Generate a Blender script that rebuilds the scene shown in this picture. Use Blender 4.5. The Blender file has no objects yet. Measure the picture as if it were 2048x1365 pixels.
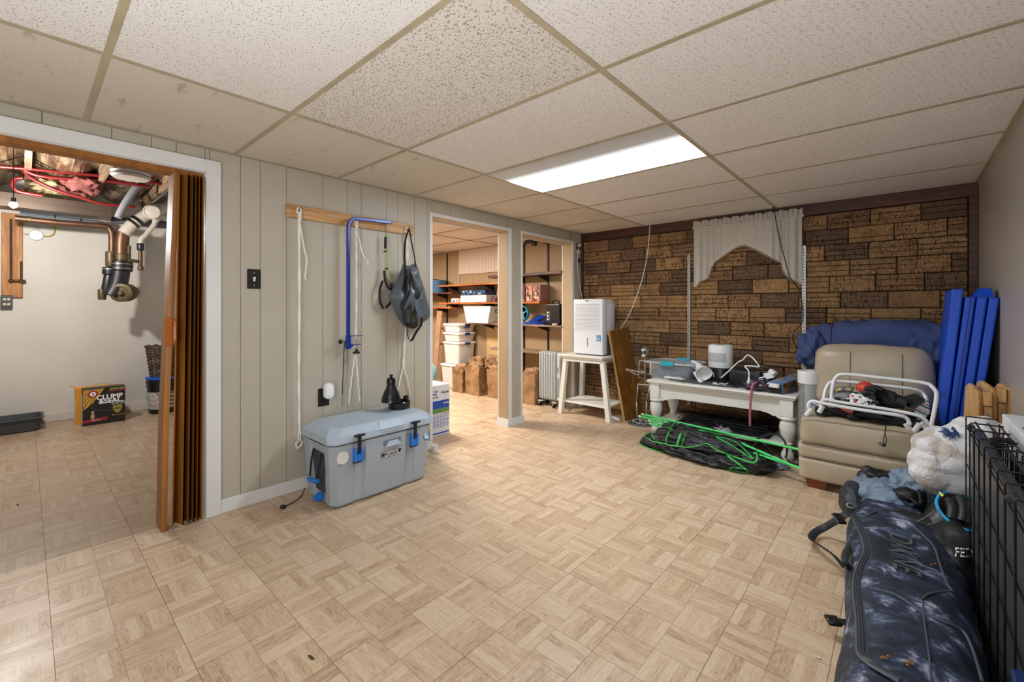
import bpy, bmesh, math, random
from mathutils import Vector, Matrix, noise, Euler
R_=random.Random(7)
SC=bpy.context.scene; COL=SC.collection
PI=math.pi
# ------------------------------------------------------------------ camera
F_,CX,CY,YAW,EYE=872.115,1024.0,615.56,math.radians(41.805),1.152
cam=bpy.data.cameras.new('camera'); cam.sensor_width=36; cam.lens=F_/2048*36
cam.shift_y=-(682.5-CY)/2048; cam.clip_start=.02
co=bpy.data.objects.new('camera',cam); COL.objects.link(co)
co.location=(0,0,EYE); co.rotation_euler=(PI/2,0,YAW); SC.camera=co
# ------------------------------------------------------------------ world, lights, exposure
w=bpy.data.worlds.new('world'); SC.world=w; w.use_nodes=True
w.node_tree.nodes['Background'].inputs[0].default_value=(.8,.85,1,1); w.node_tree.nodes['Background'].inputs[1].default_value=.3
SC.view_settings.view_transform='Standard'; SC.view_settings.look='None'; SC.view_settings.gamma=1
SC.view_settings.use_curve_mapping=False; SC.view_settings.exposure=1.0
def lamp(name,kind,loc,power,color,size=.5,sy=None,rot=(0,0,0)):
    l=bpy.data.lights.new(name,kind); l.energy=power; l.color=color
    if kind=='AREA':
        l.size=size
        if sy: l.shape='RECTANGLE'; l.size_y=sy
    else: l.shadow_soft_size=size
    o=bpy.data.objects.new(name,l); COL.objects.link(o); o.location=loc; o.rotation_euler=rot; return o
TROFFER=16.0       # strength of the lit lens in the ceiling
lamp('fill_behind_viewer','AREA',(-.3,-1.3,1.98),10,(.86,.93,1),1.1,.5)  # added soft fill, standing where an unseen troffer is assumed
lamp('ceiling_fill','AREA',(-.3,-.6,.75),22,(.88,.94,1),1.2,.9,(PI*.86,0,YAW))  # added fill lamp aimed upward to brighten the ceiling
lamp('camera_fill','POINT',(-.1,-.3,1.2),5,(.88,.94,1),.3)  # added point fill beside the camera, no lamp of the room
lamp('utility_bulb_light','POINT',(-5.02,-.06,1.90),52,(1,.96,.92),.035)
lamp('store_room_light','AREA',(-4.2,2.75,1.99),46,(1,.90,.80),.8,.4)
lamp('store_room_far_light','AREA',(-5.6,3.2,1.99),16,(1,.90,.80),.5,.4)

# ------------------------------------------------------------------ frame helpers
XL,YB,XR,HC=-2.843,4.438,.397,2.024
_f=Vector((-math.sin(YAW),math.cos(YAW),0)); _r=Vector((math.cos(YAW),math.sin(YAW),0))
def P(px,py,x=None,y=None,z=None):      # a point of a known plane of the room, read off the survey
    v=_f+_r*((px-CX)/F_)-Vector((0,0,1))*((py-CY)/F_)
    t=x/v.x if x is not None else y/v.y if y is not None else (z-EYE)/v.z
    return Vector((0,0,EYE))+v*t
def lin(h):
    h=h.lstrip('#'); r=[int(h[i:i+2],16)/255 for i in (0,2,4)]
    return tuple([(c/12.92 if c<=.04045 else ((c+.055)/1.055)**2.4) for c in r])+(1,)
class NT:
    def __init__(s,name):
        s.m=bpy.data.materials.new(name); s.m.use_nodes=True; s.t=s.m.node_tree; s.n=s.t.nodes; s.b=s.n['Principled BSDF']
    def add(s,t,**k):
        o=s.n.new(t)
        for a,v in k.items(): setattr(o,a,v)
        return o
    def link(s,a,b): s.t.links.new(a,b)
    def put(s,sock,v):
        if isinstance(v,bpy.types.NodeSocket): s.link(v,sock)
        else: sock.default_value=v
    def math(s,op,a,b=None,c=None):
        o=s.add('ShaderNodeMath',operation=op); s.put(o.inputs[0],a)
        if b is not None: s.put(o.inputs[1],b)
        if c is not None: s.put(o.inputs[2],c)
        return o.outputs[0]
    def mix(s,f,a,b,mode='MIX'):
        o=s.add('ShaderNodeMix',data_type='RGBA',blend_type=mode); s.put(o.inputs[0],f); s.put(o.inputs[6],a); s.put(o.inputs[7],b); return o.outputs[2]
    def ramp(s,f,stops,interp='LINEAR'):
        o=s.add('ShaderNodeValToRGB'); s.put(o.inputs[0],f); e=o.color_ramp.elements; o.color_ramp.interpolation=interp
        while len(e)>len(stops): e.remove(e[0])
        while len(e)<len(stops): e.new(.5)
        for i,(p,c) in enumerate(stops): e[i].position=p; e[i].color=c if len(c)==4 else tuple(c)+(1,)
        return o.outputs[0]
    def noise(s,vec,scale,detail=3,rough=.5,dist=0):
        o=s.add('ShaderNodeTexNoise'); s.put(o.inputs['Vector'],vec) if vec is not None else 0
        o.inputs['Scale'].default_value=scale; o.inputs['Detail'].default_value=detail; o.inputs['Roughness'].default_value=rough; o.inputs['Distortion'].default_value=dist
        return o.outputs[0]
    def map(s,vec,scale=(1,1,1),rot=(0,0,0),loc=(0,0,0)):
        o=s.add('ShaderNodeMapping'); s.put(o.inputs[0],vec); o.inputs['Scale'].default_value=scale; o.inputs['Rotation'].default_value=rot; o.inputs['Location'].default_value=loc; return o.outputs[0]
    def pos(s): return s.add('ShaderNodeNewGeometry').outputs['Position']
    def ob(s): return s.add('ShaderNodeTexCoord').outputs['Object']
    def rnd(s): return s.add('ShaderNodeObjectInfo').outputs['Random']
    def bump(s,h,strength=.3,dist=.01):
        o=s.add('ShaderNodeBump'); s.put(o.inputs['Height'],h); o.inputs['Strength'].default_value=strength; o.inputs['Distance'].default_value=dist; s.link(o.outputs[0],s.b.inputs['Normal'])
    def set(s,**k):
        for a,v in k.items(): s.put(s.b.inputs[a.replace('_',' ')],v)
        return s.m
M={}
def mat(name,hexc,rough=.5,metal=0,bump=0,bs=60,var=0,vs=8,**k):
    if name in M: return M[name]
    t=NT(name); c=lin(hexc)
    if var:
        n=t.noise(t.pos(),vs,3)
        d=tuple(max(0,x*(1-var)) for x in c[:3])+(1,); l=tuple(min(1,x*(1+var)) for x in c[:3])+(1,)
        t.set(Base_Color=t.ramp(n,[(.3,d),(.7,l)]))
    else: t.set(Base_Color=c)
    t.set(Roughness=rough,Metallic=metal)
    if bump: t.bump(t.noise(t.pos(),bs,4,.6),bump,.005)
    for a,v in k.items(): t.set(**{a:v})
    M[name]=t.m; return t.m
# ------------------------------------------------------------------ mesh helpers
class MB:
    def __init__(s): s.v=[];s.f=[];s.mi=[];s.cur=0
    def m(s,i): s.cur=i; return s
    def add(s,vs,fs):
        o=len(s.v); s.v+=[Vector(v) for v in vs]; s.f+=[tuple(i+o for i in f) for f in fs]; s.mi+=[s.cur]*len(fs); return s
    def box(s,x0,y0,z0,x1,y1,z1,M4=None):
        vs=[Vector((x,y,z)) for x in (x0,x1) for y in (y0,y1) for z in (z0,z1)]
        if M4 is not None: vs=[M4@v for v in vs]
        fs=[(0,1,3,2),(4,6,7,5),(0,4,5,1),(2,3,7,6),(0,2,6,4),(1,5,7,3)]
        return s.add(vs,fs)
    def cbox(s,x0,y0,z0,x1,y1,z1,c,M4=None):   # chamfered box: 12 chamfers
        bm=bmesh.new(); bmesh.ops.create_cube(bm,size=1)
        for v in bm.verts: v.co=Vector(((x0+x1)/2+v.co.x*(x1-x0),(y0+y1)/2+v.co.y*(y1-y0),(z0+z1)/2+v.co.z*(z1-z0)))
        bmesh.ops.bevel(bm,geom=list(bm.edges),offset=c,segments=1 if c<.006 else 3,affect='EDGES',profile=.5)
        return s.bm(bm,M4)
    def bm(s,bm,M4=None):
        bm.verts.index_update(); vs=[(M4@v.co if M4 is not None else v.co.copy()) for v in bm.verts]
        s.add(vs,[tuple(v.index for v in f.verts) for f in bm.faces]); bm.free(); return s
    def quadslab(s,pts,n):      # four points and a thickness vector
        p=[Vector(q) for q in pts]; n=Vector(n); k=len(p)
        vs=p+[q+n for q in p]; fs=[tuple(range(k)),tuple(range(2*k-1,k-1,-1))]+[(i,(i+1)%k,k+(i+1)%k,k+i) for i in range(k)]
        return s.add(vs,fs)
    prism=quadslab
    def tube(s,pts,r,seg=8,closed=False,flat=None):
        p=[Vector(q) for q in pts]; n=len(p); rs=r if isinstance(r,(list,tuple)) else [r]*n
        vs=[];fs=[]; up=Vector((0,0,1)); last=None
        for i,q in enumerate(p):
            a=p[(i-1)%n] if (closed or i>0) else q; b=p[(i+1)%n] if (closed or i<n-1) else q
            d=(b-a).normalized() if (b-a).length>1e-9 else Vector((0,0,1))
            if last is None:
                u=d.cross(up)
                if u.length<.1: u=d.cross(Vector((1,0,0)))
            else: u=last-d*last.dot(d)
            u.normalize(); last=u; v=d.cross(u)
            for k in range(seg):
                t=2*PI*k/seg; cu,cv=math.cos(t),math.sin(t)
                if flat: cv*=flat
                vs.append(q+(u*cu+v*cv)*rs[i])
        for i in range(n if closed else n-1):
            j=(i+1)%n
            for k in range(seg): fs.append((i*seg+k,i*seg+(k+1)%seg,j*seg+(k+1)%seg,j*seg+k))
        if not closed: fs+= [tuple(range(seg-1,-1,-1)),tuple((n-1)*seg+k for k in range(seg))]
        return s.add(vs,fs)
    def cyl(s,a,b,r,seg=16): return s.tube([a,b],r,seg)
    def lathe(s,prof,c=(0,0,0),seg=24,M4=None,a0=0,a1=None):   # profile of (radius, z)
        c=Vector(c); vs=[];fs=[];n=len(prof); full=a1 is None; tot=2*PI if full else a1-a0; k2=seg if full else seg+1
        for r,z in prof:
            for k in range(k2):
                t=a0+tot*k/seg; v=Vector((r*math.cos(t),r*math.sin(t),z)); v=(M4@v) if M4 is not None else v+c; vs.append(v)
        for i in range(n-1):
            for k in range(seg):
                k1=(k+1)%k2; fs.append((i*k2+k,i*k2+k1,(i+1)*k2+k1,(i+1)*k2+k))
        if full:
            if prof[0][0]>1e-5: fs.append(tuple(range(k2-1,-1,-1)))
            if prof[-1][0]>1e-5: fs.append(tuple((n-1)*k2+k for k in range(k2)))
        return s.add(vs,fs)
    def ball(s,c,r,sub=2,sc=(1,1,1)):
        bm=bmesh.new(); bmesh.ops.create_icosphere(bm,subdivisions=sub,radius=1); rr=r if isinstance(r,(tuple,list)) else (r,r,r)
        for v in bm.verts: v.co=Vector((v.co.x*rr[0],v.co.y*rr[1],v.co.z*rr[2]))+Vector(c)
        return s.bm(bm)
    def loft(s,rings,cap=True):
        k=len(rings[0]); vs=[q for r in rings for q in r]; fs=[]
        for i in range(len(rings)-1):
            for j in range(k): fs.append((i*k+j,i*k+(j+1)%k,(i+1)*k+(j+1)%k,(i+1)*k+j))
        if cap: fs+=[tuple(range(k-1,-1,-1)),tuple((len(rings)-1)*k+j for j in range(k))]
        return s.add(vs,fs)
    def grid(s,fn,nu,nv):
        vs=[fn(i/nu,j/nv) for i in range(nu+1) for j in range(nv+1)]
        fs=[(i*(nv+1)+j,(i+1)*(nv+1)+j,(i+1)*(nv+1)+j+1,i*(nv+1)+j+1) for i in range(nu) for j in range(nv)]
        return s.add(vs,fs)
    def blob(s,c,r,seed=0,amp=.08,fq=3.0,sub=4,e=1.0,zmin=None,ridge=0,st=(1,1,1),M4=None):
        bm=bmesh.new(); bmesh.ops.create_icosphere(bm,subdivisions=sub,radius=1); c=Vector(c)
        off=Vector((seed*3.1,seed*1.7,seed*.9))
        for v in bm.verts:
            d=v.co.normalized(); q=Vector([math.copysign(abs(t)**e,t) for t in d])
            p=Vector((q.x*r[0],q.y*r[1],q.z*r[2]))
            sp=Vector((p.x*st[0],p.y*st[1],p.z*st[2]))*fq/max(r)+off
            h=noise.fractal(sp,1.0,2.0,3)*amp
            if ridge: wq=sp+Vector((noise.noise(sp*.8),noise.noise(sp*.8+Vector((9,0,0))),0))*.5; h+=(min(.45,abs(noise.noise(wq*1.1+Vector((5,5,5)))))**.8-.22)*ridge+(min(.4,abs(noise.noise(wq*2.3)))-.15)*ridge*.18
            p+=d*h*max(r)
            v.co=p
            if M4 is not None: v.co=M4@v.co
            v.co+=c
            if zmin is not None and v.co.z<zmin: v.co.z=zmin+ .0005*abs(d.x)
        return s.bm(bm)
def tri(mb): return mb
W={}
from mathutils.bvhtree import BVHTree
def hit(o,px,py,lift=.002):      # first point of an object's surface on the line of sight
    mw=W[o][0]; bv=BVHTree.FromPolygons([mw@v.co for v in o.data.vertices],[tuple(p.vertices) for p in o.data.polygons])
    d=(P(px,py,y=3.0)-Vector((0,0,EYE))).normalized(); h=bv.ray_cast(Vector((0,0,EYE)),d); return None if h[0] is None else h[0]-d*lift
def obj(name,mb,m,parent=None,smooth=False,bevel=0,label=None,loc=None,world=None,kind=None,auto=None):
    me=bpy.data.meshes.new(name)
    vs=mb.v
    if loc is not None: L=Vector(loc)
    elif parent is None and mb.v:
        xs=[v.x for v in vs]; ys=[v.y for v in vs]; L=Vector(((min(xs)+max(xs))/2,(min(ys)+max(ys))/2,min(v.z for v in vs)))
    else: L=Vector((0,0,0))
    if parent is not None:
        wp,isl=W[parent]
        if not isl:
            inv=wp.inverted(); vs=[inv@v for v in vs]
        mw=wp
    else:
        vs=[v-L for v in vs]; mw=Matrix.Translation(L); isl=False
    me.from_pydata([tuple(v) for v in vs],[],mb.f)
    ms=m if isinstance(m,(list,tuple)) else [m]
    for q in ms: me.materials.append(q)
    if any(mb.mi): me.polygons.foreach_set('material_index',mb.mi)
    o=bpy.data.objects.new(name,me); COL.objects.link(o)
    if parent is not None: o.parent=parent
    else: o.location=L
    W[o]=(mw,isl)
    bm=bmesh.new(); bm.from_mesh(me); bmesh.ops.recalc_face_normals(bm,faces=bm.faces); bm.to_mesh(me); bm.free()
    if smooth: 
        me.polygons.foreach_set('use_smooth',[True]*len(me.polygons))
        if smooth!='all': me.set_sharp_from_angle(angle=math.radians(40 if smooth is True else smooth))
    if bevel:
        b=o.modifiers.new('bevel','BEVEL'); b.width=bevel; b.segments=2; b.limit_method='ANGLE'; b.angle_limit=math.radians(40)
    if label: o['label']=label
    if kind: o['kind']=kind
    me.update(); return o
def thing(name,label,cat,loc=(0,0,0),rz=0,group=None,local=False):
    o=bpy.data.objects.new(name,None); COL.objects.link(o); o.empty_display_size=.1
    o.location=loc; o.rotation_euler=(0,0,rz); o['label']=label; o['category']=cat
    if group: o['group']=group
    W[o]=(Matrix.Translation(Vector(loc))@Matrix.Rotation(rz,4,'Z'),local); return o
def tag(o,label,cat,group=None,kind=None):
    o['label']=label; o['category']=cat
    if group: o['group']=group
    if kind: o['kind']=kind
    return o
def struct(name,mb,m,**k):
    o=obj(name,mb,m,None,loc=(0,0,0),**k); o['kind']='structure'; return o
def dup(root,loc,rz=0,label=None,group=None):
    r=root.copy(); COL.objects.link(r); r.location=loc; r.rotation_euler=(0,0,rz)
    if label: r['label']=label
    if group: r['group']=group
    for ch in list(root.children):
        c=ch.copy(); COL.objects.link(c); c.parent=r
        for g in list(ch.children):
            d=g.copy(); COL.objects.link(d); d.parent=c
    return r
def piece(name,me,parent,loc,rz=0,scale=None):
    o=bpy.data.objects.new(name,me); COL.objects.link(o); o.parent=parent; o.location=loc; o.rotation_euler=(0,0,rz)
    if scale: o.scale=scale
    return o
def mesh_of(name,mb,m):
    me=bpy.data.meshes.new(name); me.from_pydata([tuple(v) for v in mb.v],[],mb.f)
    for q in (m if isinstance(m,(list,tuple)) else [m]): me.materials.append(q)
    if any(mb.mi): me.polygons.foreach_set('material_index',mb.mi)
    bm=bmesh.new(); bm.from_mesh(me); bmesh.ops.recalc_face_normals(bm,faces=bm.faces); bm.to_mesh(me); bm.free(); return me
def text(name,s,size,o,right,up,m,parent,depth=.0006,align='CENTER',sx=1.0,shear=0,bold=0):
    cu=bpy.data.curves.new('t','FONT'); cu.body=s; cu.size=size; cu.extrude=depth; cu.align_x=align; cu.align_y='CENTER'; cu.resolution_u=3; cu.shear=shear; cu.offset=bold
    t=bpy.data.objects.new('t',cu); COL.objects.link(t)
    dg=bpy.context.evaluated_depsgraph_get(); me=bpy.data.meshes.new_from_object(t.evaluated_get(dg))
    mb=MB(); r=Vector(right).normalized(); u=Vector(up).normalized(); n=r.cross(u); o=Vector(o)
    mb.add([o+r*v.co.x*sx+u*v.co.y+n*v.co.z for v in me.vertices],[tuple(p.vertices) for p in me.polygons])
    bpy.data.objects.remove(t); bpy.data.meshes.remove(me)
    return obj(name,mb,m,parent)
def arc(c,r,a0,a1,n,ax='xz'):
    c=Vector(c); out=[]
    for i in range(n+1):
        t=a0+(a1-a0)*i/n; a,b=r*math.cos(t),r*math.sin(t)
        out.append(c+{'xz':Vector((a,0,b)),'yz':Vector((0,a,b)),'xy':Vector((a,b,0))}[ax])
    return out
def smoothpath(pts,n=6):
    p=[Vector(q) for q in pts]; out=[]
    for i in range(len(p)-1):
        a=p[max(i-1,0)];b=p[i];c=p[i+1];d=p[min(i+2,len(p)-1)]
        for k in range(n):
            t=k/n; out.append(.5*((2*b)+(c-a)*t+(2*a-5*b+4*c-d)*t*t+(3*b-a-3*c+d)*t**3))
    out.append(p[-1]); return out
def roundrect(w,h,r,n=4):
    out=[]
    for cx,cy,a in ((w/2-r,h/2-r,0),(-w/2+r,h/2-r,PI/2),(-w/2+r,-h/2+r,PI),(w/2-r,-h/2+r,1.5*PI)):
        for k in range(n+1): t=a+PI/2*k/n; out.append((cx+r*math.cos(t),cy+r*math.sin(t)))
    return out
# ------------------------------------------------------------------ shared materials
def mat_floor():
    t=NT('parquet vinyl'); p=t.pos(); s=t.add('ShaderNodeSeparateXYZ'); t.link(p,s.inputs[0])
    B=.1505
    X=t.math('DIVIDE',t.math('ADD',s.outputs[0],.473+.301*40),B); Y=t.math('DIVIDE',t.math('SUBTRACT',s.outputs[1],.065-.301*40),B)
    bx=t.math('FLOOR',X); by=t.math('FLOOR',Y); fx=t.math('FRACT',X); fy=t.math('FRACT',Y)
    par=t.math('MODULO',t.math('ADD',bx,by),2.0); par=t.math('GREATER_THAN',par,.5)
    across=t.math('ADD',t.math('MULTIPLY',fx,par),t.math('MULTIPLY',fy,t.math('SUBTRACT',1.0,par)))
    along=t.math('ADD',t.math('MULTIPLY',fy,par),t.math('MULTIPLY',fx,t.math('SUBTRACT',1.0,par)))
    sl=t.math('MULTIPLY',across,5.0); si=t.math('FLOOR',sl); sf=t.math('FRACT',sl)
    cv=t.add('ShaderNodeCombineXYZ'); t.link(t.math('ADD',bx,t.math('MULTIPLY',si,17.3)),cv.inputs[0]); t.link(by,cv.inputs[1])
    wn=t.add('ShaderNodeTexWhiteNoise'); t.link(cv.outputs[0],wn.inputs[0])
    g=t.add('ShaderNodeCombineXYZ'); t.link(t.math('MULTIPLY',along,1.6),g.inputs[0]); t.link(t.math('MULTIPLY',across,9.0),g.inputs[1]); t.link(t.math('ADD',t.math('MULTIPLY',wn.outputs[0],40.0),t.math('MULTIPLY',bx,3.1)),g.inputs[2])
    gr=t.noise(g.outputs[0],1.5,4,.55,1.5)
    g2=t.add('ShaderNodeCombineXYZ'); t.link(t.math('MULTIPLY',along,3.0),g2.inputs[0]); t.link(t.math('MULTIPLY',across,50.0),g2.inputs[1]); t.link(t.math('MULTIPLY',wn.outputs[0],30.0),g2.inputs[2])
    fine=t.noise(g2.outputs[0],2,2,.5)
    v=t.math('ADD',t.math('MULTIPLY',gr,.95),t.math('MULTIPLY',wn.outputs[0],.32)); v=t.math('ADD',v,t.math('MULTIPLY',fine,.22))
    col=t.ramp(v,[(.44,lin('#a08569')),(.62,lin('#bba083')),(.78,lin('#c8af92')),(1.0,lin('#d2bfa5'))])
    j=t.math('MINIMUM',sf,t.math('SUBTRACT',1.0,sf)); j=t.math('LESS_THAN',j,.028)
    e=t.math('MINIMUM',t.math('MINIMUM',fx,t.math('SUBTRACT',1.0,fx)),t.math('MINIMUM',fy,t.math('SUBTRACT',1.0,fy))); e=t.math('LESS_THAN',e,.009)
    col=t.mix(t.math('MULTIPLY',j,.22),col,lin('#6d543c')); col=t.mix(t.math('MULTIPLY',e,.4),col,lin('#6d543c'))
    d=t.noise(p,1.3,4,.6); col=t.mix(t.ramp(d,[(.55,(0,0,0)),(.75,(.16,.16,.16))]),col,lin('#8b7763'))
    # floor inside the utility room is mixed towards a darker brown
    util_zone=t.math('MULTIPLY',t.math('LESS_THAN',s.outputs[0],-2.9),t.math('LESS_THAN',s.outputs[1],1.6))
    col=t.mix(t.math('MULTIPLY',util_zone,.5),col,lin('#6f5b47'))
    sp=t.noise(p,45,2,.5); col=t.mix(t.ramp(sp,[(.735,(0,0,0)),(.76,(.5,.5,.5))]),col,lin('#4d3b2a'))
    t.set(Base_Color=col,Roughness=t.ramp(t.noise(p,4,3),[(.3,(.28,.28,.28)),(.7,(.45,.45,.45))]),Specular_IOR_Level=.45)
    t.bump(t.math('ADD',t.math('MULTIPLY',fine,.4),t.math('MULTIPLY',t.noise(p,9,2),1.2)),.12,.002)
    return t.m
def mat_ceil(name,base,amount,scale=1.0,yel='#b9a98c'):
    t=NT(name); p=t.pos(); base=lin(base)
    big=t.noise(p,1.1,3); col=t.mix(t.ramp(big,[(.45,(0,0,0)),(.8,(.4,.4,.4))]),base,lin(yel))
    rn=t.rnd(); ang=t.noise(p,3.0,1)
    h=None
    if amount>0:
        def marks(rot,sc,thr,seed):
            q=t.map(p,rot=(0,0,rot),loc=(seed,seed*.3,0)); m=t.map(q,scale=(sc*.42,sc*1.35,1))
            m2=t.add('ShaderNodeVectorMath',operation='MULTIPLY'); t.link(m,m2.inputs[0]); m2.inputs[1].default_value=(1,1,0)
            vo=t.add('ShaderNodeTexVoronoi',voronoi_dimensions='2D'); t.link(m2.outputs[0],vo.inputs['Vector']); vo.inputs['Scale'].default_value=1
            r=t.add('ShaderNodeSeparateColor'); t.link(vo.outputs['Color'],r.inputs[0])
            th=t.math('MULTIPLY',t.math('POWER',r.outputs[0],1.5),thr)
            return t.math('LESS_THAN',vo.outputs['Distance'],th)
        a=marks(.25,120*scale,.25*amount,0); b=marks(.95,160*scale,.22*amount,7.7)
        a=t.math('MAXIMUM',a,b); col=t.mix(t.math('MULTIPLY',a,.62),col,lin('#6b5b49')); h=a
    st=t.ramp(t.noise(t.map(p,scale=(1,3,1)),5,4,.7),[(.60,(0,0,0)),(.70,(.5,.5,.5))])
    col=t.mix(st,col,lin('#8a7d6a')) if 'old' in name else col
    t.set(Base_Color=col,Roughness=.95,Specular_IOR_Level=.1); 
    t.bump(t.noise(p,180,2),.12,.002); return t.m
def mat_wood(name,c0,c1,c2,sc=(1,12,1),s=3,rough=.5,knots=False,dist=1.0):
    t=NT(name); p=t.map(t.ob(),scale=sc); n=t.noise(p,s,4,.55,dist); col=t.ramp(n,[(.3,lin(c0)),(.52,lin(c1)),(.7,lin(c2))])
    if knots:
        vo=t.add('ShaderNodeTexVoronoi'); t.link(t.map(t.ob(),scale=(1,4.2,9)),vo.inputs[0]); vo.inputs['Scale'].default_value=1
        col=t.mix(t.ramp(vo.outputs['Distance'],[(.08,(.9,.9,.9)),(.16,(0,0,0))]),col,lin('#6b4424'))
    t.set(Base_Color=col,Roughness=rough); t.bump(n,.08,.002); return t.m
def mat_brick():
    t=NT('chiselled brick'); p=t.pos(); r=t.rnd()
    o=t.add('ShaderNodeVectorMath',operation='ADD'); t.link(p,o.inputs[0]); cv=t.add('ShaderNodeCombineXYZ'); t.link(t.math('MULTIPLY',r,9.0),cv.inputs[0]); t.link(cv.outputs[0],o.inputs[1]); q=o.outputs[0]
    base=t.ramp(r,[(0,lin('#5c4939')),(.12,lin('#7e6246')),(.30,lin('#665140')),(.40,lin('#866a4a')),(.58,lin('#8a6e4e')),(.74,lin('#735a43')),(.86,lin('#8e714e')),(.96,lin('#574638'))],'CONSTANT')
    n=t.noise(q,11,5,.66); col=t.mix(t.ramp(n,[(.33,(.45,.45,.45)),(.52,(0,0,0))]),base,lin('#3f2c1c'))
    # short vertical tool cuts, on most bricks
    cut=t.noise(t.map(q,scale=(120,1,30)),1,1,.5,.3); cm=t.ramp(cut,[(.59,(0,0,0)),(.65,(1,1,1))])
    on=t.math('GREATER_THAN',t.math('FRACT',t.math('MULTIPLY',r,7.31)),.3)
    cm=t.math('MULTIPLY',cm,on); col=t.mix(t.math('MULTIPLY',cm,.75),col,lin('#2a1c12'))
    hi=t.noise(q,60,3,.7); col=t.mix(t.ramp(hi,[(.45,(0,0,0)),(.62,(.8,.8,.8))]),col,t.mix(1.0,col,(1.75,1.6,1.4,1),'MULTIPLY'))
    # split lines along the brick
    sep=t.add('ShaderNodeSeparateXYZ'); t.link(q,sep.inputs[0]); z=t.math('ADD',t.math('MULTIPLY',sep.outputs[2],1/.0335),t.math('MULTIPLY',t.noise(t.map(q,scale=(6,1,2)),1,3,.6),1.1))
    z=t.math('ADD',z,t.math('MULTIPLY',r,5.0)); ff=t.math('FRACT',z); li=t.math('LESS_THAN',ff,.07); seg=t.math('GREATER_THAN',t.noise(t.map(q,scale=(5,1,14),loc=(3,0,1)),1,1),.40)
    li=t.math('MULTIPLY',t.math('MULTIPLY',li,seg),on); col=t.mix(t.math('MULTIPLY',li,.9),col,lin('#1a110b'))
    t.set(Base_Color=col,Roughness=.85,Specular_IOR_Level=.25)
    h=t.math('SUBTRACT',t.math('MULTIPLY',n,1.0),t.math('ADD',t.math('MULTIPLY',li,1.2),t.math('MULTIPLY',cm,.6))); t.bump(t.math('ADD',h,t.math('MULTIPLY',hi,.3)),.6,.006)
    return t.m
FLOOR=mat_floor()
TILE_A=mat_ceil('fissured ceiling tile','#e3ddd7',1.0,1,'#dcd4ca'); TILE_B=mat_ceil('plain old ceiling tile','#cfc5b5',.35,1.8,'#bdae94'); TILE_C=mat_ceil('dense fissured ceiling tile','#dcd4ca',1.5,.9,'#d0c5b4')
GRIDM=mat('ceiling grid bar','#ada083',.5,0,.05,200,.12,9)
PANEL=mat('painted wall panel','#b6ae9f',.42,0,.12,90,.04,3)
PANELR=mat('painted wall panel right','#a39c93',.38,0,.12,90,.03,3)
WHITE=mat('white trim paint','#dcdcda',.4,0,.05,40,.03,5)
WHITEW=mat('white painted furniture','#e3e3dc',.4,0,.05,40,.03,5)
UWALL=mat('utility wall paint','#c9c4bb',.6,0,.15,12,.05,2.5)
BRICK=mat_brick(); MORTAR=mat('brick joint','#20160f',.95,0,.3,60)
DARKWOOD=mat_wood('dark brown trim','#2f1c10','#4a2b19','#5d3822',(1,1,14),3,.5)
PINE=mat_wood('knotty pine','#a87745','#c49560','#d3aa77',(1,1.5,16),2.5,.5,True)
DOORWOOD=mat_wood('honey vinyl wood','#7e4c16','#945c1d','#a56c28',(10,10,.6),1.5,.5)
SHELFW=mat_wood('orange shelf wood','#8a4a20','#b4642c','#c87a3c',(1.5,14,1),2,.45)
SHELFD=mat_wood('dark shelf wood','#3a2018','#54302a','#6b443a',(1.5,14,1),2,.45)
SHELFG=mat_wood('pale shelf wood','#6f5444','#8f7460','#a68c76',(1.5,14,1),2,.45)
OAKB=mat_wood('oak veneer','#5c3a17','#7d5323','#94682f',(9,9,1),2.2,.35)
MAPLE=mat_wood('maple wood','#a97c48','#c49a62','#d8b27b',(8,8,1),2.2,.35)
BLACKP=mat('black plastic','#141517',.35); BLACKM=mat('matte black','#101113',.7); BROWNP=mat('brown outlet plastic','#1c1411',.4)
STEEL=mat('bare steel','#a9abad',.3,.9); DSTEEL=mat('dull zinc','#8f9397',.45,.8); CHROME=mat('chrome','#cfd2d4',.15,1)
WPLAST=mat('white plastic','#e6e8ea',.3); ROPE=mat('cotton rope','#f4f1ea',.85,0,.5,400)
BLUEMET=mat('blue enamel','#0b318f',.25,.1)
def glass_like(name,hexc,alpha,rough=.15):
    if name in M: return M[name]
    t=NT(name); t.set(Base_Color=lin(hexc),Roughness=rough,Alpha=alpha); M[name]=t.m; return t.m
# ================================================================== SETTING
# floor ---------------------------------------------------------------
FX0,FX1,FY0,FY1=-6.4,XR,-2.2,YB
b=MB().box(FX0-.1,FY0-.1,-.12,FX1+.1,FY1+.1,-.0035); floor=struct('floor',b,mat('floor adhesive','#4a3a2a',.9))
tw=.301; cells=[]
i0=math.floor((FX0+.473)/tw); i1=math.ceil((FX1+.473)/tw); j0=math.floor((FY0-.065)/tw); j1=math.ceil((FY1-.065)/tw)
for i in range(i0,i1):
    for j in range(j0,j1):
        x0=-.473+i*tw; y0=.065+j*tw; x1=min(x0+tw,FX1); y1=min(y0+tw,FY1); x0=max(x0,FX0); y0=max(y0,FY0)
        if x1-x0<.01 or y1-y0<.01: continue
        cx,cy=(x0+x1)/2,(y0+y1)/2; z=cx*_f.x+cy*_f.y
        vis=False
        if z>.9:
            u=CX+F_*(cx*_r.x+cy*_r.y)/z; v=CY+F_*EYE/z
            if -80<u<2130 and v<1440:
                s=cx/XL; hidden=False
                if cx<XL:
                    yw=cy/s; hidden=not(( -.6<yw<.66) or (2.2<yw<3.13) or (3.33<yw<4.22))
                vis=not hidden
        cells.append((0 if vis else 1,z,x0,y0,x1,y1))
cells.sort(); g=.00045
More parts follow.
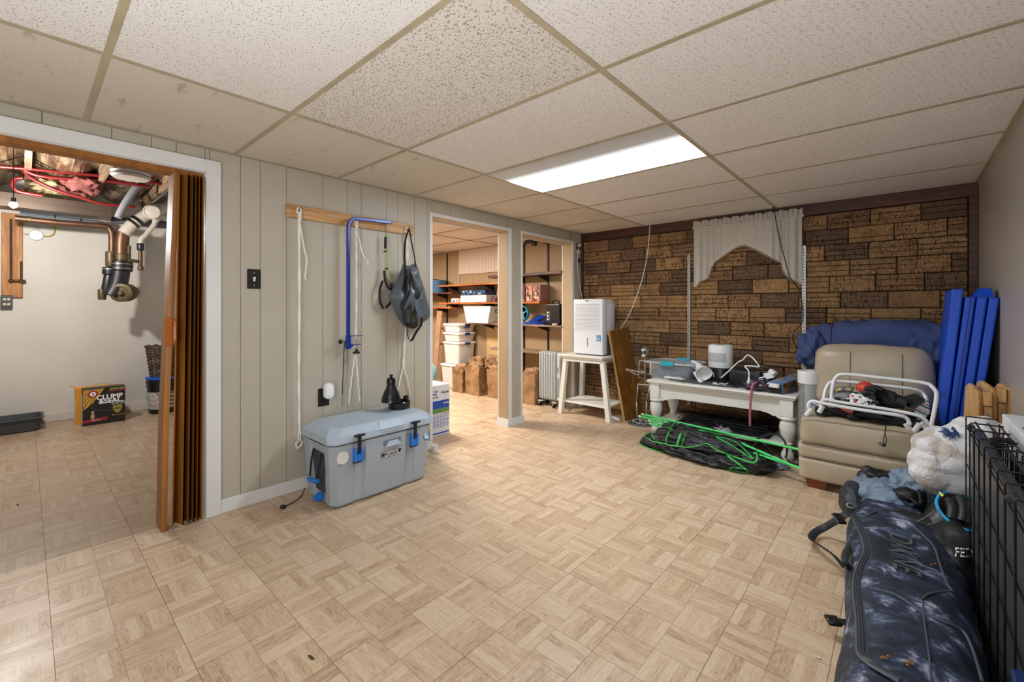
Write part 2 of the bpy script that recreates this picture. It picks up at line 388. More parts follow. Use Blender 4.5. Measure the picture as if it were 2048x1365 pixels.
one=MB().box(-tw/2+g,-tw/2+g,-.003,tw/2-g,tw/2-g,0); tile_me=mesh_of('tile',one,FLOOR); rest=MB()
for k,(h,z,x0,y0,x1,y1) in enumerate(cells):
    if k<300 and not h:
        full=x1-x0>tw-.001 and y1-y0>tw-.001
        me=tile_me if full else mesh_of('tile',MB().box(-(x1-x0)/2+g,-(y1-y0)/2+g,-.003,(x1-x0)/2-g,(y1-y0)/2-g,0),FLOOR)
        lift=-.00025*R_.random()
        piece('tile',me,floor,((x0+x1)/2,(y0+y1)/2,lift))
    else: rest.box(x0+g,y0+g,-.003,x1-g,y1-g,0)
o=obj('tiles_far',rest,FLOOR,floor); o['kind']='stuff'
# ceiling -------------------------------------------------------------
b=MB().box(XL-.0,FY0,HC+.10,XR+.1,YB,HC+.16); ceiling=struct('ceiling',b,mat('dark void','#15110d',.95))
xs=[XL+.002,-2.043,-.823,XR-.002]; S=.61
ys=[.19+S*k for k in range(-4,7)]+[YB-.002]; LIGHT=(1,7)
def tilemesh(w,d,m): return mesh_of('ceiling_tile',MB().cbox(-w/2,-d/2,0,w/2,d/2,.014,.0015),m)
cache={}
for i in range(3):
    for j in range(len(ys)-1):
        if i==1 and abs(ys[j]-(.19+3*S))<.01: continue
        if i==1 and ys[j]<-1.0 and ys[j]>-1.2: pass
        w_,d_=xs[i+1]-xs[i]-.004,ys[j+1]-ys[j]-.004
        m=TILE_B if i==0 else (TILE_C if (i==1 and j==5) else TILE_A)
        key=(round(w_,3),round(d_,3),m.name)
        if key not in cache: cache[key]=tilemesh(w_,d_,m)
        o=piece('ceiling_tile',cache[key],ceiling,((xs[i]+xs[i+1])/2,(ys[j]+ys[j+1])/2,HC+.0015+.001*R_.random()))
        o.rotation_euler=(R_.uniform(-.002,.002),R_.uniform(-.0015,.0015),0)
# tees: main bars along y, cross bars between them
for x in xs[1:3]:
    obj('grid_bar',MB().box(x-.012,ys[0],HC-.001,x+.012,YB,HC+.001).box(x-.001,ys[0],HC,x+.001,YB,HC+.03),GRIDM,ceiling)
for i in range(3):
    for y in ys[1:-1]: obj('grid_bar',MB().box(xs[i]+.012,y-.011,HC-.0005,xs[i+1]-.012,y+.011,HC+.001),GRIDM,ceiling)
obj('edge_angle',MB().box(XL,FY0,HC-.002,XL+.02,YB,HC).box(XL,FY0,HC-.002,XL+.0015,YB,HC+.02),GRIDM,ceiling)
obj('edge_angle',MB().box(XR-.018,FY0,HC-.002,XR,YB,HC).box(XR-.003,FY0,HC-.016,XR,YB,HC+.02),GRIDM,ceiling)
# light fixture ---------------------------------------------------------
t=NT('ribbed lit lens'); q=t.pos(); s=t.add('ShaderNodeSeparateXYZ'); t.link(q,s.inputs[0])
yy=t.math('DIVIDE',t.math('SUBTRACT',s.outputs[1],2.02),.61)
e=t.ramp(yy,[(0,(.001,.001,.001)),(.27,(.004,.004,.004)),(.36,(.03,.03,.03)),(.46,(1,1,1)),(.78,(1,1,1)),(.88,(.10,.10,.10)),(1,(.03,.03,.03))])
rib=t.math('SINE',t.math('MULTIPLY',s.outputs[1],2*PI/.0085)); rb=t.math('ADD',t.math('MULTIPLY',rib,.5),.5)
ribx=t.math('SINE',t.math('MULTIPLY',s.outputs[0],2*PI/.0085)); rb2=t.math('ADD',t.math('MULTIPLY',ribx,.5),.5)
st=t.math('MULTIPLY',e,t.math('ADD',.75,t.math('MULTIPLY',rb,.5)))
t.set(Base_Color=t.mix(t.math('MULTIPLY',rb,t.math('ADD',.6,t.math('MULTIPLY',rb2,.4))),lin('#a59d90'),lin('#d8d2c8')),Roughness=.25,Emission_Color=(.86,.94,1,1),Emission_Strength=t.math('MULTIPLY',st,TROFFER))
t.bump(t.math('MULTIPLY',rib,1.0),.3,.002); LENS=t.m
lf=thing('ceiling_light','recessed fluorescent ceiling light behind a ribbed lens, lit','light',(-1.433,2.325,HC))
obj('frame',MB().box(-2.041,2.022,HC,-2.03,2.628,HC+.06).box(-.836,2.022,HC,-.825,2.628,HC+.06).box(-2.03,2.022,HC,-.836,2.032,HC+.06).box(-2.03,2.618,HC,-.836,2.628,HC+.06).box(-2.041,2.022,HC+.06,-.825,2.628,HC+.065),mat('fixture white','#cfcac0',.5),lf)
obj('lens',MB().box(-2.03,2.032,HC+.001,-.836,2.618,HC+.004),LENS,lf)
# left wall --------------------------------------------------------------
T=.12; HEAD=1.893
ops=[(-.62,.659),(2.205,3.121),(3.33,4.209)]
segs=[(FY0,-.62),(.659,2.205),(3.121,3.33),(4.209,YB)]
b=MB()
for a,c in segs: b.box(XL-T+.006,a,0,XL-.006,c,HC+.1)
for a,c in ops: b.box(XL-T+.006,a,HEAD,XL-.006,c,HC+.1)
wall_left=struct('wall_left',b,mat('wall core','#7c705f',.9))
gro=[-.9,-.5,-.35,-.18,.052,.281,.431,.532,.68,.831,.934,1.083,1.31,1.482,1.584,1.786,1.883,2.033,2.155,2.40,2.55,2.75,2.95,3.22,3.45,3.62,3.83,4.02,4.19,4.33]
gro=[FY0]+[-1.9,-1.6,-1.3]+gro+[YB]
def plank(parent,y0,y1,z0,z1,x,th,m): obj('plank',MB().box(x-th if th>0 else x,y0+.0015,z0,x if th>0 else x-th,y1-.0015,z1),m,parent)
for a,c in zip(gro,gro[1:]):
    for oa,oc in [(-9,-.62)]+ops+[(9,9)]: pass
    cuts=[(a,c)]; out=[]
    for oa,oc in ops:
        nc=[]
        for p,q in cuts:
            if q<=oa or p>=oc: nc.append((p,q))
            else:
                if p<oa: nc.append((p,oa))
                if q>oc: nc.append((oc,q))
                out.append((max(p,oa),min(q,oc)))
        cuts=nc
    for p,q in cuts: 
        if q-p>.02: plank(wall_left,p,q,.0,HC-.002,XL,.007,PANEL)
    for p,q in out:
        if q-p>.02: plank(wall_left,p,q,HEAD,HC-.002,XL,.007,PANEL)
# back side of that wall, as seen from the store room: jamb boards
JAMB=mat('jamb paint','#b39c7c',.5,0,.08,50,.05,4)
for (a,c) in ops[1:]:
    obj('jamb_board',MB().box(XL-T,a-.001,0,XL,a+.004,HEAD),JAMB,wall_left)
    obj('jamb_board',MB().box(XL-T,c-.004,0,XL,c+.001,HEAD),JAMB,wall_left)
    obj('jamb_board',MB().box(XL-T,a+.004,HEAD-.004,XL,c-.004,HEAD+.001),JAMB,wall_left)
# casings
def casing(name,a,c,wd,th,head=HEAD,wl=None,wr=None,x=XL,far=False):
    wl=wl or wd; wr=wr or wd; b=MB(); 
    b.cbox(x,a-wl,0,x+th,a,head+wd,.003); b.cbox(x,c,0,x+th,c+wr,head+wd,.003); b.cbox(x,a,head,x+th,c,head+wd,.003)
    return struct(name,b,WHITE)
casing('trim_1',-.62,.659,.072,.02,HEAD-.003)
casing('trim_2',2.205,3.121,.030,.012,wl=.030,wr=.046); casing('trim_3',3.33,4.209,.030,.012,wl=.022,wr=.048)
b=MB()
for (a,c) in ops[1:]:
    x=XL-T-.012; b.box(x,c-.004,0,x+.012,c+.05,HEAD+.03); b.box(x,a-.05,0,x+.012,a+.004,HEAD+.03); b.box(x,a,HEAD-.012,x+.012,c,HEAD+.03)
struct('trim_4',b,WHITE)
b=MB().box(XL-T,-.62,0,XL+.004,-.617,HEAD).box(XL-T,.656,0,XL+.004,.66,HEAD).box(XL-T,-.62,HEAD-.006,XL+.004,.659,HEAD+.001); struct('trim_5',b,WHITE)
# baseboards
bb=MB().cbox(XL,.731,0,XL+.012,2.175,.075,.002); struct('baseboard_left',bb,WHITE)
b=MB(); h=.07
b.add([(XL+.0,3.121-.004,0),(XL+.022,3.118,0),(XL+.022,3.352,0),(XL,3.348,0),(XL+.0,3.126,h),(XL+.014,3.126,h),(XL+.014,3.344,h),(XL,3.344,h)],[(0,1,2,3),(4,5,6,7),(0,1,5,4),(1,2,6,5),(2,3,7,6),(3,0,4,7)])
b.add([(XL-T-.02,3.098,0),(XL+.022,3.098,0),(XL+.022,3.125,0),(XL-T-.02,3.125,0),(XL-T-.016,3.108,h),(XL+.014,3.108,h),(XL+.014,3.125,h),(XL-T-.016,3.125,h)],[(0,1,2,3),(4,5,6,7),(0,1,5,4),(1,2,6,5),(2,3,7,6),(3,0,4,7)])
b.box(XL,4.25,0,XL+.012,YB-.03,.07); struct('trim_6',b,WHITE)
# back wall of chiselled bricks ------------------------------------------
wall_back=struct('wall_back',MB().box(XL-T,YB-.002,0,XR+.1,YB+.12,HC+.1),MORTAR)
RH=.1295; top=1.926
offs=[.11,.25,.09,.262,.13,.21,.11,.235,.13,.21,.10,.24,.12,.20,.09]
def brickmesh(L,seed):
    r=random.Random(seed); H=RH-.006; l=L-.006; b=MB(); d0=.022
    k=r.choice([1,2,3,3,3]); cuts=sorted([0]+[r.uniform(.22,.42)*H if q==0 and k==2 else H*(q+1)/k+r.uniform(-.007,.007) for q in range(k-1)]+[H])
    for a,c in zip(cuts,cuts[1:]):
        d=d0+r.uniform(-.006,.008); ch=.005; t1,t2=r.uniform(-.002,.002),r.uniform(-.002,.002); e=.0013
        za,zc=a+(e if a>0 else 0),c-(e if c<H else 0)
        vs=[(-l/2,0,za),(l/2,0,za),(l/2,0,zc),(-l/2,0,zc),
            (-l/2,-d+ch,za),(l/2,-d+ch,za),(l/2,-d+ch,zc),(-l/2,-d+ch,zc),
            (-l/2+ch,-d+t1,za+min(ch,(c-a)/3)),(l/2-ch,-d+t2,za+min(ch,(c-a)/3)),(l/2-ch,-d-t1,zc-min(ch,(c-a)/3)),(-l/2+ch,-d-t2,zc-min(ch,(c-a)/3))]
        fs=[(0,1,5,4),(1,2,6,5),(2,3,7,6),(3,0,4,7),(4,5,9,8),(5,6,10,9),(6,7,11,10),(7,4,8,11),(8,9,10,11)]
        b.add(vs,fs)
    return mesh_of('brick',b,BRICK)
n=0
for row in range(15):
    z1=top-row*RH; z0=z1-RH; 
    if z0<0: z0=0
    x=offs[row]+.287*2; edges=[XR-.05]
    while x>XL: 
        jx=x+R_.uniform(-.008,.008)
        if XL+.05<jx<XR-.10: edges.append(jx)
        x-=.287
    edges.append(XL+.032); edges.sort()
    for a,c in zip(edges,edges[1:]):
        if c-a<.02: continue
        me=brickmesh(c-a,n); sc=None if z1-z0>RH-.001 else (1,1,(z1-z0)/RH)
        piece('brick',me,wall_back,((a+c)/2,YB-.002,z0+.003),0,sc); n+=1
b=MB().cbox(XL,YB-.03,1.93,XR,YB-.002,HC+.0,.003).cbox(XR-.048,YB-.035,0,XR,YB-.002,1.93,.003).cbox(XL,YB-.03,0,XL+.03,YB-.002,1.93,.003); struct('trim_7',b,DARKWOOD)
# right wall ---------------------------------------------------------------
wall_right=struct('wall_right',MB().box(XR+.006,FY0,0,XR+.12,YB+.1,HC+.1),mat('wall core','#7c705f',.9))
gy=[FY0,-1.6,-1.2,-.8,-.4,0,.4,.81,1.22,1.62,2.03,2.44,2.84,3.25,3.66,4.06,YB]
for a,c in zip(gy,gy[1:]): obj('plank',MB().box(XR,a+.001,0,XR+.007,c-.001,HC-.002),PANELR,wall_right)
# wall behind the viewer
wf=struct('wall_front',MB().box(FX0-.1,FY0-.1,0,XR+.1,FY0,HC+.5),PANEL)
# utility room ---------------------------------------------------------------
XU=-6.4
struct('wall_utility_far',MB().box(XU-.1,FY0,0,XU,1.55,2.55),UWALL)
struct('wall_utility_side',MB().box(XU,1.45,0,XL-T,1.55,2.55),UWALL)
struct('baseboard_utility',MB().cbox(XU,FY0,0,XU+.012,1.45,.09,.003),mat('worn trim','#c6c1b6',.5,0,.1,30,.08,6))
struct('ceiling_utility',MB().box(XU-.1,FY0,2.5,XL-.01,1.55,2.56),mat('subfloor','#4b3727',.9,0,.2,20))
# store room -----------------------------------------------------------------
TAN=mat('store room tan paint','#a58c6a',.6,0,.06,40,.04,3)
XS=-7.4
wsb=struct('wall_store_back',MB().box(XS,YB+.004,0,XL-T,YB+.1,HC+.1),mat('wall core','#7c705f',.9))
px_=[XS]+[-6.5,-6.05,-5.62]+[P(895,500,y=YB).x,P(918,500,y=YB).x,-4.75,-4.4,P(1049,500,y=YB).x-.01,P(1097,500,y=YB).x,-2.963]
px_.sort()
for a,c in zip(px_,px_[1:]): obj('plank',MB().box(a+.0015,YB-.002,0,c-.0015,YB+.005,HC),TAN,wsb)
struct('wall_store_far',MB().box(XS-.1,1.55,0,XS,YB+.1,HC+.1),TAN)
struct('wall_store_side',MB().box(XS,1.55,0,XL-T,1.6,HC+.1),TAN)
cs=struct('ceiling_store',MB().box(XS,1.55,HC+.04,XL-.01,YB,HC+.1),mat('dark void','#15110d',.95))
TILE_D=mat_ceil('store ceiling tile','#dccbbd',.3,2.0)
cx=[-7.39,-6.62,-5.40,-4.18,-2.97]; cy=[1.61,2.02,2.63,3.24,3.85,YB-.004]
for i in range(4):
    for j in range(5): piece('ceiling_tile',tilemesh(cx[i+1]-cx[i]-.006,cy[j+1]-cy[j]-.006,TILE_D),cs,((cx[i]+cx[i+1])/2,(cy[j]+cy[j+1])/2,HC+.002))
for x in cx[1:-1]: obj('grid_bar',MB().box(x-.012,1.61,HC-.001,x+.012,YB,HC+.001),mat('rusty bar','#8a5f45',.6),cs)
for y in cy[1:-1]: obj('grid_bar',MB().box(cx[0],y-.011,HC-.0005,cx[-1],y+.011,HC+.001),mat('rusty bar','#8a5f45',.6),cs)
# ================================================================== THINGS ON THE LEFT WALL
WX=XL+.002
# folding door -------------------------------------------------------------
d=thing('accordion_door','honey wood accordion door folded against the right jamb of the utility doorway','door',(XL-.06,.57,0))
obj('track',MB().cbox(XL-.075,-.62,1.855,XL-.02,.655,1.888,.003).box(XL-.02,-.62,1.86,XL-.012,.655,1.888),DOORWOOD,d)
ys_=[(.535,.505),(.575,.552),(.598,.578),(.614,.598),(.629,.617),(.643,.634)]
rr=random.Random(3)
def pleat(y0t,y0b,y1t,y1b,x0,x1,th=.005):
    return MB().quadslab([(x0,y0b,.012),(x1,y1b,.012),(x1,y1t,1.855),(x0,y0t,1.855)],(0,th,0))
prev=None
for k in range(len(ys_)-1):
    (t0,b0),(t1,b1)=ys_[k],ys_[k+1]; f,bk=XL+.035,XL-.04
    mt,mb_=(t0+t1)/2,(b0+b1)/2
    obj('fold',pleat(t0,b0,mt,mb_,f,bk),DOORWOOD,d); obj('fold',pleat(mt,mb_,t1,b1,bk,f),DOORWOOD,d)
# the leading post: a broad rounded stile
rings=[]
for z,y in ((.012,.468),(.6,.478),(1.2,.50),(1.855,.522)):
    rings.append([Vector((XL-.035+a*1.0,y+c,z)) for a,c in [(.062,-.004),(.066,.008),(.062,.02),(.03,.026),(-.05,.03),(-.075,.026),(-.078,.0),(-.05,-.006)]])
obj('lead_post',MB().loft(rings),DOORWOOD,d,smooth=True)
hb=MB().cbox(XL+.022,.478,.955,XL+.036,.512,1.10,.004); hb.tube(smoothpath([(XL+.03,.512,.965),(XL+.066,.514,.975),(XL+.070,.514,1.025),(XL+.066,.514,1.08),(XL+.03,.512,1.09)],4),.007,8)
obj('handle',hb,mat('amber plastic','#a85a1c',.3),d,smooth=True,label='amber plastic pull handle')
for z in (1.04,): obj('latch_button',MB().cyl((XL+.034,.49,z),(XL+.041,.49,z),.006,10),mat('brass screw','#a08040',.4,.8),d)
# light switch ----------------------------------------------------------------
s=thing('light_switch','dark brown light switch plate with white toggle beside folding door','switch',(XL,.9,1.32))
pt_=obj('plate',MB().cbox(XL,.864,1.262,XL+.006,.937,1.378,.003),BROWNP,s)
obj('toggle',MB().cbox(XL+.006,.894,1.306,XL+.010,.906,1.332,.0015).quadslab([(XL+.008,.896,1.322),(XL+.008,.904,1.322),(XL+.020,.904,1.331),(XL+.020,.896,1.331)],(0,0,-.008)),WPLAST,s,label='white toggle lever')
for z in (1.283,1.357): obj('screw',MB().cyl((XL+.006,.9,z),(XL+.0075,.9,z),.004,10),STEEL,pt_)
# outlet with white plug-in ----------------------------------------------------
s=thing('wall_outlet','dark brown wall outlet above the cooler','outlet',(XL,1.315,.56))
obj('plate',MB().cbox(XL,1.277,.503,XL+.006,1.352,.62,.003),BROWNP,s)
for z in (.535,.588): obj('socket',MB().lathe([(.016,0),(.015,.003)],M4=Matrix.Translation((XL+.005,1.315,z))@Matrix.Rotation(PI/2,4,'Y'),seg=16),BLACKP,s)
s=thing('plug_in_device','rounded white plug-in device in the dark wall outlet','plug',(XL,1.33,.6))
bm_=roundrect(.066,.105,.030,5)
obj('body',MB().loft([[Vector((XL+.012,1.335+a*.8,.603+c*.8)) for a,c in bm_],[Vector((XL+.020,1.335+a,.603+c)) for a,c in bm_],[Vector((XL+.040,1.335+a,.603+c)) for a,c in bm_],[Vector((XL+.047,1.335+a*.86,.603+c*.9)) for a,c in bm_]]),WPLAST,s,smooth=True)
obj('diffuser_panel',MB().loft([[Vector((XL+.0465,1.335+a*.7,.607+c*.75)) for a,c in bm_],[Vector((XL+.050,1.335+a*.62,.607+c*.68)) for a,c in bm_]]),mat('milky plastic','#f2f3f4',.2),s,smooth=True)
# pine board ----------------------------------------------------------------------
tag(obj('wall_board',MB().cbox(XL+.001,1.077,1.712,XL+.020,2.013,1.793,.002),PINE),'long knotty pine board screwed to the wall, holding ropes and bag','board')
BF=XL+.020
hookbm=lambda y,z: MB().cyl((BF,y,z),(BF+.018,y,z),.002,6).tube(arc((BF+.030,y,z),.012,PI,-PI*.75,14),.002,6)
def hook(y,z,lab):
    tag(obj('screw_hook',hookbm(y,z),STEEL,smooth=True),lab,'hook')
hook(1.138,1.765,'left end steel screw hook on the pine board')
hook(1.517,1.765,'second steel screw hook, behind the blue frame'); hook(1.742,1.760,'third steel screw hook, holding the green strap'); hook(1.955,1.762,'right end steel screw hook, holding the grey bag')
def strand(pts,amp,ph,n=90,f=11):
    pts=smoothpath(pts,12); L=len(pts); out=[]
    for i,p in enumerate(pts):
        t=i/(L-1); env=min(1,t*8,(1-t)*8+.3)
        amp_=amp*.55; out.append(p+Vector((math.cos(ph+f*t*2*PI)*amp_*env,math.sin(ph+f*t*2*PI)*amp_*env,0)))
    return out
def rope(name,label,y,zt,zb,split=None,x=BF+.03,loop=None,tail=None,dy=0):
    o=thing(name,label,'rope',(x,y,zb)); yb=y+dy
    if split: e1,e2,zs=split
    b=MB()
    if split:
        b.tube(strand([(x,y,zt),(x,y+.002,(zt+zs)/2),(x-.01,yb,zs),(x-.012,yb-e1*.5,(zs+zb)/2),(x-.015,yb-e1,zb)],.004,0),.0046,6)
        b.tube(strand([(x,y,zt),(x,y+.004,(zt+zs)/2),(x-.01,yb+.006,zs),(x-.012,yb+e2*.5,(zs+zb)/2),(x-.015,yb+e2,zb)],.004,PI),.0046,6)
    else:
        b.tube(strand([(x,y-.003,zt),(x,y-.001,1.2),(x-.012,y+.002,.7),(x-.015,y+.004,.36),(x-.015,y-.012,zb+.03),(x-.015,y+.0,zb)],.004,0),.0048,6)
        b.tube(strand([(x,y+.003,zt),(x,y+.004,1.2),(x-.012,y+.006,.7),(x-.015,y+.012,.36),(x-.015,y+.026,zb+.03),(x-.015,y+.0,zb)],.004,PI),.0048,6)
    obj('strand',b,ROPE,o,smooth=True)
    k=MB(); kz=zt-.03
    k.tube(smoothpath([(x,y-.012,kz+.02),(x,y-.010,kz+.045),(x-.006,y,zt+.03),(x,y+.012,kz+.045),(x,y+.010,kz)],5),.0042,6)
    k.tube(smoothpath([(x+.006,y-.010,kz),(x+.011,y+.004,kz-.004),(x+.004,y+.012,kz-.012),(x-.006,y,kz-.018),(x+.006,y-.010,kz-.024),(x+.010,y+.006,kz-.03)],5),.0045,6)
    k.ball((x+.003,y,kz-.045),(.009,.010,.013),2); obj('knot',k,ROPE,o,smooth=True)
    if tail:
        tp=[(x,y+.005,kz-.04)]+[(x+.004,y+a,c) for a,c in tail]; e=Vector(tp[-1])
        tb=MB().tube(smoothpath(tp,6),.0046,6); obj('tail',tb,ROPE,o,smooth=True)
        fb=MB(); r=random.Random(int(y*100)); fb.ball(e+Vector((0,0,.006)),.007,1)
        for q in range(12): fb.tube([e,e+Vector((r.uniform(-.008,.008),r.uniform(-.011,.011),-r.uniform(.012,.024)))],.0012,4)
        obj('frayed_end',fb,ROPE,o)
    return o
rope('cotton_rope','white cotton rope on the left end hook, hanging nearly to the floor',1.138,1.745,.272,tail=[(.03,1.52),(.045,1.45),(.038,1.38),(.034,1.345)])
rope('cotton_rope','white cotton rope behind the blue frame, ending in two strands behind the cooler',1.517,1.745,.50,split=(.045,.035,.88),tail=[(.028,1.60),(.045,1.53),(.085,1.475)])
rope('cotton_rope','white cotton rope beneath the grey bag, forked near the lamp',1.94,1.735,.47,split=(.06,.065,.75),dy=-.02,x=BF+.012,tail=[(.02,1.62),(.012,1.55),(.022,1.50)])
# blue frame --------------------------------------------------------------------------
f=thing('traction_frame','blue steel hook-shaped frame with table clamp hanging on the pine board','frame',(XL+.06,1.45,.88))
x=XL+.065; BL=MB()
path=[(x,1.452,.875),(x,1.454,1.69)]+[Vector((x,1.454+.06-.06*math.cos(t),1.70+.06*math.sin(t))) for t in [PI/2*i/6 for i in range(7)]]+[(x,1.780,1.772)]
sq=[]
def sqtube(pts,w):
    pts=[Vector(p) for p in pts]; rings=[]
    for i,p in enumerate(pts):
        a=pts[max(i-1,0)]; c=pts[min(i+1,len(pts)-1)]; dd=(c-a).normalized(); n=Vector((1,0,0)); m=dd.cross(n); c_=w*.3
        rings.append([p+n*sx+m*sy for sx,sy in [(w-c_,-w),(w,-w+c_),(w,w-c_),(w-c_,w),(-w+c_,w),(-w,w-c_),(-w,-w+c_),(-w+c_,-w)]])
    return MB().loft(rings)
obj('bent_tube',sqtube(path,.0105),BLUEMET,f)
obj('end_cap',MB().cbox(x-.011,1.779,1.761,x+.011,1.784,1.783,.001),BLACKP,f)
cl=MB().cbox(x-.014,1.438,.872,x+.014,1.466,.965,.002).cbox(x-.013,1.466,.958,x+.012,1.555,.962,.001).cbox(x-.013,1.466,.898,x+.012,1.545,.902,.001)
cl.quadslab([(x-.002,1.466,.902),(x-.002,1.50,.902),(x-.002,1.466,.875)],(.004,0,0)); obj('clamp',cl,BLUEMET,f)
sc=MB().cyl((x,1.512,.925),(x,1.512,.845),.004,8).cyl((x,1.512,.927),(x,1.512,.930),.014,12); obj('clamp_screw',sc,STEEL,f)
obj('knob',MB().cyl((x,1.512,.85),(x,1.512,.868),.010,12).lathe([(.022,.838),(.024,.842),(.024,.848),(.020,.852)],(x,1.512,0),18),BLACKP,f)
obj('side_knob',MB().cyl((x,1.438,.925),(x,1.405,.925),.005,8).lathe([(.012,0),(.016,.006),(.014,.018),(.008,.022)],M4=Matrix.Translation((x,1.408,.925))@Matrix.Rotation(PI/2,4,'X'),seg=8),BLACKP,f)
# black strap with chain
t_=thing('black_strap','thin black strap with a short chain below the blue clamp','strap',(XL+.03,1.435,.49))
obj('webbing',MB().tube(smoothpath([(XL+.05,1.470,.955),(XL+.055,1.44,.93),(XL+.045,1.434,.88),(XL+.035,1.432,.7),(XL+.03,1.428,.565)],6),.0048,8,flat=.35),BLACKM,t_,smooth=True)
cb=MB()
for k in range(5):
    c=Vector((XL+.03,1.428+.002*(-1)**k,.556-.014*k)); cb.tube([c+Vector((0,.005*math.cos(a),.008*math.sin(a))) if k%2 else c+Vector((.005*math.cos(a),0,.008*math.sin(a))) for a in [2*PI*i/10 for i in range(10)]],.0013,5,closed=True)
obj('chain',cb,STEEL,t_)
# exercise strap with handles -------------------------------------------------------
t_=thing('resistance_band','green exercise band with black foam handles hanging from a steel clip','exercise band',(XL+.05,1.745,1.24))
x=XL+.052; GRN=mat('lime cord','#a9c46a',.5)
cb=MB()
for k,(zz,a) in enumerate([(1.744,0),(1.730,1),(1.716,0),(1.70,1)]):
    cb.tube([Vector((x+(0 if a else .006*math.cos(q)),1.745+(.006*math.cos(q) if a else 0),zz+.010*math.sin(q))) for q in [2*PI*i/10 for i in range(10)]],.0018,5,closed=True)
obj('clip',cb,STEEL,t_)
obj('cord',MB().tube(smoothpath([(x,1.745,1.69),(x,1.742,1.6),(x,1.738,1.5),(x,1.742,1.42),(x,1.775,1.36)],6),.003,6).tube(smoothpath([(x,1.747,1.69),(x,1.748,1.58),(x,1.760,1.46),(x,1.768,1.41),(x,1.79,1.345)],6),.003,6).tube(smoothpath([(x,1.744,1.45),(x,1.735,1.38),(x,1.715,1.33)],6),.0025,6),GRN,t_,smooth=True)
obj('sleeve',MB().tube([(x,1.745,1.665),(x,1.743,1.58)],.0085,10).tube([(x,1.741,1.562),(x,1.741,1.555)],.011,10).tube([(x,1.752,1.438),(x,1.752,1.430)],.014,10),BLACKM,t_,smooth=True)
obj('foam_handle',MB().tube(smoothpath([(x,1.735,1.42),(x+.004,1.740,1.35),(x+.008,1.765,1.295),(x+.008,1.80,1.282)],6),.0088,10),BLACKM,t_,smooth=True)
obj('foam_handle',MB().tube(smoothpath([(x,1.722,1.345),(x,1.700,1.28),(x,1.700,1.20),(x,1.725,1.145)],6),.0085,10).tube(smoothpath([(x,1.748,1.15),(x,1.785,1.19),(x,1.80,1.26),(x,1.792,1.33)],6),.0085,10),BLACKM,t_,smooth=True)
obj('strap_loop',MB().tube(smoothpath([(x,1.722,1.15),(x,1.735,1.135),(x,1.75,1.15)],4),.006,6,flat=.4),mat('grey webbing','#7c8084',.8),t_,smooth=True)
# grey tote bag ---------------------------------------------------------------------
GREYF=mat('grey nylon','#525b63',.38,0,.35,30,.12,14); BLKF=mat('black nylon','#121315',.5,0,.3,40)
bg=thing('tote_bag','collapsed grey and black nylon tote bag hanging on the right end hook','bag',(XL+.09,1.93,.90))
# the outline of the hanging bag, lofted in thickness with folds
out=[P(*q,x=XL+.10) for q in [(806,528),(800,545),(787,575),(777,592),(785,612),(793,632),(805,650),(815,655),(829,657),(842,648),(860,632),(853,600),(846,572),(837,546),(831,528),(818,532)]]
def bagsheet(out,thick,seed,m,name,parent,nr=9,off=0):
    n=len(out); cpt=sum(out,Vector())/n; pts=smoothpath(out+[out[0]],4)[:-1]; r_=[]; vs=[];fs=[]
    K=len(pts)
    for side in (1,-1):
        base=len(vs)
        for i in range(nr+1):
            t=i/nr
            for p in pts:
                q=p.lerp(cpt,t); h=thick*math.sqrt(max(0,1-(1-t)**2)) if t<1 else thick
                sp=Vector((q.y*16+seed,q.z*5,seed)); fold=(.5-abs(noise.noise(sp)))*.05*min(1,t*3)+noise.noise(Vector((q.y*9,q.z*14,seed)))*.02*min(1,t*3)
                vs.append(q+Vector((side*(h+(fold if side>0 else 0))+off,0,0)))
        for i in range(nr):
            for k in range(K): fs.append((base+i*K+k,base+i*K+(k+1)%K,base+(i+1)*K+(k+1)%K,base+(i+1)*K+k))
    return obj(name,MB().add(vs,fs),m,parent,smooth='all')
bagsheet(out,.045,3.3,GREYF,'body',bg,nr=14)
def bpt(q,dx=.1): return P(*q,x=XL+dx)
st=lambda qs,w,m,nm,dx=.155,lab=None: obj(nm,MB().tube(smoothpath([bpt(q,dx+.004*math.sin(i)) for i,q in enumerate(qs)],6),w,8,flat=.22),m,bg,smooth=True,label=lab)
out2=[bpt(q,.15) for q in [(816,585),(824,600),(830,618),(834,640),(836,652),(826,658),(815,654),(806,645),(803,628),(806,608)]]
bagsheet(out2,.014,7.7,BLKF,'black_panel',bg,nr=6)
out3=[bpt(q,.15) for q in [(812,538),(821,540),(823,556),(820,580),(814,600),(804,622),(800,612),(806,586)]]
bagsheet(out3,.008,2.2,BLKF,'black_side_panel',bg,nr=5)
out4=[bpt(q,.15) for q in [(822,545),(829,560),(834,580),(840,594),(834,601),(828,594),(824,575)]]
bagsheet(out4,.010,5.2,BLKF,'opening_shadow_lining',bg,nr=5)
for nm,qs in (('strap',[(818,458),(811,480),(809,510),(810,545),(806,580),(802,610)]),('strap',[(819,460),(824,490),(829,515),(832,535)]),('strap',[(812,645),(815,668),(819,681),(824,680),(833,664),(842,650),(844,636)])):
    st(qs,.010,BLKF,nm,.16)
st([(800,559),(811,551),(818,543)],.0025,mat('zipper grey','#7e858b',.4),'zipper',.165); st([(831,553),(838,566),(845,574)],.0025,M['zipper grey'],'zipper',.165)
lg=MB(); r=random.Random(5)
for qs in ([(819,628),(824,625),(828,633)],[(818,636),(823,640),(829,646),(836,648)],[(821,632),(827,637),(833,643)],[(819,640),(824,646),(829,650)]): lg.tube([bpt(q,.172) for q in qs],.0045,5,flat=.3)
obj('gold_emblem',lg,mat('gold print','#b79a2e',.5),bg,label='gold printed emblem')
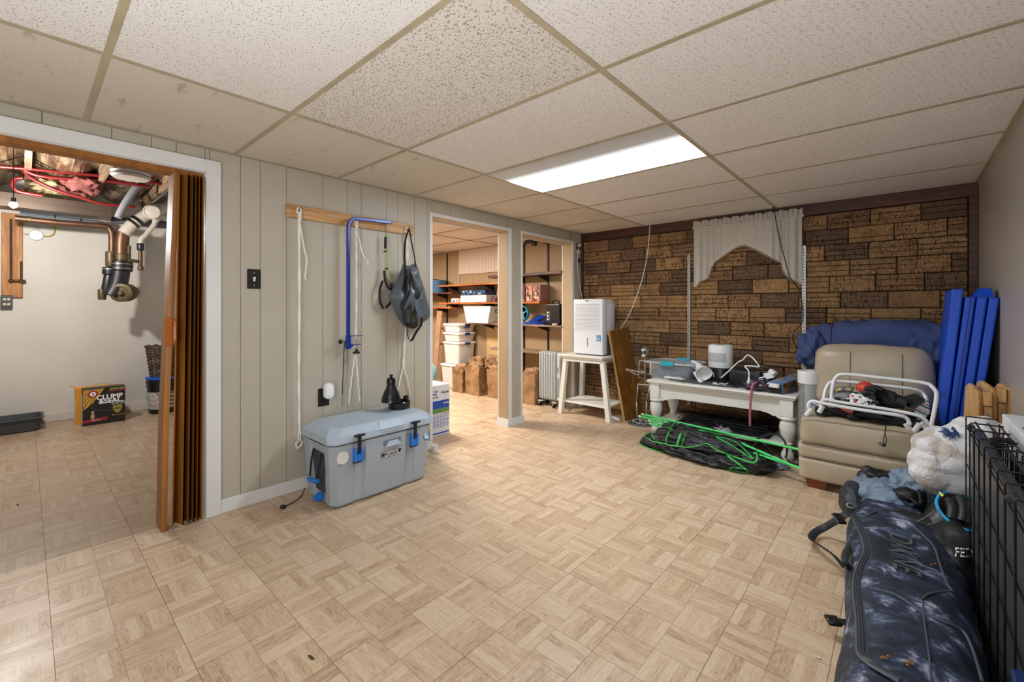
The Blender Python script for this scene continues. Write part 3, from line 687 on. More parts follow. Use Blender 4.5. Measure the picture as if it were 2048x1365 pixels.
# ================================================================== COOLER
CG=mat('cooler grey plastic','#a3acb6',.5,0,.06,250); CG2=mat('cooler lid plastic','#aab8c6',.5,0,.05,250)
cl=thing('cooler','large grey hard-sided cooler with two black latches, against the left wall','cooler',(-2.57,1.49,0))
def octr(x0,x1,y0,y1,c,z): return [Vector(q) for q in [(x0+c,y0,z),(x1-c,y0,z),(x1,y0+c,z),(x1,y1-c,z),(x1-c,y1,z),(x0+c,y1,z),(x0,y1-c,z),(x0,y0+c,z)]]
# body front carries grooves: rings traced with extra points along the front face
def bodyring(z,x0,x1,y0,y1,c,ch):
    pts=[(x0+c,y0),(x0+.11,y0),(x0+.125,y0+ch*1.6),(x1-.10,y0+ch*1.6),(x1-.085,y0),(x1-c,y0),(x1,y0+c)]
    L=y1-y0; 
    g=[(.185,0),(.195,-ch),(.285,-ch),(.30,ch*.35),(.70,ch*.35),(.715,-ch),(.805,-ch),(.815,0)]
    for f_,dx in g: pts.append((x1+dx,y0+L*f_))
    pts+=[(x1,y1-c),(x1-c,y1),(x0+c,y1),(x0,y1-c),(x0,y0+c)]
    return [Vector((a,b_,z)) for a,b_ in pts]
rings=[bodyring(z,x0,x1,y0,y1,c,ch) for z,x0,x1,y0,y1,c,ch in [(0.004,-2.715,-2.405,1.172,1.798,.03,.004),(.022,-2.735,-2.388,1.158,1.815,.035,.010),(.16,-2.75,-2.380,1.150,1.828,.035,.012),(.22,-2.755,-2.375,1.148,1.832,.035,.014),(.30,-2.76,-2.372,1.142,1.838,.035,.010),(.366,-2.765,-2.366,1.136,1.845,.035,.006)]]
obj('body',MB().loft(rings),CG,cl,bevel=.004)
lr=[octr(-2.768,-2.362,1.132,1.85,.035,.372),octr(-2.775,-2.352,1.125,1.858,.038,.380),octr(-2.77,-2.356,1.128,1.855,.05,.418),octr(-2.745,-2.40,1.165,1.82,.05,.448),octr(-2.735,-2.415,1.18,1.805,.045,.4545)]
lid_=obj('lid',MB().loft(lr),CG2,cl,bevel=.003)
obj('seal_gap',MB().loft([octr(-2.76,-2.37,1.14,1.842,.035,.362),octr(-2.76,-2.37,1.14,1.842,.035,.374)]),BLACKM,cl)
# lid front details: raised centre lip, latch seats
lp=MB().quadslab([(-2.352,1.435,.378),(-2.352,1.60,.378),(-2.345,1.585,.405),(-2.345,1.45,.405)],(-.02,0,0)).quadslab([(-2.36,1.43,.405),(-2.36,1.605,.405),(-2.392,1.59,.447),(-2.392,1.445,.447)],(.010,0,.006))
obj('lid_lip',lp,CG2,cl,bevel=.002)
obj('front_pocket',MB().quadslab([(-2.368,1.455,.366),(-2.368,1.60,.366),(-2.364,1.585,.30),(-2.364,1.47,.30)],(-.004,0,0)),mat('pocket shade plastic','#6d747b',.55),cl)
obj('pocket_ledge',MB().quadslab([(-2.358,1.50,.325),(-2.358,1.565,.325),(-2.35,1.585,.295),(-2.35,1.475,.295)],(-.014,0,0)),CG2,cl,bevel=.002)
for yy in (1.293,1.682):
    lt=MB().cbox(-2.345,yy-.0105,.31,-2.335,yy+.0105,.405,.002); lt.quadslab([(-2.35,yy-.03,.417),(-2.35,yy+.03,.417),(-2.318,yy+.024,.423),(-2.318,yy-.024,.423)],(0,0,-.012)); lt.quadslab([(-2.35,yy-.010,.418),(-2.35,yy+.010,.418),(-2.333,yy+.010,.39),(-2.333,yy-.010,.39)],(-.008,0,0))
    a=obj('latch',lt,BLACKP,lid_,bevel=.0015)
    lb=MB().cbox(-2.372,yy-.027,.258,-2.340,yy-.012,.335,.003).cbox(-2.372,yy+.012,.258,-2.340,yy+.027,.335,.003).cbox(-2.372,yy-.014,.26,-2.345,yy+.014,.305,.003)
    obj('latch_base',lb,mat('bright blue plastic','#1f78d6',.35),cl,label='bright blue latch keeper')
    obj('latch_foot',MB().cbox(-2.372,yy-.026,.250,-2.352,yy+.026,.259,.001),BLACKP,cl)
bd=MB().quadslab([(-2.369,1.455,.232),(-2.369,1.585,.235),(-2.369,1.597,.270),(-2.369,1.449,.262)],(.004,0,0)); obj('badge',bd,BLACKP,cl)
obj('badge_rim',MB().tube([(-2.3645,1.457,.235),(-2.3645,1.583,.238),(-2.3645,1.594,.267),(-2.3645,1.452,.259)],.0014,4,closed=True),WPLAST,cl)
text('lettering','LIFETIME',.0255,(-2.3648,1.522,.2495),(0,1,.02),(0,0,1),WPLAST,cl,sx=1.0,bold=.0001)
def disc(c,r,n,th=.0015,seg=28):
    n=Vector(n).normalized(); q=n.to_track_quat('Z','Y').to_matrix().to_4x4(); return MB().lathe([(r,0),(r,th)],M4=Matrix.Translation(c)@q,seg=seg)
obj('round_sticker',disc((-2.3655,1.205,.298),.036,(1,0,.05)),mat('worn white sticker','#d8d4d0',.6,0,0,60,.06,40),cl,label='worn round white sticker')
rs=obj('round_emblem',disc((-2.3735,1.795,.292),.030,(1,0,0)),mat('sticker blue','#3f7fae',.5),cl,label='small round blue and white sticker')
obj('emblem_ring',disc((-2.372,1.795,.292),.019,(1,0,0)),WPLAST,cl)
obj('emblem_mark',MB().quadslab([(-2.3703,1.795,.292),(-2.3703,1.795,.309),(-2.3703,1.807,.305),(-2.3703,1.811,.292)],(.0006,0,0)).quadslab([(-2.3703,1.788,.296),(-2.3703,1.792,.294),(-2.3703,1.79,.287)],(.0006,0,0)),M['sticker blue'],cl)
# left end: recess with rope handle
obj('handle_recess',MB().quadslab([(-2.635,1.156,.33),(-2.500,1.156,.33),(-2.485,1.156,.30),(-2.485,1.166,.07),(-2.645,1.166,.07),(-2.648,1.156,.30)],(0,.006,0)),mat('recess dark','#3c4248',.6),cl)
obj('handle_rope',MB().tube(smoothpath([(-2.615,1.15,.31),(-2.62,1.138,.24),(-2.615,1.128,.155)],5),.0055,8),mat('braided rope','#1c2126',.7,0,.5,300),cl,smooth=True)
obj('handle_rope',MB().tube(smoothpath([(-2.515,1.15,.30),(-2.515,1.138,.24),(-2.52,1.128,.165)],5),.0055,8),mat('braided rope','#1c2126',.7,0,.5,300),cl,smooth=True)
obj('handle_grip',MB().tube([(-2.632,1.126,.135),(-2.60,1.122,.138),(-2.57,1.121,.142),(-2.53,1.122,.148),(-2.503,1.126,.152)],[.011,.014,.013,.014,.011],10),M['bright blue plastic'],cl,smooth=True,label='blue grip on the rope handle')
obj('drain_plug',MB().cyl((-2.54,1.165,.045),(-2.54,1.135,.045),.024,14).cyl((-2.54,1.137,.045),(-2.54,1.118,.045),.016,10),M['bright blue plastic'],cl,bevel=.002)
# black lamp on the cooler ------------------------------------------------------------
zt=.4547; lm=thing('desk_lamp','glossy black bell-shaped desk lamp with tray base standing on cooler lid','lamp',(-2.53,1.68,zt))
GB=mat('glossy black','#16181b',.18)
lc=Vector((-2.60,1.735,zt))
ring=[(0,.002),(.066,.0),(.074,.006),(.076,.045),(.070,.052),(.064,.050),(.062,.016),(0,.014)]
bt_=obj('base_tray',MB().lathe(ring,lc,32),GB,lm,smooth=True)
dv=MB()
for a in (0.3,1.7,3.2,4.6): 
    dv.quadslab([lc+Vector((.015*math.cos(a),.015*math.sin(a),.014)),lc+Vector((.064*math.cos(a),.064*math.sin(a),.014)),lc+Vector((.064*math.cos(a),.064*math.sin(a),.062)),lc+Vector((.03*math.cos(a),.03*math.sin(a),.050))],Vector((-math.sin(a),math.cos(a),0))*.004)
obj('divider',dv,GB,bt_)
obj('pen_cups',MB().lathe([(.015,.014),(.017,.085),(.014,.085),(.013,.02)],lc+Vector((.03,.035,0)),14).lathe([(.012,.014),(.014,.075),(.011,.075),(.010,.02)],lc+Vector((-.005,.05,0)),14),GB,lm,smooth=True)
neck=lc+Vector((.0,-.03,0)); sh=lc+Vector((.03,-.085,.064))
obj('stem',MB().tube(smoothpath([lc+Vector((0,-.02,.014)),lc+Vector((0,-.03,.08)),lc+Vector((.01,-.05,.12)),sh+Vector((0,0,.09))],5),.007,8),GB,lm,smooth=True)
bell=[(.066,0),(.0655,.004),(.060,.035),(.048,.065),(.034,.092),(.028,.112),(.029,.118),(.029,.145),(.024,.157),(.010,.163),(.006,.164),(.006,.168),(.013,.170),(.014,.175),(.008,.181),(0,.182)]
inner=[(.063,.001),(.057,.034),(.045,.063),(.03,.09),(0,.095)]
obj('shade',MB().lathe(bell,sh,32).lathe(inner,sh,32),GB,lm,smooth=True)
# power cord on the floor behind the cooler
tag(obj('power_cord',MB().tube(smoothpath([(-2.76,1.16,.03),(-2.72,1.12,.006),(-2.68,1.07,.005),(-2.66,1.03,.006),(-2.64,1.0,.012)],6),.003,6).cbox(-2.66,.975,.001,-2.63,1.0,.018,.003),BLACKP,smooth=True),'thin black power cord with plug on the floor left of the cooler','cord')
# ================================================================== STORE ROOM
def shelf(x0,x1,z,dep,m,name,label,zt=.02,brk=(),y1=YB-.004):
    s=thing(name,label,'shelf',((x0+x1)/2,y1-dep,z-zt))
    obj('board',MB().cbox(x0,y1-dep,z-zt,x1,y1,z,.002),m,s)
    for bx in brk: obj('bracket',MB().quadslab([(bx,y1,z-zt),(bx,y1-dep*.85,z-zt),(bx,y1-dep*.85,z-zt-.015),(bx,y1,z-zt-.075)],(.006,0,0)),mat('dark bracket','#1d1714',.5),s)
    return s
wx=lambda px:P(px,500,y=YB).x
s1=shelf(-5.24,-3.95,1.487,.25,SHELFW,'wall_shelf','long orange wooden shelf below the white boarded window in the store room',.022,(wx(918),-4.3))
s2=shelf(-5.24,-3.30,1.224,.25,SHELFW,'wall_shelf','long orange wooden shelf carrying the boxed games in store room',.022,(wx(918),-4.3,wx(1049)))
s3=shelf(-4.78,-2.97,.940,.25,SHELFG,'wall_shelf','pale wooden shelf carrying the white fabric bin and black speaker',.02,(-4.3,wx(1049),wx(1097)))
s4=shelf(-4.14,-2.97,.612,.25,SHELFG,'wall_shelf','lowest pale wooden shelf behind the paper bags and heater',.028,(wx(1049),wx(1097)))
s5=shelf(-4.18,-2.975,1.585,.25,SHELFD,'wall_shelf','empty dark brown wooden shelf, top one in right doorway',.034,(wx(1049),wx(1097)))
s6=shelf(-6.1,-4.93,1.378,.25,SHELFD,'wall_shelf','dark wooden shelf carrying the blue tub, left end of store room',.02,(wx(895),))
s7=shelf(-6.1,-4.96,1.157,.25,SHELFW,'wall_shelf','empty orange wooden shelf under the blue tub shelf',.02,(wx(895),))
for px,m,z0,z1 in ((895,'#2a201a',.6,2.0),(918,'#b9b2a6',.5,1.66),(1049,'#241b17',.3,2.0),(1097,'#241b17',.3,2.0)):
    x=wx(px); b=MB().cbox(x-.013,YB-.012,z0,x+.013,YB-.002,z1,.001)
    lab={895:'dark metal shelf standard beside the blue tub',918:'pale metal shelf standard left of the boarded window',1049:'dark metal shelf standard behind the cereal boxes',1097:'dark metal shelf standard behind black speaker'}[px]
    tag(obj('shelf_standard',b,mat('standard '+m,m,.5,.4)),lab,'shelf standard')
x=wx(895); tag(obj('shelf_bracket',MB().quadslab([(x-.004,YB-.01,1.575),(x-.004,YB-.28,1.590),(x-.004,YB-.28,1.575),(x-.004,YB-.01,1.53)],(.008,0,0)),mat('dark bracket','#1d1714',.5)),'bare dark shelf bracket above the blue tub','bracket')
# white boarded window
wb=thing('boarded_window','row of white narrow boards covering the store room window','window cover',((-5.049-4.1)/2,YB-.01,1.66))
x0=-5.049; n=18; wd=(1.15)/n
for k in range(n): obj('board',MB().cbox(x0+k*wd+.0015,YB-.014,1.672,x0+(k+1)*wd-.0015,YB-.003,HC-.004,.001),mat('pinkish white paint','#d6c6b6',.6),wb)
obj('sill',MB().cbox(x0-.01,YB-.022,1.655,x0+1.16,YB-.003,1.671,.002),M['pinkish white paint'],wb)
# things on shelves
def boxthing(name,label,cat,x0,x1,y0,y1,z0,z1,m,front=None,group=None):
    t=thing(name,label,cat,((x0+x1)/2,(y0+y1)/2,z0),0,group)
    obj('carton',MB().cbox(x0,y0,z0,x1,y1,z1,.002),m,t)
    if front: obj('print',MB().box(x0+.01,y0-.0012,z0+.008,x1-.01,y0-.0002,z1-.008),front,t)
    return t
tb=thing('plastic_tub','blue plastic tub on the left dark shelf in store room','tub',(-5.45,4.3,1.378))
obj('tub_wall',MB().lathe([(0,0),(.12,0),(.135,.17),(.137,.185),(.13,.185),(.118,.01)],(-5.38,4.29,1.379),24),mat('slate blue plastic','#39607e',.4),tb,smooth=True)
obj('rim',MB().lathe([(.134,.18),(.146,.18),(.146,.195),(.134,.195)],(-5.38,4.29,1.379),24),M['slate blue plastic'],tb)
def printmat(name,cols,sc=30):
    t=NT(name); v=t.add('ShaderNodeTexVoronoi'); t.link(t.pos(),v.inputs[0]); v.inputs['Scale'].default_value=sc
    r=t.add('ShaderNodeSeparateColor'); t.link(v.outputs['Color'],r.inputs[0]); t.set(Base_Color=t.ramp(r.outputs[0],[(i/len(cols),lin(c)) for i,c in enumerate(cols)],'CONSTANT'),Roughness=.4); return t.m
boxthing('game_box','dark blue boxed game lying on the white carton','game',-4.735,-4.25,4.20,4.40,1.327,1.40,mat('navy card','#1d2b4d',.4),printmat('galaxy print',['#22385e','#2f6f8a','#16213f','#1c2b58','#8fa7b8','#243c66']))
boxthing('carton','flat white carton under the dark blue game','box',-4.745,-4.22,4.19,4.41,1.226,1.325,mat('white card','#dcd8d0',.6),None)
boxthing('lidded_box','small white box with an orange picture on upper orange shelf end','box',-4.96,-4.80,4.20,4.34,1.226,1.285,M['white card'],printmat('orange picture',['#e8e4dc','#e8e4dc','#b5522e','#e4e0d8','#2d4a86'],45))
boxthing('lidded_box','small dark box with orange print beside the white carton','box',-4.12,-3.98,4.19,4.33,1.226,1.30,mat('dark card','#241e22',.5),printmat('dark orange print',['#241e22','#3b3136','#c2562c','#1c181c','#6d7482'],40))
boxthing('cardboard_sheet','bare tan cardboard sheet leaning behind the small dark box','cardboard',-4.22,-3.97,4.40,4.42,1.226,1.42,mat('cardboard','#b08b5e',.8))
# white fabric bin
fb=thing('storage_bin','white fabric storage bin with a cut-out handle on the pale shelf','bin',(-4.3,4.25,.94))
pr=lambda a,z:[Vector((-4.31-.24*a,4.10-.0*a,z)),Vector((-4.27+.20*a,4.10,z)),Vector((-4.27+.20*a,4.38,z)),Vector((-4.31-.24*a,4.38,z))]
b=MB().loft([pr(.85,.942),pr(1.12,1.165)],cap=False).add(pr(.85,.942),[(0,1,2,3)]); b.loft([[v+(Vector((-4.29,4.24,v.z))-v)*.03 for v in pr(1.12,1.165)],[v+(Vector((-4.29,4.24,v.z))-v)*.03 for v in pr(.87,.95)]],cap=False)
obj('bin_body',b,mat('white fabric','#ded9cf',.8,0,.1,200),fb)
obj('rim',MB().tube(pr(1.12,1.165),.005,6,closed=True),M['white fabric'],fb)
obj('handle_hole',MB().tube([Vector((-4.045,4.22+.035*math.cos(a),1.105+.018*math.sin(a))) for a in [2*PI*i/14 for i in range(14)]],.005,6,closed=True),mat('black rim','#2a2522',.5),fb)
# books / cereal boxes
for i,(xa,xb,c,lb,h) in enumerate(((-3.63,-3.56,'#5b3a34','dark brown box at left of the upright cereal boxes',.20),(-3.54,-3.44,'#c08a70','middle upright pinkish box on the orange shelf',.20),(-3.43,-3.31,'#9b6a5b','right upright printed reddish box on the orange shelf',.21))):
    boxthing('cereal_box',lb,'box',xa,xb,4.22,4.40,1.226,1.226+h,mat('card %s'%c,c,.5),printmat('red print %d'%i,[c,c,'#7c2f2a',c,'#d8b49a','#4a2a2a'],32))
# teal fan
fn=thing('desk_fan','teal round fan on the pale shelf, left of the blue folders','fan',(-3.60,4.28,.94))
TEAL=mat('teal plastic','#3d8fa3',.4)
fm=Matrix.Translation((-3.60,4.24,1.08))@Matrix.Rotation(PI/2,4,'X')
obj('housing',MB().lathe([(.085,-.03),(.095,-.02),(.095,.02),(.085,.03),(.08,.02),(.08,-.02),(.085,-.03)],M4=fm,seg=24),TEAL,fn,smooth=True)
obj('blades',MB().lathe([(0,-.005),(.02,0),(0,.01)],M4=fm,seg=10).quadslab([(-3.60,4.24,1.08),(-3.53,4.24,1.10),(-3.54,4.235,1.13)],(0,.003,0)).quadslab([(-3.60,4.24,1.08),(-3.66,4.24,1.13),(-3.68,4.235,1.10)],(0,.003,0)).quadslab([(-3.60,4.24,1.08),(-3.61,4.24,1.005),(-3.57,4.235,1.0)],(0,.003,0)),TEAL,fn)
obj('foot',MB().lathe([(.06,0),(.06,.01),(.02,.02),(.015,.05)],(-3.60,4.25,.941),20),TEAL,fn,smooth=True)
tag(obj('blue_folder',MB().quadslab([(-3.56,4.20,.942),(-3.24,4.20,.942),(-3.20,4.40,.942),(-3.50,4.40,.942)],(0,0,.012)).quadslab([(-3.54,4.21,.956),(-3.34,4.20,.962),(-3.24,4.38,.985),(-3.46,4.40,1.01)],(0,0,.01)).quadslab([(-3.50,4.24,.98),(-3.36,4.23,.99),(-3.30,4.38,1.04),(-3.44,4.38,1.05)],(0,0,.008)),mat('royal blue vinyl','#1443a8',.4)),'heap of royal blue vinyl folders on pale shelf','folder')
tag(obj('white_dish',MB().lathe([(0,0),(.028,.0),(.034,.02),(.03,.02),(0,.006)],(-3.07,4.195,.942),20),WPLAST,smooth=True),'small white dish in front of the black speaker','dish')
sp=thing('portable_speaker','black portable speaker with a carrying handle on the pale shelf','speaker',(-3.13,4.31,.94))
obj('cabinet',MB().cbox(-3.235,4.235,.942,-3.03,4.40,1.195,.012),BLACKP,sp); obj('carry_handle',MB().tube(smoothpath([(-3.18,4.3,1.19),(-3.17,4.3,1.23),(-3.13,4.3,1.24),(-3.09,4.3,1.23),(-3.08,4.3,1.19)],5),.01,8),BLACKP,sp,smooth=True)
obj('control_panel',MB().cbox(-3.222,4.229,.99,-3.165,4.236,1.11,.002),mat('grey metal face','#5d6063',.4,.5),sp)
for z in (1.01,1.05,1.09): obj('dial',MB().cyl((-3.195,4.231,z),(-3.195,4.223,z),.010,10),WPLAST,sp)
# green gadget hanging from ceiling at the right doorway
hg=thing('door_opener_arm','dark green mechanical arm bolted under the store room ceiling','arm',(-3.3,4.30,1.93))
obj('rail',MB().cbox(-3.55,4.22,1.965,-3.05,4.25,1.985,.003).tube([(-3.53,4.2,1.97),(-3.42,4.2,1.985)],.025,8),mat('dark green paint','#1c2622',.5),hg)
obj('motor',MB().cbox(-3.44,4.2,1.92,-3.38,4.25,1.97,.005).cbox(-3.25,4.2,1.93,-3.2,4.25,1.985,.004),M['dark green paint'],hg)
# tan boards and low shelves at the far left
tag(obj('leaning_plank',MB().quadslab([(-5.33,4.12,0),(-5.22,4.12,0),(-5.18,4.20,1.10),(-5.29,4.20,1.10)],(0,.02,0)),mat('raw plank','#a98465',.6,0,.1,20,.15,10)),'tall raw wooden plank leaning left of the plastic bins','plank')
for z in (.84,.60): 
    tag(obj('corner_shelf',MB().cbox(-5.35,4.24,z-.02,-5.03,YB-.004,z,.002),SHELFW),'short orange corner shelf behind the plastic bins, '+('upper one' if z>.7 else 'lower one'),'shelf')
tag(obj('cardboard_sheet',MB().quadslab([(-4.42,4.40,.0),(-3.90,4.40,.0),(-3.90,4.42,.88),(-4.44,4.42,.88)],(0,.006,0)),mat('pale cardboard','#c9a878',.8,0,0,60,.05,4)),'large pale cardboard sheet leaning on the store room wall','cardboard')
# translucent bins: three with lids and a bottom one
BINP=mat('cloudy plastic','#d9d6d3',.3,0,0,60,.03,6); LIDP=mat('white lid plastic','#e8e6e2',.35); LATB=mat('navy latch plastic','#1b3f77',.4)
def bin_(z0,z1,lab,x0=-4.99,x1=-4.63,y0=4.05,y1=4.40,seed=0,latch=True):
    t=thing('storage_tote',lab,'storage bin',((x0+x1)/2,(y0+y1)/2,z0),0)
    h=z1-z0; ins=.03
    rr_=lambda k,z:[Vector((((x0+x1)/2)+a,((y0+y1)/2)+c,z)) for a,c in roundrect(x1-x0-2*k,y1-y0-2*k,.03,3)]
    obj('bin_wall',MB().loft([rr_(ins+.012,z0+.001),rr_(ins,z0+.01),rr_(.012,z1-.03)]),BINP,t,smooth=True)
    ld=obj('lid',MB().loft([rr_(.004,z1-.032),rr_(0,z1-.028),rr_(0,z1-.012),rr_(.008,z1-.006),rr_(.02,z1-.003)]),LIDP,t,smooth=True)
    if latch: obj('latch',MB().cbox(x1-.006,(y0+y1)/2-.05,z1-.045,x1+.008,(y0+y1)/2+.05,z1-.006,.003),LATB,ld,label='navy blue latch')
    if seed: obj('label_mark',MB().box(x1-.006,y0+.10,z0+h*.45,x1-.0035,y0+.22,z0+h*.58).box(x1-.006,y0+.12,z0+h*.28,x1-.0035,y0+.19,z0+h*.33),mat('smudged ink','#555a60',.6),t)
    return t
bin_(.0,.345,'bottom white plastic bin of the stack beside the paper bags',-5.02,-4.68,4.03,4.38,latch=False)
bin_(.345,.665,'tall cloudy bin with navy latch, second from the floor',seed=0)
bin_(.665,.80,'shallow cloudy bin with navy latch, second from the top',seed=0)
bin_(.80,.925,'shallow cloudy bin with navy latch and ink marks, topmost of stack',seed=1)
# exercise ball on its ring
bl=thing('exercise_ball','pale teal ribbed exercise ball left of the plastic bins','ball',(-4.62,3.30,0))
BC=P(845,750,y=3.4); BR=.19
mb=MB()
for k in range(1): mb.lathe([(max(1e-6,BR*math.cos(a))+(.0018 if i%2 else 0),BR*math.sin(a)) for i,a in enumerate([-PI/2+PI*i/36 for i in range(37)])],(BC.x,BC.y,BC.z),32)
t=mat('pale teal rubber','#83b4bb',.35); obj('shell',mb,t,bl,smooth='all')
obj('base_ring',MB().lathe([(.17,0.0),(.19,.01),(.19,BC.z-.13),(.15,BC.z-.11),(.12,BC.z-.13),(.12,0)],(BC.x,BC.y,0),28),mat('beige plastic','#a79a80',.5),bl,smooth=True,label='beige round base')
obj('dark_wheel',MB().cyl((BC.x+.12,BC.y-.10,.16),(BC.x+.17,BC.y-.07,.16),.045,16),mat('dark wheel grey','#3c3c3e',.5),bl)
# paper bags
KRAFT=NT('kraft paper'); q=KRAFT.pos(); KRAFT.set(Base_Color=KRAFT.ramp(KRAFT.noise(q,9,4,.6),[(.35,lin('#7f603f')),(.65,lin('#a9835c'))]),Roughness=.75); KRAFT.bump(KRAFT.noise(q,22,4,.7,.8),.6,.01); KRAFT=KRAFT.m
def paperbag(x,y,w,d,h,rz,seed,lab,lean=0):
    t=thing('paper_bag',lab,'paper bag',(x,y,0),rz,local=True); r=random.Random(seed); nz=6; per=[]
    n=5
    for i in range(n): per.append((-w/2+w*i/n,-d/2))
    for i in range(4): per.append((w/2,-d/2+d*i/4))
    for i in range(n): per.append((w/2-w*i/n,d/2))
    for i in range(4): per.append((-w/2,d/2-d*i/4))
    rings=[]
    for k in range(nz+1):
        z=h*k/nz; f=1-.05*math.sin(PI*k/nz)+(.03 if k==nz else 0); j=.004+.008*(k/nz)
        rings.append([Vector((a*f+r.uniform(-j,j)+lean*z,c*f+r.uniform(-j,j),z+(r.uniform(-.018,.018) if k==nz else 0)+.002)) for a,c in per])
    b=MB().loft(rings,cap=False).add(rings[0],[tuple(range(len(per)))])
    inn=[[v+(Vector((lean*v.z,0,v.z))-v)*.04 for v in rg] for rg in (rings[-1],rings[-3])]; b.loft([rings[-1],inn[0],inn[1]],cap=False)
    obj('bag_wall',b,KRAFT,t,smooth=25)
    c=MB()
    for k in range(5):
        cx_,cy_=r.uniform(-w*.3,w*.3),r.uniform(-d*.25,d*.25)
        c.blob((cx_+lean*h,cy_,h-.02+r.uniform(0,.02)),(.07,.055,.06),seed*10+k,.5,4,2,e=.8,ridge=.6)
    obj('crumpled_paper',c,KRAFT,t,smooth=10); return t
paperbag(-4.515,4.00,.19,.16,.33,.12,1,'slim brown paper bag directly right of the plastic bins')
paperbag(-4.225,4.03,.29,.19,.36,-.05,2,'wide brown paper bag in the middle of the doorway group')
paperbag(-3.84,4.06,.27,.18,.35,-.1,3,'brown paper bag partly hidden behind the doorway post',lean=-.08)
paperbag(-4.42,4.235,.26,.12,.42,.05,4,'brown paper bag in the back row, left one')
paperbag(-4.10,4.235,.26,.12,.44,0,5,'brown paper bag in the back row, right one')
paperbag(-3.345,4.10,.25,.20,.36,0,6,'brown paper bag beside the oil heater, seen in the right doorway')
# oil heater
hp=mat('heater grey paint','#b3bab9',.35); oh=thing('oil_heater','pale grey finned oil heater on casters in the right doorway','heater',(-3.07,4.10,0))
for k in range(7):
    x=-3.172+k*.0345
    rp=[(a,c) for a,c in roundrect(.15,.56,.035,4)]
    obj('fin',MB().loft([[Vector((x-.013,4.11+a*.86,.36+c*.985)) for a,c in rp],[Vector((x-.006,4.11+a,.36+c)) for a,c in rp],[Vector((x+.006,4.11+a,.36+c)) for a,c in rp],[Vector((x+.013,4.11+a*.86,.36+c*.985)) for a,c in rp]]),hp,oh,smooth=True)
obj('side_cover',MB().cbox(-2.935,4.045,.085,-2.885,4.175,.635,.015),mat('heater cover','#c9cdcb',.4),oh)
obj('control_strip',MB().box(-2.93,4.0435,.13,-2.90,4.0448,.35).box(-2.93,4.0435,.40,-2.905,4.0448,.47),mat('label grey','#8d9192',.5),oh)
obj('top_rail',MB().tube([(-3.19,4.11,.62),(-2.9,4.11,.62)],.012,8),hp,oh,smooth=True)
for x in (-3.17,-2.97):
    obj('wheel_bar',MB().cbox(x-.03,4.03,.052,x+.03,4.19,.066,.004),hp,oh)
    for y in (4.04,4.18): obj('caster',MB().cyl((x-.012,y,.026),(x+.012,y,.026),.0255,14).cyl((x,y,.04),(x,y,.056),.006,8),BLACKP,oh)
tag(obj('heater_cord',MB().tube(smoothpath([(-2.88,4.03,.56),(-2.84,3.98,.42),(-2.80,3.97,.30),(-2.80,4.02,.2),(-2.76,4.0,.10),(-2.77,4.03,.012),(-2.82,4.2,.01)],6),.0035,6),mat('grey cord','#8e8f8c',.5),smooth=True),'thin grey power cord hanging down from the oil heater','cord')
# printer carton by the door: tall white carton with blue bands
pc=thing('printer_carton','white and blue printer carton standing upside down behind the cooler','box',(-3.10,2.45,0))
py1,px1=2.607,-3.10
obj('carton',MB().cbox(-3.42,2.24,.0,px1,py1,.455,.003),mat('glossy white card','#dfe2e8',.35),pc)
X=px1+.0012
def rect(nm,y0,y1,z0,z1,m,dx=0): return obj(nm,MB().box(X-.0008,y0,z0,X+.0004+dx,y1,z1),m,pc)
BB=mat('band blue','#1d4fb0',.4); rect('blue_band',2.25,py1-.008,.245,.315,BB); rect('green_band',2.25,py1-.008,.205,.243,mat('band green','#5c8f4a',.5))
rect('blue_edge',2.25,py1-.008,.018,.030,BB)
t=NT('product table print'); s=t.add('ShaderNodeSeparateXYZ'); t.link(t.pos(),s.inputs[0])
gy=t.math('FRACT',t.math('MULTIPLY',s.outputs[1],28.0)); gz=t.math('FRACT',t.math('MULTIPLY',s.outputs[2],30.0))
ln=t.math('MAXIMUM',t.math('LESS_THAN',gy,.12),t.math('LESS_THAN',gz,.1)); bl_=t.math('LESS_THAN',t.noise(t.map(t.pos(),scale=(1,90,160)),1,1),.45)
c_=t.mix(t.math('MULTIPLY',bl_,.5),lin('#cfd6e6'),lin('#6c7390')); c_=t.mix(ln,c_,lin('#5a6fb0')); t.set(Base_Color=c_,Roughness=.4)
rect('product_table',2.25,2.545,.07,.20,t.m); rect('product_table',2.550,py1-.012,.07,.17,t.m); rect('pink_band',2.548,py1-.008,.178,.20,mat('band pink','#c9a9c4',.5))
INK=mat('dark ink','#272b36',.5)
text('lettering','AirPrint',.034,(X+.0002,2.55,.385),(0,-1,0),(0,0,-1),INK,pc,sx=.8,bold=.0004)
text('lettering','Wi-Fi Direct\nWireless\nMFC-L2700',.026,(X+.0002,2.42,.375),(0,-1,0),(0,0,-1),INK,pc,sx=.8)
text('lettering','brother',.026,(X+.0008,2.57,.288),(0,1,0),(0,0,1),WPLAST,pc,sx=.9,bold=.0004)
tag(obj('plastic_cup',MB().lathe([(0,0),(.022,0),(.028,.06),(.025,.06),(.02,.004)],(P(869,905,z=0).x,P(869,905,z=0).y,.0),16),WPLAST,smooth=True),'small white plastic cup on the floor right of the cooler','cup')
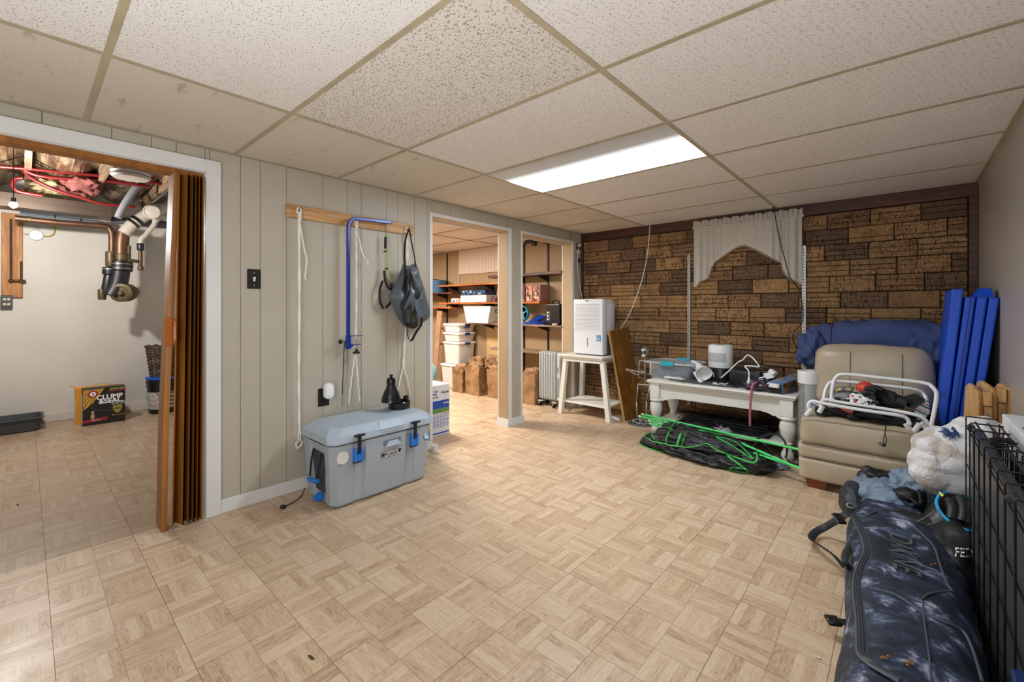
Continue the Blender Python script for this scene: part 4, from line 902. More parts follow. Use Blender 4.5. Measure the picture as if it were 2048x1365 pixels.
# devices at the end of the wall by the brick corner
o_=thing('corner_outlet','black outlet high on the wall by the brick corner, holding a white plug','outlet',(XL,4.36,1.90))
obj('plate',MB().cbox(XL,4.31,1.84,XL+.006,4.395,1.91,.002),BLACKP,o_)
wp=thing('plugged_cord','white plug with cord running down to the dehumidifier','cord',(XL+.02,4.36,1.25))
obj('plug',MB().cyl((XL+.006,4.345,1.885),(XL+.035,4.345,1.885),.020,14),WPLAST,wp,smooth=True)
obj('cord',MB().tube(smoothpath([(XL+.03,4.345,1.885),(XL+.03,4.315,1.86),(XL+.02,4.31,1.75),(XL+.015,4.315,1.6),(XL+.02,4.34,1.43),(XL+.05,4.37,1.25)],6),.004,6),WPLAST,wp,smooth=True)
obj('clip',MB().cbox(XL+.0,4.31,1.795,XL+.03,4.355,1.81,.002),WPLAST,wp)
o_=thing('black_jack','small black wall jack with a thin wire below the corner outlet','jack',(XL,4.36,1.7))
obj('plate',MB().cbox(XL,4.335,1.68,XL+.015,4.375,1.73,.002),BLACKP,o_); obj('wire',MB().tube(smoothpath([(XL+.012,4.372,1.68),(XL+.012,4.39,1.62),(XL+.015,4.405,1.60)],5),.0018,5),BLACKP,o_)
# ================================================================== UTILITY ROOM
COPPER=mat('aged copper','#5d4330',.42,.6,0,60,.3,9); BRASS=mat('brass fitting','#5a4d36',.5,.6,0,60,.3,14); RUB=mat('rubber coupling','#16161a',.4)
PVC=mat('white pvc','#b5aca0',.35,0,0,60,.06,9); FOAM=mat('grey foam','#565d62',.7); REDP=mat('red pex','#640e0b',.4); GALV=mat('duct metal','#5a4c41',.4,.6,0,60,.12,3)
INS=NT('shiny insulation film'); q=INS.map(INS.pos(),scale=(1.2,14,8),rot=(0,0,.5)); n_=INS.noise(q,1.3,3,.55,.8); INS.set(Base_Color=INS.ramp(n_,[(.3,lin('#2a1e15')),(.52,lin('#5c4733')),(.72,lin('#9a866a'))]),Roughness=.22,Specular_IOR_Level=.9); INS.bump(n_,.9,.03); INS=INS.m
PINK=mat('pink fibreglass','#7d4640',.95,0,.8,22,.35,7); YEL=mat('yellow fibreglass','#b8a47c',.95,0,.6,30,.15,9); JOIST=mat_wood('old joist','#4c3626','#7c6249','#a3896c',(1,9,9),3,.8)
cu_=bpy.data.objects['ceiling_utility']
for i,y in enumerate([-1.75,-1.3,-.85,-.42,.02,.46,.90,1.3]): obj('joist',MB().cbox(XU,y-.02,2.28,XL-.02,y+.02,2.5,.002),JOIST,cu_)
for i,y in enumerate([-.85,-.42,.02,.46,.90]):
    def fn(u,v,y=y): 
        x=XU+(XL-.02-XU)*u; yy=y+.022+.395*v; s=math.sin(PI*v); sg=.10+.05*noise.noise(Vector((x*1.3,y*3,0))); wr=.02*noise.noise(Vector((x*4,yy*22,y)))+.008*noise.noise(Vector((x*9,yy*50,y)))
        return Vector((x,yy,2.40-s*sg-wr*s))
    m=INS
    if i==2: pass
    obj('insulation_batt',MB().grid(fn,60,16),m,cu_,smooth='all')
obj('pink_insulation',MB().blob(P(165,372,z=2.27),(.30,.13,.05),4,.25,4,4,ridge=.3),PINK,cu_,smooth='all',label='torn pink insulation')
obj('yellow_insulation',MB().blob(P(105,378,z=2.28),(.34,.14,.045),6,.2,4,4,ridge=.25),YEL,cu_,smooth='all',label='pale yellow insulation')
dk=thing('air_duct','long dull metal air duct running below the joists of the utility room','duct',(-5.85,-.6,2.03))
obj('duct_body',MB().cbox(-5.98,-2.1,2.03,-5.78,.56,2.155,.003),GALV,dk); obj('seam_flange',MB().box(-5.785,-2.1,2.082,-5.772,.56,2.090).box(-5.785,-2.1,2.035,-5.772,.56,2.045),GALV,dk)
obj('end_cap',MB().cbox(-5.985,.555,2.025,-5.77,.57,2.16,.002),GALV,dk)
def pl(pts,x): return [P(*q,x=x) for q in pts]
def pipe(name,label,cat,pts,x,r,m,fit=(),group=None):
    ps=pl(pts,x); t=thing(name,label,cat,tuple(ps[0])); obj('tube_run',MB().tube(smoothpath(ps,4) if len(ps)>2 else ps,r,14),m,t,smooth=True)
    for nm,a,bb,rr_,mm in fit: a,bb=P(*a,x=x),P(*bb,x=x); d_=(bb-a)*.08; obj(nm,MB().tube([a,a+d_,bb-d_,bb],[rr_*.9,rr_,rr_,rr_*.9],18),mm,t,smooth=True)
    return t
pipe('copper_drain_pipe','long copper drain pipe under the duct, bending down at its right end','pipe',[(30,437),(120,446),(206,453),(220,460),(224,472),(224,500),(224,520)],-5.9,.028,COPPER,
  [('fitting',(55,439.5),(62,440),.033,BRASS),('hub',(222,504),(222,534),.044,BRASS),('coupling',(219,535),(219,550),.056,RUB),('clamp_band',(219,538),(219,540),.058,STEEL),('black_elbow',(219,549),(211,590),.042,RUB),('cleanout',(204,579),(204,600),.032,BRASS)])
st_=pipe('drain_stack','thick copper drain stack with black rubber coupling and brass cleanout on the utility wall','pipe',[(247,462),(244,478),(243,500),(243,524)],-5.9,.058,COPPER,
  [('collar',(243,508),(243,521),.062,BRASS),('coupling',(243,523),(242,543),.092,RUB),('clamp_band',(243,528),(243,529.5),.095,STEEL),('clamp_band',(242,537),(242,538.5),.095,STEEL)])
obj('black_elbow',MB().tube(smoothpath(pl([(241,540),(238,560),(232,578),(224,592)],-5.9),5),.078,16),RUB,st_,smooth=True)
a=P(244,586,x=-5.84); dv=Vector((.75,-.35,-.05)).normalized(); Q4=dv.to_track_quat('Z','Y').to_matrix().to_4x4()
obj('cleanout_hub',MB().lathe([(.06,-.26),(.075,-.14),(.092,-.12),(.092,-.04),(.080,-.03),(.080,.01),(.092,.015),(.092,.03),(.066,.034),(.064,.02),(0,.02)],M4=Matrix.Translation(a)@Q4,seg=28),BRASS,st_,smooth=True)
obj('cleanout_nut',MB().lathe([(.022,.03),(.022,.05),(0,.05)],M4=Matrix.Translation(a)@Q4,seg=6),BRASS,st_)
pv=pipe('pvc_drain_pipe','large whitish plastic drain pipe entering from the right above the copper stack','pipe',[(350,409),(318,420),(290,432),(262,452),(248,468)],-5.85,.056,PVC,[('band',(277,440),(272,444),.064,BLACKP),('band',(268,446),(264,449),.064,BLACKP)])
a=P(303,424,x=-5.72); obj('cleanout_cap',MB().lathe([(.070,-.10),(.072,0),(.062,.004),(.060,-.004),(0,-.002)],M4=Matrix.Translation(a)@Vector((.9,-.3,-.1)).to_track_quat('Z','Y').to_matrix().to_4x4(),seg=28),PVC,pv,smooth=True,label='round cap facing the door')
pipe('small_drain_pipe','thin white and copper drain pipe right of the thick stack','pipe',[(350,436),(334,433),(320,434),(311,440),(308,450),(292,470),(283,478),(281,490)],-5.86,.024,PVC,
  [('elbow',(318,434),(308,444),.031,PVC),('coupling',(281,487),(281,501),.030,RUB)])
pipe('copper_riser','short copper riser with tee beside the thick stack','pipe',[(257,492),(257,524)],-5.88,.020,BRASS,[('branch',(259,521),(281,524),.017,BRASS),('drop',(281,498),(281,535),.018,COPPER),('end_valve',(281,533),(281,541),.024,BRASS)])
pipe('foam_covered_pipe','grey foam covered pipe between duct and copper pipe','pipe',[(40,430),(110,438),(195,448)],-6.05,.034,FOAM,[('hanger_strap',(60,432),(60,398),.006,STEEL),('joint_tape',(108,437.5),(111,438),.036,BLACKP),('joint_tape',(160,443.5),(163,444),.036,BLACKP)])
pipe('foam_covered_pipe','short grey foam covered pipe right of the duct end','pipe',[(222,440),(300,447),(350,452)],-6.05,.036,FOAM,[('hanger_strap',(300,447),(300,405),.006,STEEL)])
pipe('steel_pipe','grey bent conduit pipe crossing the utility room ceiling toward the door','pipe',[(236,436),(250,408),(272,376),(286,366),(297,348),(303,335)],-5.4,.030,mat('grey pipe paint','#77777a',.45))
pipe('red_water_line','upper red plastic water line under the joists','water line',[(0,333),(60,338),(120,344),(215,353),(280,362),(360,372)],-5.3,.014,REDP)
pipe('red_water_line','middle red plastic water line under the joists','water line',[(52,342),(80,352),(140,358),(215,362),(300,374)],-5.35,.015,REDP)
pipe('red_water_line','long curved red plastic water line passing the pink insulation','water line',[(45,340),(56,352),(80,366),(115,382),(160,395),(205,408),(270,414)],-5.5,.014,REDP)
pipe('red_water_line','small red loop of water line at the far left','water line',[(45,356),(30,358),(25,370),(34,382),(60,388),(85,392)],-5.45,.013,REDP)
pipe('thin_conduit','thin metal conduit at the top right of the utility doorway','pipe',[(305,405),(330,385),(352,365)],-5.4,.008,STEEL)
va=P(262,350,z=2.2); v_=thing('vent_boot','crumpled white round duct cap above the grey pipe','vent',tuple(va))
obj('cap',MB().lathe([(.0,-.03),(.11,-.03),(.125,-.015),(.115,0),(.125,.015),(.11,.03),(0,.03)],va,24),PVC,v_,smooth=True)
wbd=tag(obj('backing_board',MB().cbox(XU,-.145,1.25,XU+.03,-.01,2.06,.003),mat_wood('rough pine board','#7d4f26','#a8713c','#c08a50',(9,9,1),2.5,.6,False)),'rough orange pine board fixed to the utility wall','board')
cp=thing('copper_water_pipes','pair of thin copper pipes with valves on the pine board','pipe',(XU+.05,-.08,1.42))
obj('riser',MB().tube([(XU+.05,-.085,2.0),(XU+.05,-.085,1.40)],.009,8),COPPER,cp,smooth=True); obj('riser',MB().tube([(XU+.05,-.02,1.6),(XU+.05,-.02,1.40)],.008,8),COPPER,cp,smooth=True)
obj('valve',MB().tube([(XU+.05,-.10,1.41),(XU+.05,.01,1.41)],.012,8).ball((XU+.055,-.085,1.41),.02,1).ball((XU+.055,-.02,1.41),.02,1),BRASS,cp,smooth=True)
ot=thing('metal_outlet','metal utility outlet box with a quad ivory receptacle at the far left','outlet',(XU+.03,-.115,1.22))
obj('metal_box',MB().cbox(XU,-.15,1.145,XU+.045,-.075,1.27,.004),mat('dark steel','#4b4a48',.4,.7),ot)
for z in (1.185,1.23): 
    for y in (-.126,-.10): obj('receptacle',MB().cyl((XU+.045,y,z),(XU+.05,y,z),.011,12),mat('ivory plastic','#c9bd9a',.4),ot)
jb=thing('junction_box','round white ceiling-box cover with cables on the utility wall','junction box',(XU+.02,.078,1.87))
obj('cover',MB().lathe([(0,0),(.050,.0),(.052,.01),(.045,.022),(0,.026)],M4=Matrix.Translation((XU+.004,.078,1.868))@Matrix.Rotation(PI/2,4,'Y'),seg=24),WPLAST,jb,smooth=True)
obj('cable',MB().tube(smoothpath([(XU+.02,.03,1.87),(XU+.02,-.03,1.88),(XU+.02,-.07,1.93),(XU+.02,-.075,2.02)],5),.006,6),mat('grey cable','#a9a59c',.5),jb,smooth=True)
obj('cable',MB().tube(smoothpath([(XU+.02,.125,1.865),(XU+.02,.17,1.87),(XU+.02,.20,1.91),(XU+.02,.205,2.02)],5),.006,6),mat('yellow cable','#b79c2c',.5),jb,smooth=True)
ub=thing('lamp_bulb','bare lit bulb hanging in front of the duct in the utility room','bulb',(-5.02,-.06,1.93))
eb=NT('bulb glow'); eb.set(Base_Color=(1,1,1,1),Emission_Color=(1,.97,.92,1),Emission_Strength=60.0)
bp=P(27,410,x=-5.02); obj('glass',MB().ball(bp,.024,2),eb.m,ub,smooth='all'); obj('socket',MB().cyl(bp+Vector((0,0,.018)),bp+Vector((0,0,.055)),.014,10).cyl(bp+Vector((0,0,.05)),(bp.x,bp.y,2.5),.003,6),BLACKP,ub)
# litter boxes
def litter(name,lab,x0,x1,y0,y1,h,front,m,open_=False):
    t=thing(name,lab,'carton',((x0+x1)/2,(y0+y1)/2,0)); obj('carton',MB().cbox(x0,y0,.0,x1,y1,h,.002),[m],t); return t
BX=mat('black carton','#16130f',.4); 
tb=litter('litter_box','yellow and white cat litter carton behind the black one',-6.17,-6.05,.335,.635,.355,None,mat('orange carton','#d08a1e',.45))
obj('open_flap',MB().quadslab([(-6.05,.335,.352),(-6.17,.335,.352),(-6.18,.295,.375),(-6.06,.295,.378)],(0,0,.002)),M['orange carton'],tb); obj('white_side',MB().box(-6.168,.3335,.01,-6.052,.3345,.25),mat('white side card','#c5c2bb',.5),tb)
fb_=litter('litter_box','black cat litter carton with white lettering on the utility room floor',-6.035,-5.90,.375,.685,.36,None,BX)
fx=-5.8985
rays=NT('sunburst print'); s=rays.add('ShaderNodeSeparateXYZ'); rays.link(rays.pos(),s.inputs[0]); ang=rays.math('ARCTAN2',rays.math('SUBTRACT',s.outputs[2],.31),rays.math('SUBTRACT',s.outputs[1],.455))
fr=rays.math('FRACT',rays.math('MULTIPLY',ang,4.0)); rays.set(Base_Color=rays.mix(rays.math('LESS_THAN',fr,.45),lin('#8a6a26'),lin('#c99c3a')),Roughness=.4)
obj('sunburst',MB().quadslab([(fx,.378,.35),(fx,.53,.35),(fx,.45,.22),(fx,.378,.15)],(.0006,0,0)),rays.m,fb_)
obj('logo_disc',disc((fx+.0008,.447,.303),.037,(1,0,0),.0008),mat('logo red','#9a2430',.4),fb_); obj('logo_inner',disc((fx+.0016,.447,.303),.022,(1,0,0),.0008),WPLAST,fb_); obj('logo_arm',MB().quadslab([(fx+.0024,.436,.297),(fx+.0024,.440,.290),(fx+.0024,.458,.300),(fx+.0024,.455,.309)],(.0005,0,0)).quadslab([(fx+.0024,.440,.310),(fx+.0024,.452,.306),(fx+.0024,.455,.313),(fx+.0024,.444,.318)],(.0005,0,0)),M['logo red'],fb_)
text('lettering','CLUMP',.062,(fx+.0012,.568,.262),(0,1,.02),(0,0,1),WPLAST,fb_,sx=.98,bold=.0018); text('lettering','&SEAL.',.062,(fx+.0012,.578,.222),(0,1,.02),(0,0,1),WPLAST,fb_,sx=.98,bold=.0018)
text('lettering','SEVEN-DAY',.026,(fx+.0012,.63,.338),(0,1,.01),(0,0,1),mat('lime ink','#9ab53a',.4),fb_,sx=.9,bold=.0006); text('lettering','ODOR CONTROL',.02,(fx+.0012,.632,.320),(0,1,.01),(0,0,1),mat('magenta ink','#b02a5a',.4),fb_,sx=.8,bold=.0006)
text('lettering','COMPLETE ODOR\nSEALING LITTER',.015,(fx+.0012,.633,.193),(0,1,.02),(0,0,1),WPLAST,fb_,sx=.9); text('lettering','99.9% Dust Free',.016,(fx+.0012,.632,.075),(0,1,.02),(0,0,1),mat('yellow ink','#c9b52a',.4),fb_,sx=.9)
obj('red_ribbon',MB().quadslab([(fx,.378,.028),(fx,.545,.038),(fx,.555,.068),(fx,.378,.052)],(.0006,0,0)),M['logo red'],fb_); text('lettering','Multi-Cat',.016,(fx+.0014,.47,.047),(0,1,.04),(0,0,1),WPLAST,fb_)
sh_=[(fx+.0008,.592,.170),(fx+.0008,.66,.176),(fx+.0008,.662,.13),(fx+.0008,.64,.10),(fx+.0008,.628,.092),(fx+.0008,.612,.10),(fx+.0008,.592,.125)]
obj('shield',MB().quadslab(sh_,(.0006,0,0)),mat('shield gold','#8f8340',.4),fb_); text('lettering','7-DAY\nGUARANTEE',.012,(fx+.0022,.627,.14),(0,1,0),(0,0,1),BLACKP,fb_)
obj('swoosh',MB().tube([Vector((fx+.001,.545+.10*math.cos(a),.18+.055*math.sin(a))) for a in [PI*.75+PI*1.1*i/14 for i in range(15)]],[.002+.006*math.sin(PI*i/14) for i in range(15)],5,flat=.1),mat('swoosh tan','#8a7860',.4),fb_)
obj('cat_figure',MB().blob((fx+.001,.445,.085),(.0012,.016,.032),1,0,1,2).blob((fx+.001,.445,.125),(.0012,.012,.012),1,0,1,2).quadslab([(fx+.001,.436,.132),(fx+.001,.442,.134),(fx+.001,.437,.143)],(.0005,0,0)).quadslab([(fx+.001,.454,.132),(fx+.001,.448,.134),(fx+.001,.453,.143)],(.0005,0,0)),mat('cat tan','#a98f6c',.5),fb_)
obj('side_label',MB().box(-6.02,.3738,.02,-5.91,.3748,.30),mat('side blue white','#a9bcc6',.4,0,0,60,.3,30),fb_); obj('carry_handle',MB().tube(smoothpath([(-5.97,.45,.36),(-5.97,.47,.385),(-5.97,.56,.39),(-5.97,.6,.36)],4),.004,6,flat=.4),mat('lime strap','#8c9b3a',.5),fb_,smooth=True)
# litter tray
tr=thing('litter_tray','dark grey plastic litter tray on the floor at the far left of the utility room','tray',(-6.15,-.1,0))
R1=lambda k,z:[Vector((-6.17+a,-.10+c,z)) for a,c in roundrect(.34-2*k,.44-2*k,.05,4)]
obj('tray_body',MB().loft([R1(.035,.001),R1(.025,.008),R1(.006,.115),R1(-.006,.118),R1(-.006,.126),R1(.012,.126),R1(.03,.02)]),mat('dark grey plastic','#3c4145',.45),tr,smooth=True); obj('litter',MB().loft([R1(.03,.02),R1(.028,.06)]),mat('litter','#5c5347',.95,0,.5,120),tr)
# buckets and wicker basket
def bucket(z0,z1,r,lab,label=False):
    t=thing('plastic_bucket',lab,'bucket',(-6.10,1.01,z0)); c=(-6.10,1.02,z0); h=z1-z0
    obj('pail',MB().lathe([(0,0),(r*.86,0),(r*.90,.01),(r,h-.05),(r+.008,h-.05),(r+.010,h-.035),(r+.002,h-.03),(r+.003,h-.012),(r+.010,h-.01),(r+.010,h),(0,h)],c,28),BLACKP,t,smooth=True)
    return t
bk=bucket(0,.335,.135,'black plastic bucket with grey printed label and wire handle')
lt=NT('bucket label'); n_=lt.noise(lt.map(lt.pos(),scale=(30,30,90)),1,2); s=lt.add('ShaderNodeSeparateXYZ'); lt.link(lt.pos(),s.inputs[0]); bands=lt.math('GREATER_THAN',lt.math('SINE',lt.math('MULTIPLY',s.outputs[2],150.0)),.45); rt=lt.math('GREATER_THAN',s.outputs[1],.99)
lt.set(Base_Color=lt.mix(lt.math('MULTIPLY',lt.math('MULTIPLY',bands,rt),.95),lt.mix(lt.ramp(n_,[(.55,(0,0,0)),(.6,(.5,.5,.5))]),lin('#b5b2ad'),lin('#50504f')),lin('#151515')),Roughness=.4)
obj('paper_label',MB().lathe([(.1235,.05),(.1345,.235)],(-6.10,1.02,0),32,a0=-2.6,a1=.9),lt.m,bk,smooth=True); text('lettering','RESI',.035,(-5.972,.975,.215),(-.15,1,0),(0,0,1),mat('dark red ink','#6b2a2a',.5),bk)
obj('wire_handle',MB().tube(smoothpath([(-6.07,.885,.22),(-6.0,.865,.17),(-5.96,.92,.155),(-5.955,1.0,.18),(-5.96,1.08,.22)],6),.003,6),STEEL,bk,smooth=True)
bk2=bucket(.335,.385,.137,'shallow black bucket lid stack under the wicker basket')
obj('blue_rim',MB().lathe([(.138,.035),(.148,.037),(.150,.058),(.14,.060)],(-6.10,1.02,.335),28),mat('blue lid','#1f55c0',.4),bk2,smooth=True,label='bright blue rim')
wk=thing('wicker_basket','tall dark twig wicker basket standing on the black bucket','basket',(-6.10,1.02,.40)); WICK=mat('wicker twig','#4a3a2e',.7,0,.3,60,.4,25)
for k in range(17):
    z=.408+.0185*k; r0=.105+.035*(k/16); ph=k%2*PI/9; pts=[Vector((-6.10+(r0+.006*math.cos(9*a+ph*9))*math.cos(a),1.02+(r0+.006*math.cos(9*a+ph*9))*math.sin(a),z+.003*math.sin(3*a+k))) for a in [2*PI*i/54 for i in range(54)]]
    obj('wicker_row',MB().tube(pts,.0075,5,closed=True),WICK,wk,smooth=True)
for k in range(18):
    a=2*PI*k/18; obj('stake',MB().tube([(-6.10+.105*math.cos(a),1.02+.105*math.sin(a),.402),(-6.10+.141*math.cos(a),1.02+.141*math.sin(a),.725)],.0045,5),WICK,wk)
obj('rolled_rim',MB().tube([Vector((-6.10+(.144+.006*math.sin(14*a))*math.cos(a),1.02+(.144+.006*math.sin(14*a))*math.sin(a),.722+.009*math.cos(11*a))) for a in [2*PI*i/70 for i in range(70)]],.011,6,closed=True),WICK,wk,smooth=True)
# ================================================================== BRICK WALL FIXTURES
def standard(x,z0,z1,lab):
    t=thing('shelf_standard',lab,'shelf standard',(x,YB-.035,z0)); y=YB-.03
    obj('channel',MB().box(x-.012,y-.012,z0,x-.0095,y,z1).box(x+.0095,y-.012,z0,x+.012,y,z1).box(x-.0125,y-.0135,z0,x+.0125,y-.012,z1),mat('galvanised strip','#b9bcbd',.35,.6),t)
    sb=MB(); z=z0+.02
    while z<z1-.02: sb.box(x-.003,y-.0142,z,x+.003,y-.0134,z+.013); z+=.0254
    o=obj('slots',sb,BLACKM,t); o['kind']='stuff'
standard(-1.577,.19,1.68,'left slotted metal shelf standard on the brick wall'); standard(-.618,.45,1.675,'right slotted metal shelf standard on the brick wall')
tag(obj('white_cable',MB().tube(smoothpath([P(*q,y=YB-.06) for q in [(1300,450),(1296,500),(1290,535),(1281,570),(1265,615),(1248,648),(1237,662)]],8),.0042,6),WPLAST,smooth=True),'thin white cable falling from ceiling to the leaning board','cable')
tag(obj('black_cable',MB().tube(smoothpath([P(*q,y=YB-.115) for q in [(1543,405),(1549,425),(1557,470),(1570,520),(1580,555)]]+[P(*q,y=YB-.06) for q in [(1598,580),(1605,615),(1604,645),(1588,665),(1586,680),(1596,700),(1612,715),(1628,735)]],8),.0038,6),BLACKP,smooth=True),'thin black cable hanging in front of the curtain','cable')
# valance --------------------------------------------------------------------------
CURT=NT('curtain voile'); CURT.set(Base_Color=CURT.ramp(CURT.noise(CURT.map(CURT.pos(),scale=(1,1,.4)),90,2),[(.3,lin('#cbc5b8')),(.7,lin('#dad5c9'))]),Roughness=.85); tr_=CURT.add('ShaderNodeBsdfTranslucent'); tr_.inputs[0].default_value=lin('#cfc9bc'); ms=CURT.add('ShaderNodeMixShader'); ms.inputs[0].default_value=.25; CURT.link(CURT.b.outputs[0],ms.inputs[1]); CURT.link(tr_.outputs[0],ms.inputs[2]); CURT.link(ms.outputs[0],CURT.n['Material Output'].inputs[0]); CURT=CURT.m
cv=thing('curtain_valance','off-white ruffled valance with lace edge on the brick wall','curtain',(-1.09,YB-.07,1.5)); cyy=YB-.072
bot=[P(*q,y=cyy) for q in [(1389,572),(1400,560),(1416,552),(1419,539),(1431,519),(1451,505),(1476,489),(1489,486),(1509,494),(1538,509),(1561,520),(1566,537),(1578,552),(1603,563)]]
x0,x1=bot[0].x-.005,bot[-1].x+.003
def zb(x):
    for a,c in zip(bot,bot[1:]):
        if a.x<=x<=c.x: return a.z+(c.z-a.z)*(x-a.x)/max(1e-6,c.x-a.x)
    return bot[0].z if x<bot[0].x else bot[-1].z
def plt(x,v):
    side=1 if (x<x0+.22 or x>x1-.22) else .15
    return (.012*math.sin(x*95+1.5*math.sin(x*9))+.010*math.sin(x*41+2))*(side*(.35+.65*v)+.25*(1-v))
def cfn(u,v):
    x=x0+(x1-x0)*u; zt_=1.945; z=zt_+(zb(x)-zt_)*v; return Vector((x,cyy+plt(x,v),z))
cp_=obj('panel',MB().grid(cfn,200,24),CURT,cv,smooth='all')
obj('header_ruffle',MB().grid(lambda u,v:Vector((x0-.008+(x1-x0+.016)*u,cyy-.006+.012*math.sin(u*150+v)*(.3+v),1.935+.055*v+.006*math.sin(u*63)*v)),240,4),CURT,cv,smooth='all')
obj('rod_pocket',MB().grid(lambda u,v:Vector((x0-.008+(x1-x0+.016)*u,cyy-.016*math.sin(PI*v)+.004*math.sin(u*170),1.915+.026*v)),240,5),CURT,cv,smooth='all')
LACE=mat('cream lace','#d6d0c0',.8)
def edge(u): x=x0+(x1-x0)*u; return Vector((x,cyy+plt(x,1),zb(x)))
obj('lace_band',MB().grid(lambda u,v:edge(u)+Vector((0,-.002,-.001-.012*v)),160,2),LACE,cp_,smooth='all')
ls=MB(); L_=[edge(i/400) for i in range(401)]; acc=0; last=L_[0]
for i,p in enumerate(L_):
    acc+=(p-last).length; last=p
    if acc>.022: acc=0; ls.tube([p+Vector((.010*math.cos(a),-.003,-.015-.011*math.sin(a))) for a in [PI*k/6-.1 for k in range(7)]],.0016,4); ls.tube([p+Vector((.006*math.cos(a),-.003,-.014-.006*math.sin(a))) for a in [PI*k/5 for k in range(6)]],.0012,4)
o=obj('lace_scallops',ls,LACE,cp_); o['kind']='stuff'
obj('rod',MB().tube([(x0-.01,cyy,1.928),(x1+.01,cyy,1.928)],.007,8).box(x0-.012,cyy-.004,1.92,x0-.006,YB-.02,1.936).box(x1+.006,cyy-.004,1.92,x1+.012,YB-.02,1.936),WPLAST,cv)
# ================================================================== SIDE TABLE AND DEHUMIDIFIER
st=thing('side_table','white painted side table with splayed legs and lower shelf under the dehumidifier','table',(-2.5,4.1,0))
tx0,tx1,ty0,ty1=-2.80,-2.242,3.87,4.33
obj('tabletop',MB().cbox(tx0,ty0,.628,tx1,ty1,.646,.004),WHITEW,st); obj('top_moulding',MB().cbox(tx0+.015,ty0+.012,.612,tx1-.015,ty1-.012,.628,.003),WHITEW,st)
obj('apron',MB().cbox(tx0+.05,ty0+.03,.575,tx1-.05,ty1-.03,.612,.002),WHITEW,st)
for sx,xb,xt in ((0,-2.785,-2.725),(1,-2.195,-2.275)):
    for yb,yt in ((3.915,3.93),(4.325,4.27)):
        w_=.024; obj('leg',MB().loft([[Vector((xb+a*w_,yb+c*w_,0)) for a,c in ((-1,-1),(1,-1),(1,1),(-1,1))],[Vector((xt+a*w_,yt+c*w_,.61)) for a,c in ((-1,-1),(1,-1),(1,1),(-1,1))]]),WHITEW,st,bevel=.002)
obj('lower_shelf',MB().cbox(-2.755,3.92,.125,-2.225,4.31,.145,.003),WHITEW,st)
dh=thing('dehumidifier','white dehumidifier with louvred front standing on the white side table','dehumidifier',(-2.48,4.12,.647))
DW=mat('appliance white','#dfe4ea',.35); dx0,dx1,dy0,dy1=-2.665,-2.305,3.98,4.25
obj('front_shell',MB().cbox(dx0,dy0,.656,dx1,dy0+.10,1.243,.012),DW,dh,smooth=True); obj('rear_shell',MB().cbox(dx0+.006,dy0+.095,.86,dx1-.006,dy1,1.20,.012).cbox(dx0+.012,dy0+.095,1.16,dx1-.012,dy1-.03,1.238,.01),DW,dh,smooth=True)
obj('water_tank',MB().cbox(dx0+.02,dy0+.095,.658,dx1-.02,dy1-.06,.85,.01),mat('smoky plastic','#6d7277',.3),dh,smooth=True,label='smoky grey water tank')
obj('tank_seam',MB().box(dx0+.002,dy0-.0006,.905,dx1-.002,dy0+.001,.907),mat('seam grey','#9ba1a8',.5),dh); obj('feet',MB().box(dx0+.03,dy0+.02,.6465,dx1-.03,dy1-.06,.657),BLACKP,dh)
lv=MB(); r=random.Random(2)
for i in range(19):
    z=1.185-i*.0145
    for j in range(10):
        xx=dx0+.025+j*.030+(.015 if i%2 else 0)
        if xx+.022<dx1-.015: lv.quadslab([(xx,dy0-.0012,z),(xx+.022,dy0-.0012,z-.005),(xx+.022,dy0-.0012,z-.0015),(xx,dy0-.0012,z+.0035)],(0,.002,0))
o=obj('louvre_slots',lv,mat('slot grey','#4c545d',.6),dh); o['kind']='stuff'
obj('water_window',MB().cbox(-2.49,dy0-.001,.74,-2.482,dy0+.001,.83,.0005),BLACKP,dh); obj('energy_sticker',MB().box(-2.375,dy0-.0012,.80,-2.325,dy0,.865),mat('sticker cyan blue','#2a7fc4',.4),dh,label='blue energy sticker')
obj('sticker_mark',MB().tube([(-2.367,dy0-.0016,.842),(-2.350,dy0-.0016,.855),(-2.334,dy0-.0016,.842)],.0018,4).box(-2.370,dy0-.002,.822,-2.333,dy0-.001,.832),WPLAST,dh); text('lettering','TOSOT',.016,(-2.49,dy0-.001,1.222),(1,0,0),(0,0,1),M['dark ink'],dh,bold=.0003); text('lettering','energy',.011,(-2.351,dy0-.0016,.810),(1,0,0),(0,0,1),WPLAST,dh)
# leaning board
lbp=[(-2.085,4.05,.0),(-2.03,4.36,.0),(-2.215,4.37,.935),(-2.262,4.05,.905)]
lb_=thing('leaning_board','oak veneered board leaning on the side table near the skeleton','board',(-2.1,4.2,0)); obj('veneer_panel',MB().quadslab(lbp,(-.006,.002,0)),OAKB,lb_)
obj('raw_edge',MB().quadslab([lbp[0],lbp[3],Vector(lbp[3])+Vector((-.022,-.002,0)),Vector(lbp[0])+Vector((-.022,-.002,0))],(0,.006,0)).quadslab([Vector(q)+Vector((-.0065,.003,0)) for q in lbp],(-.014,0,0)),mat('chipboard edge','#a98452',.8,0,.3,200,.2,80),lb_,label='pale chipboard edge')
tag(obj('white_tube',MB().cyl((-2.30,4.07,.022),(-2.13,3.99,.022),.018,14).cyl((-2.13,3.99,.022),(-2.128,3.989,.022),.014,12),WPLAST,smooth=True),'short white tube lying on the floor by the leaning board','tube')
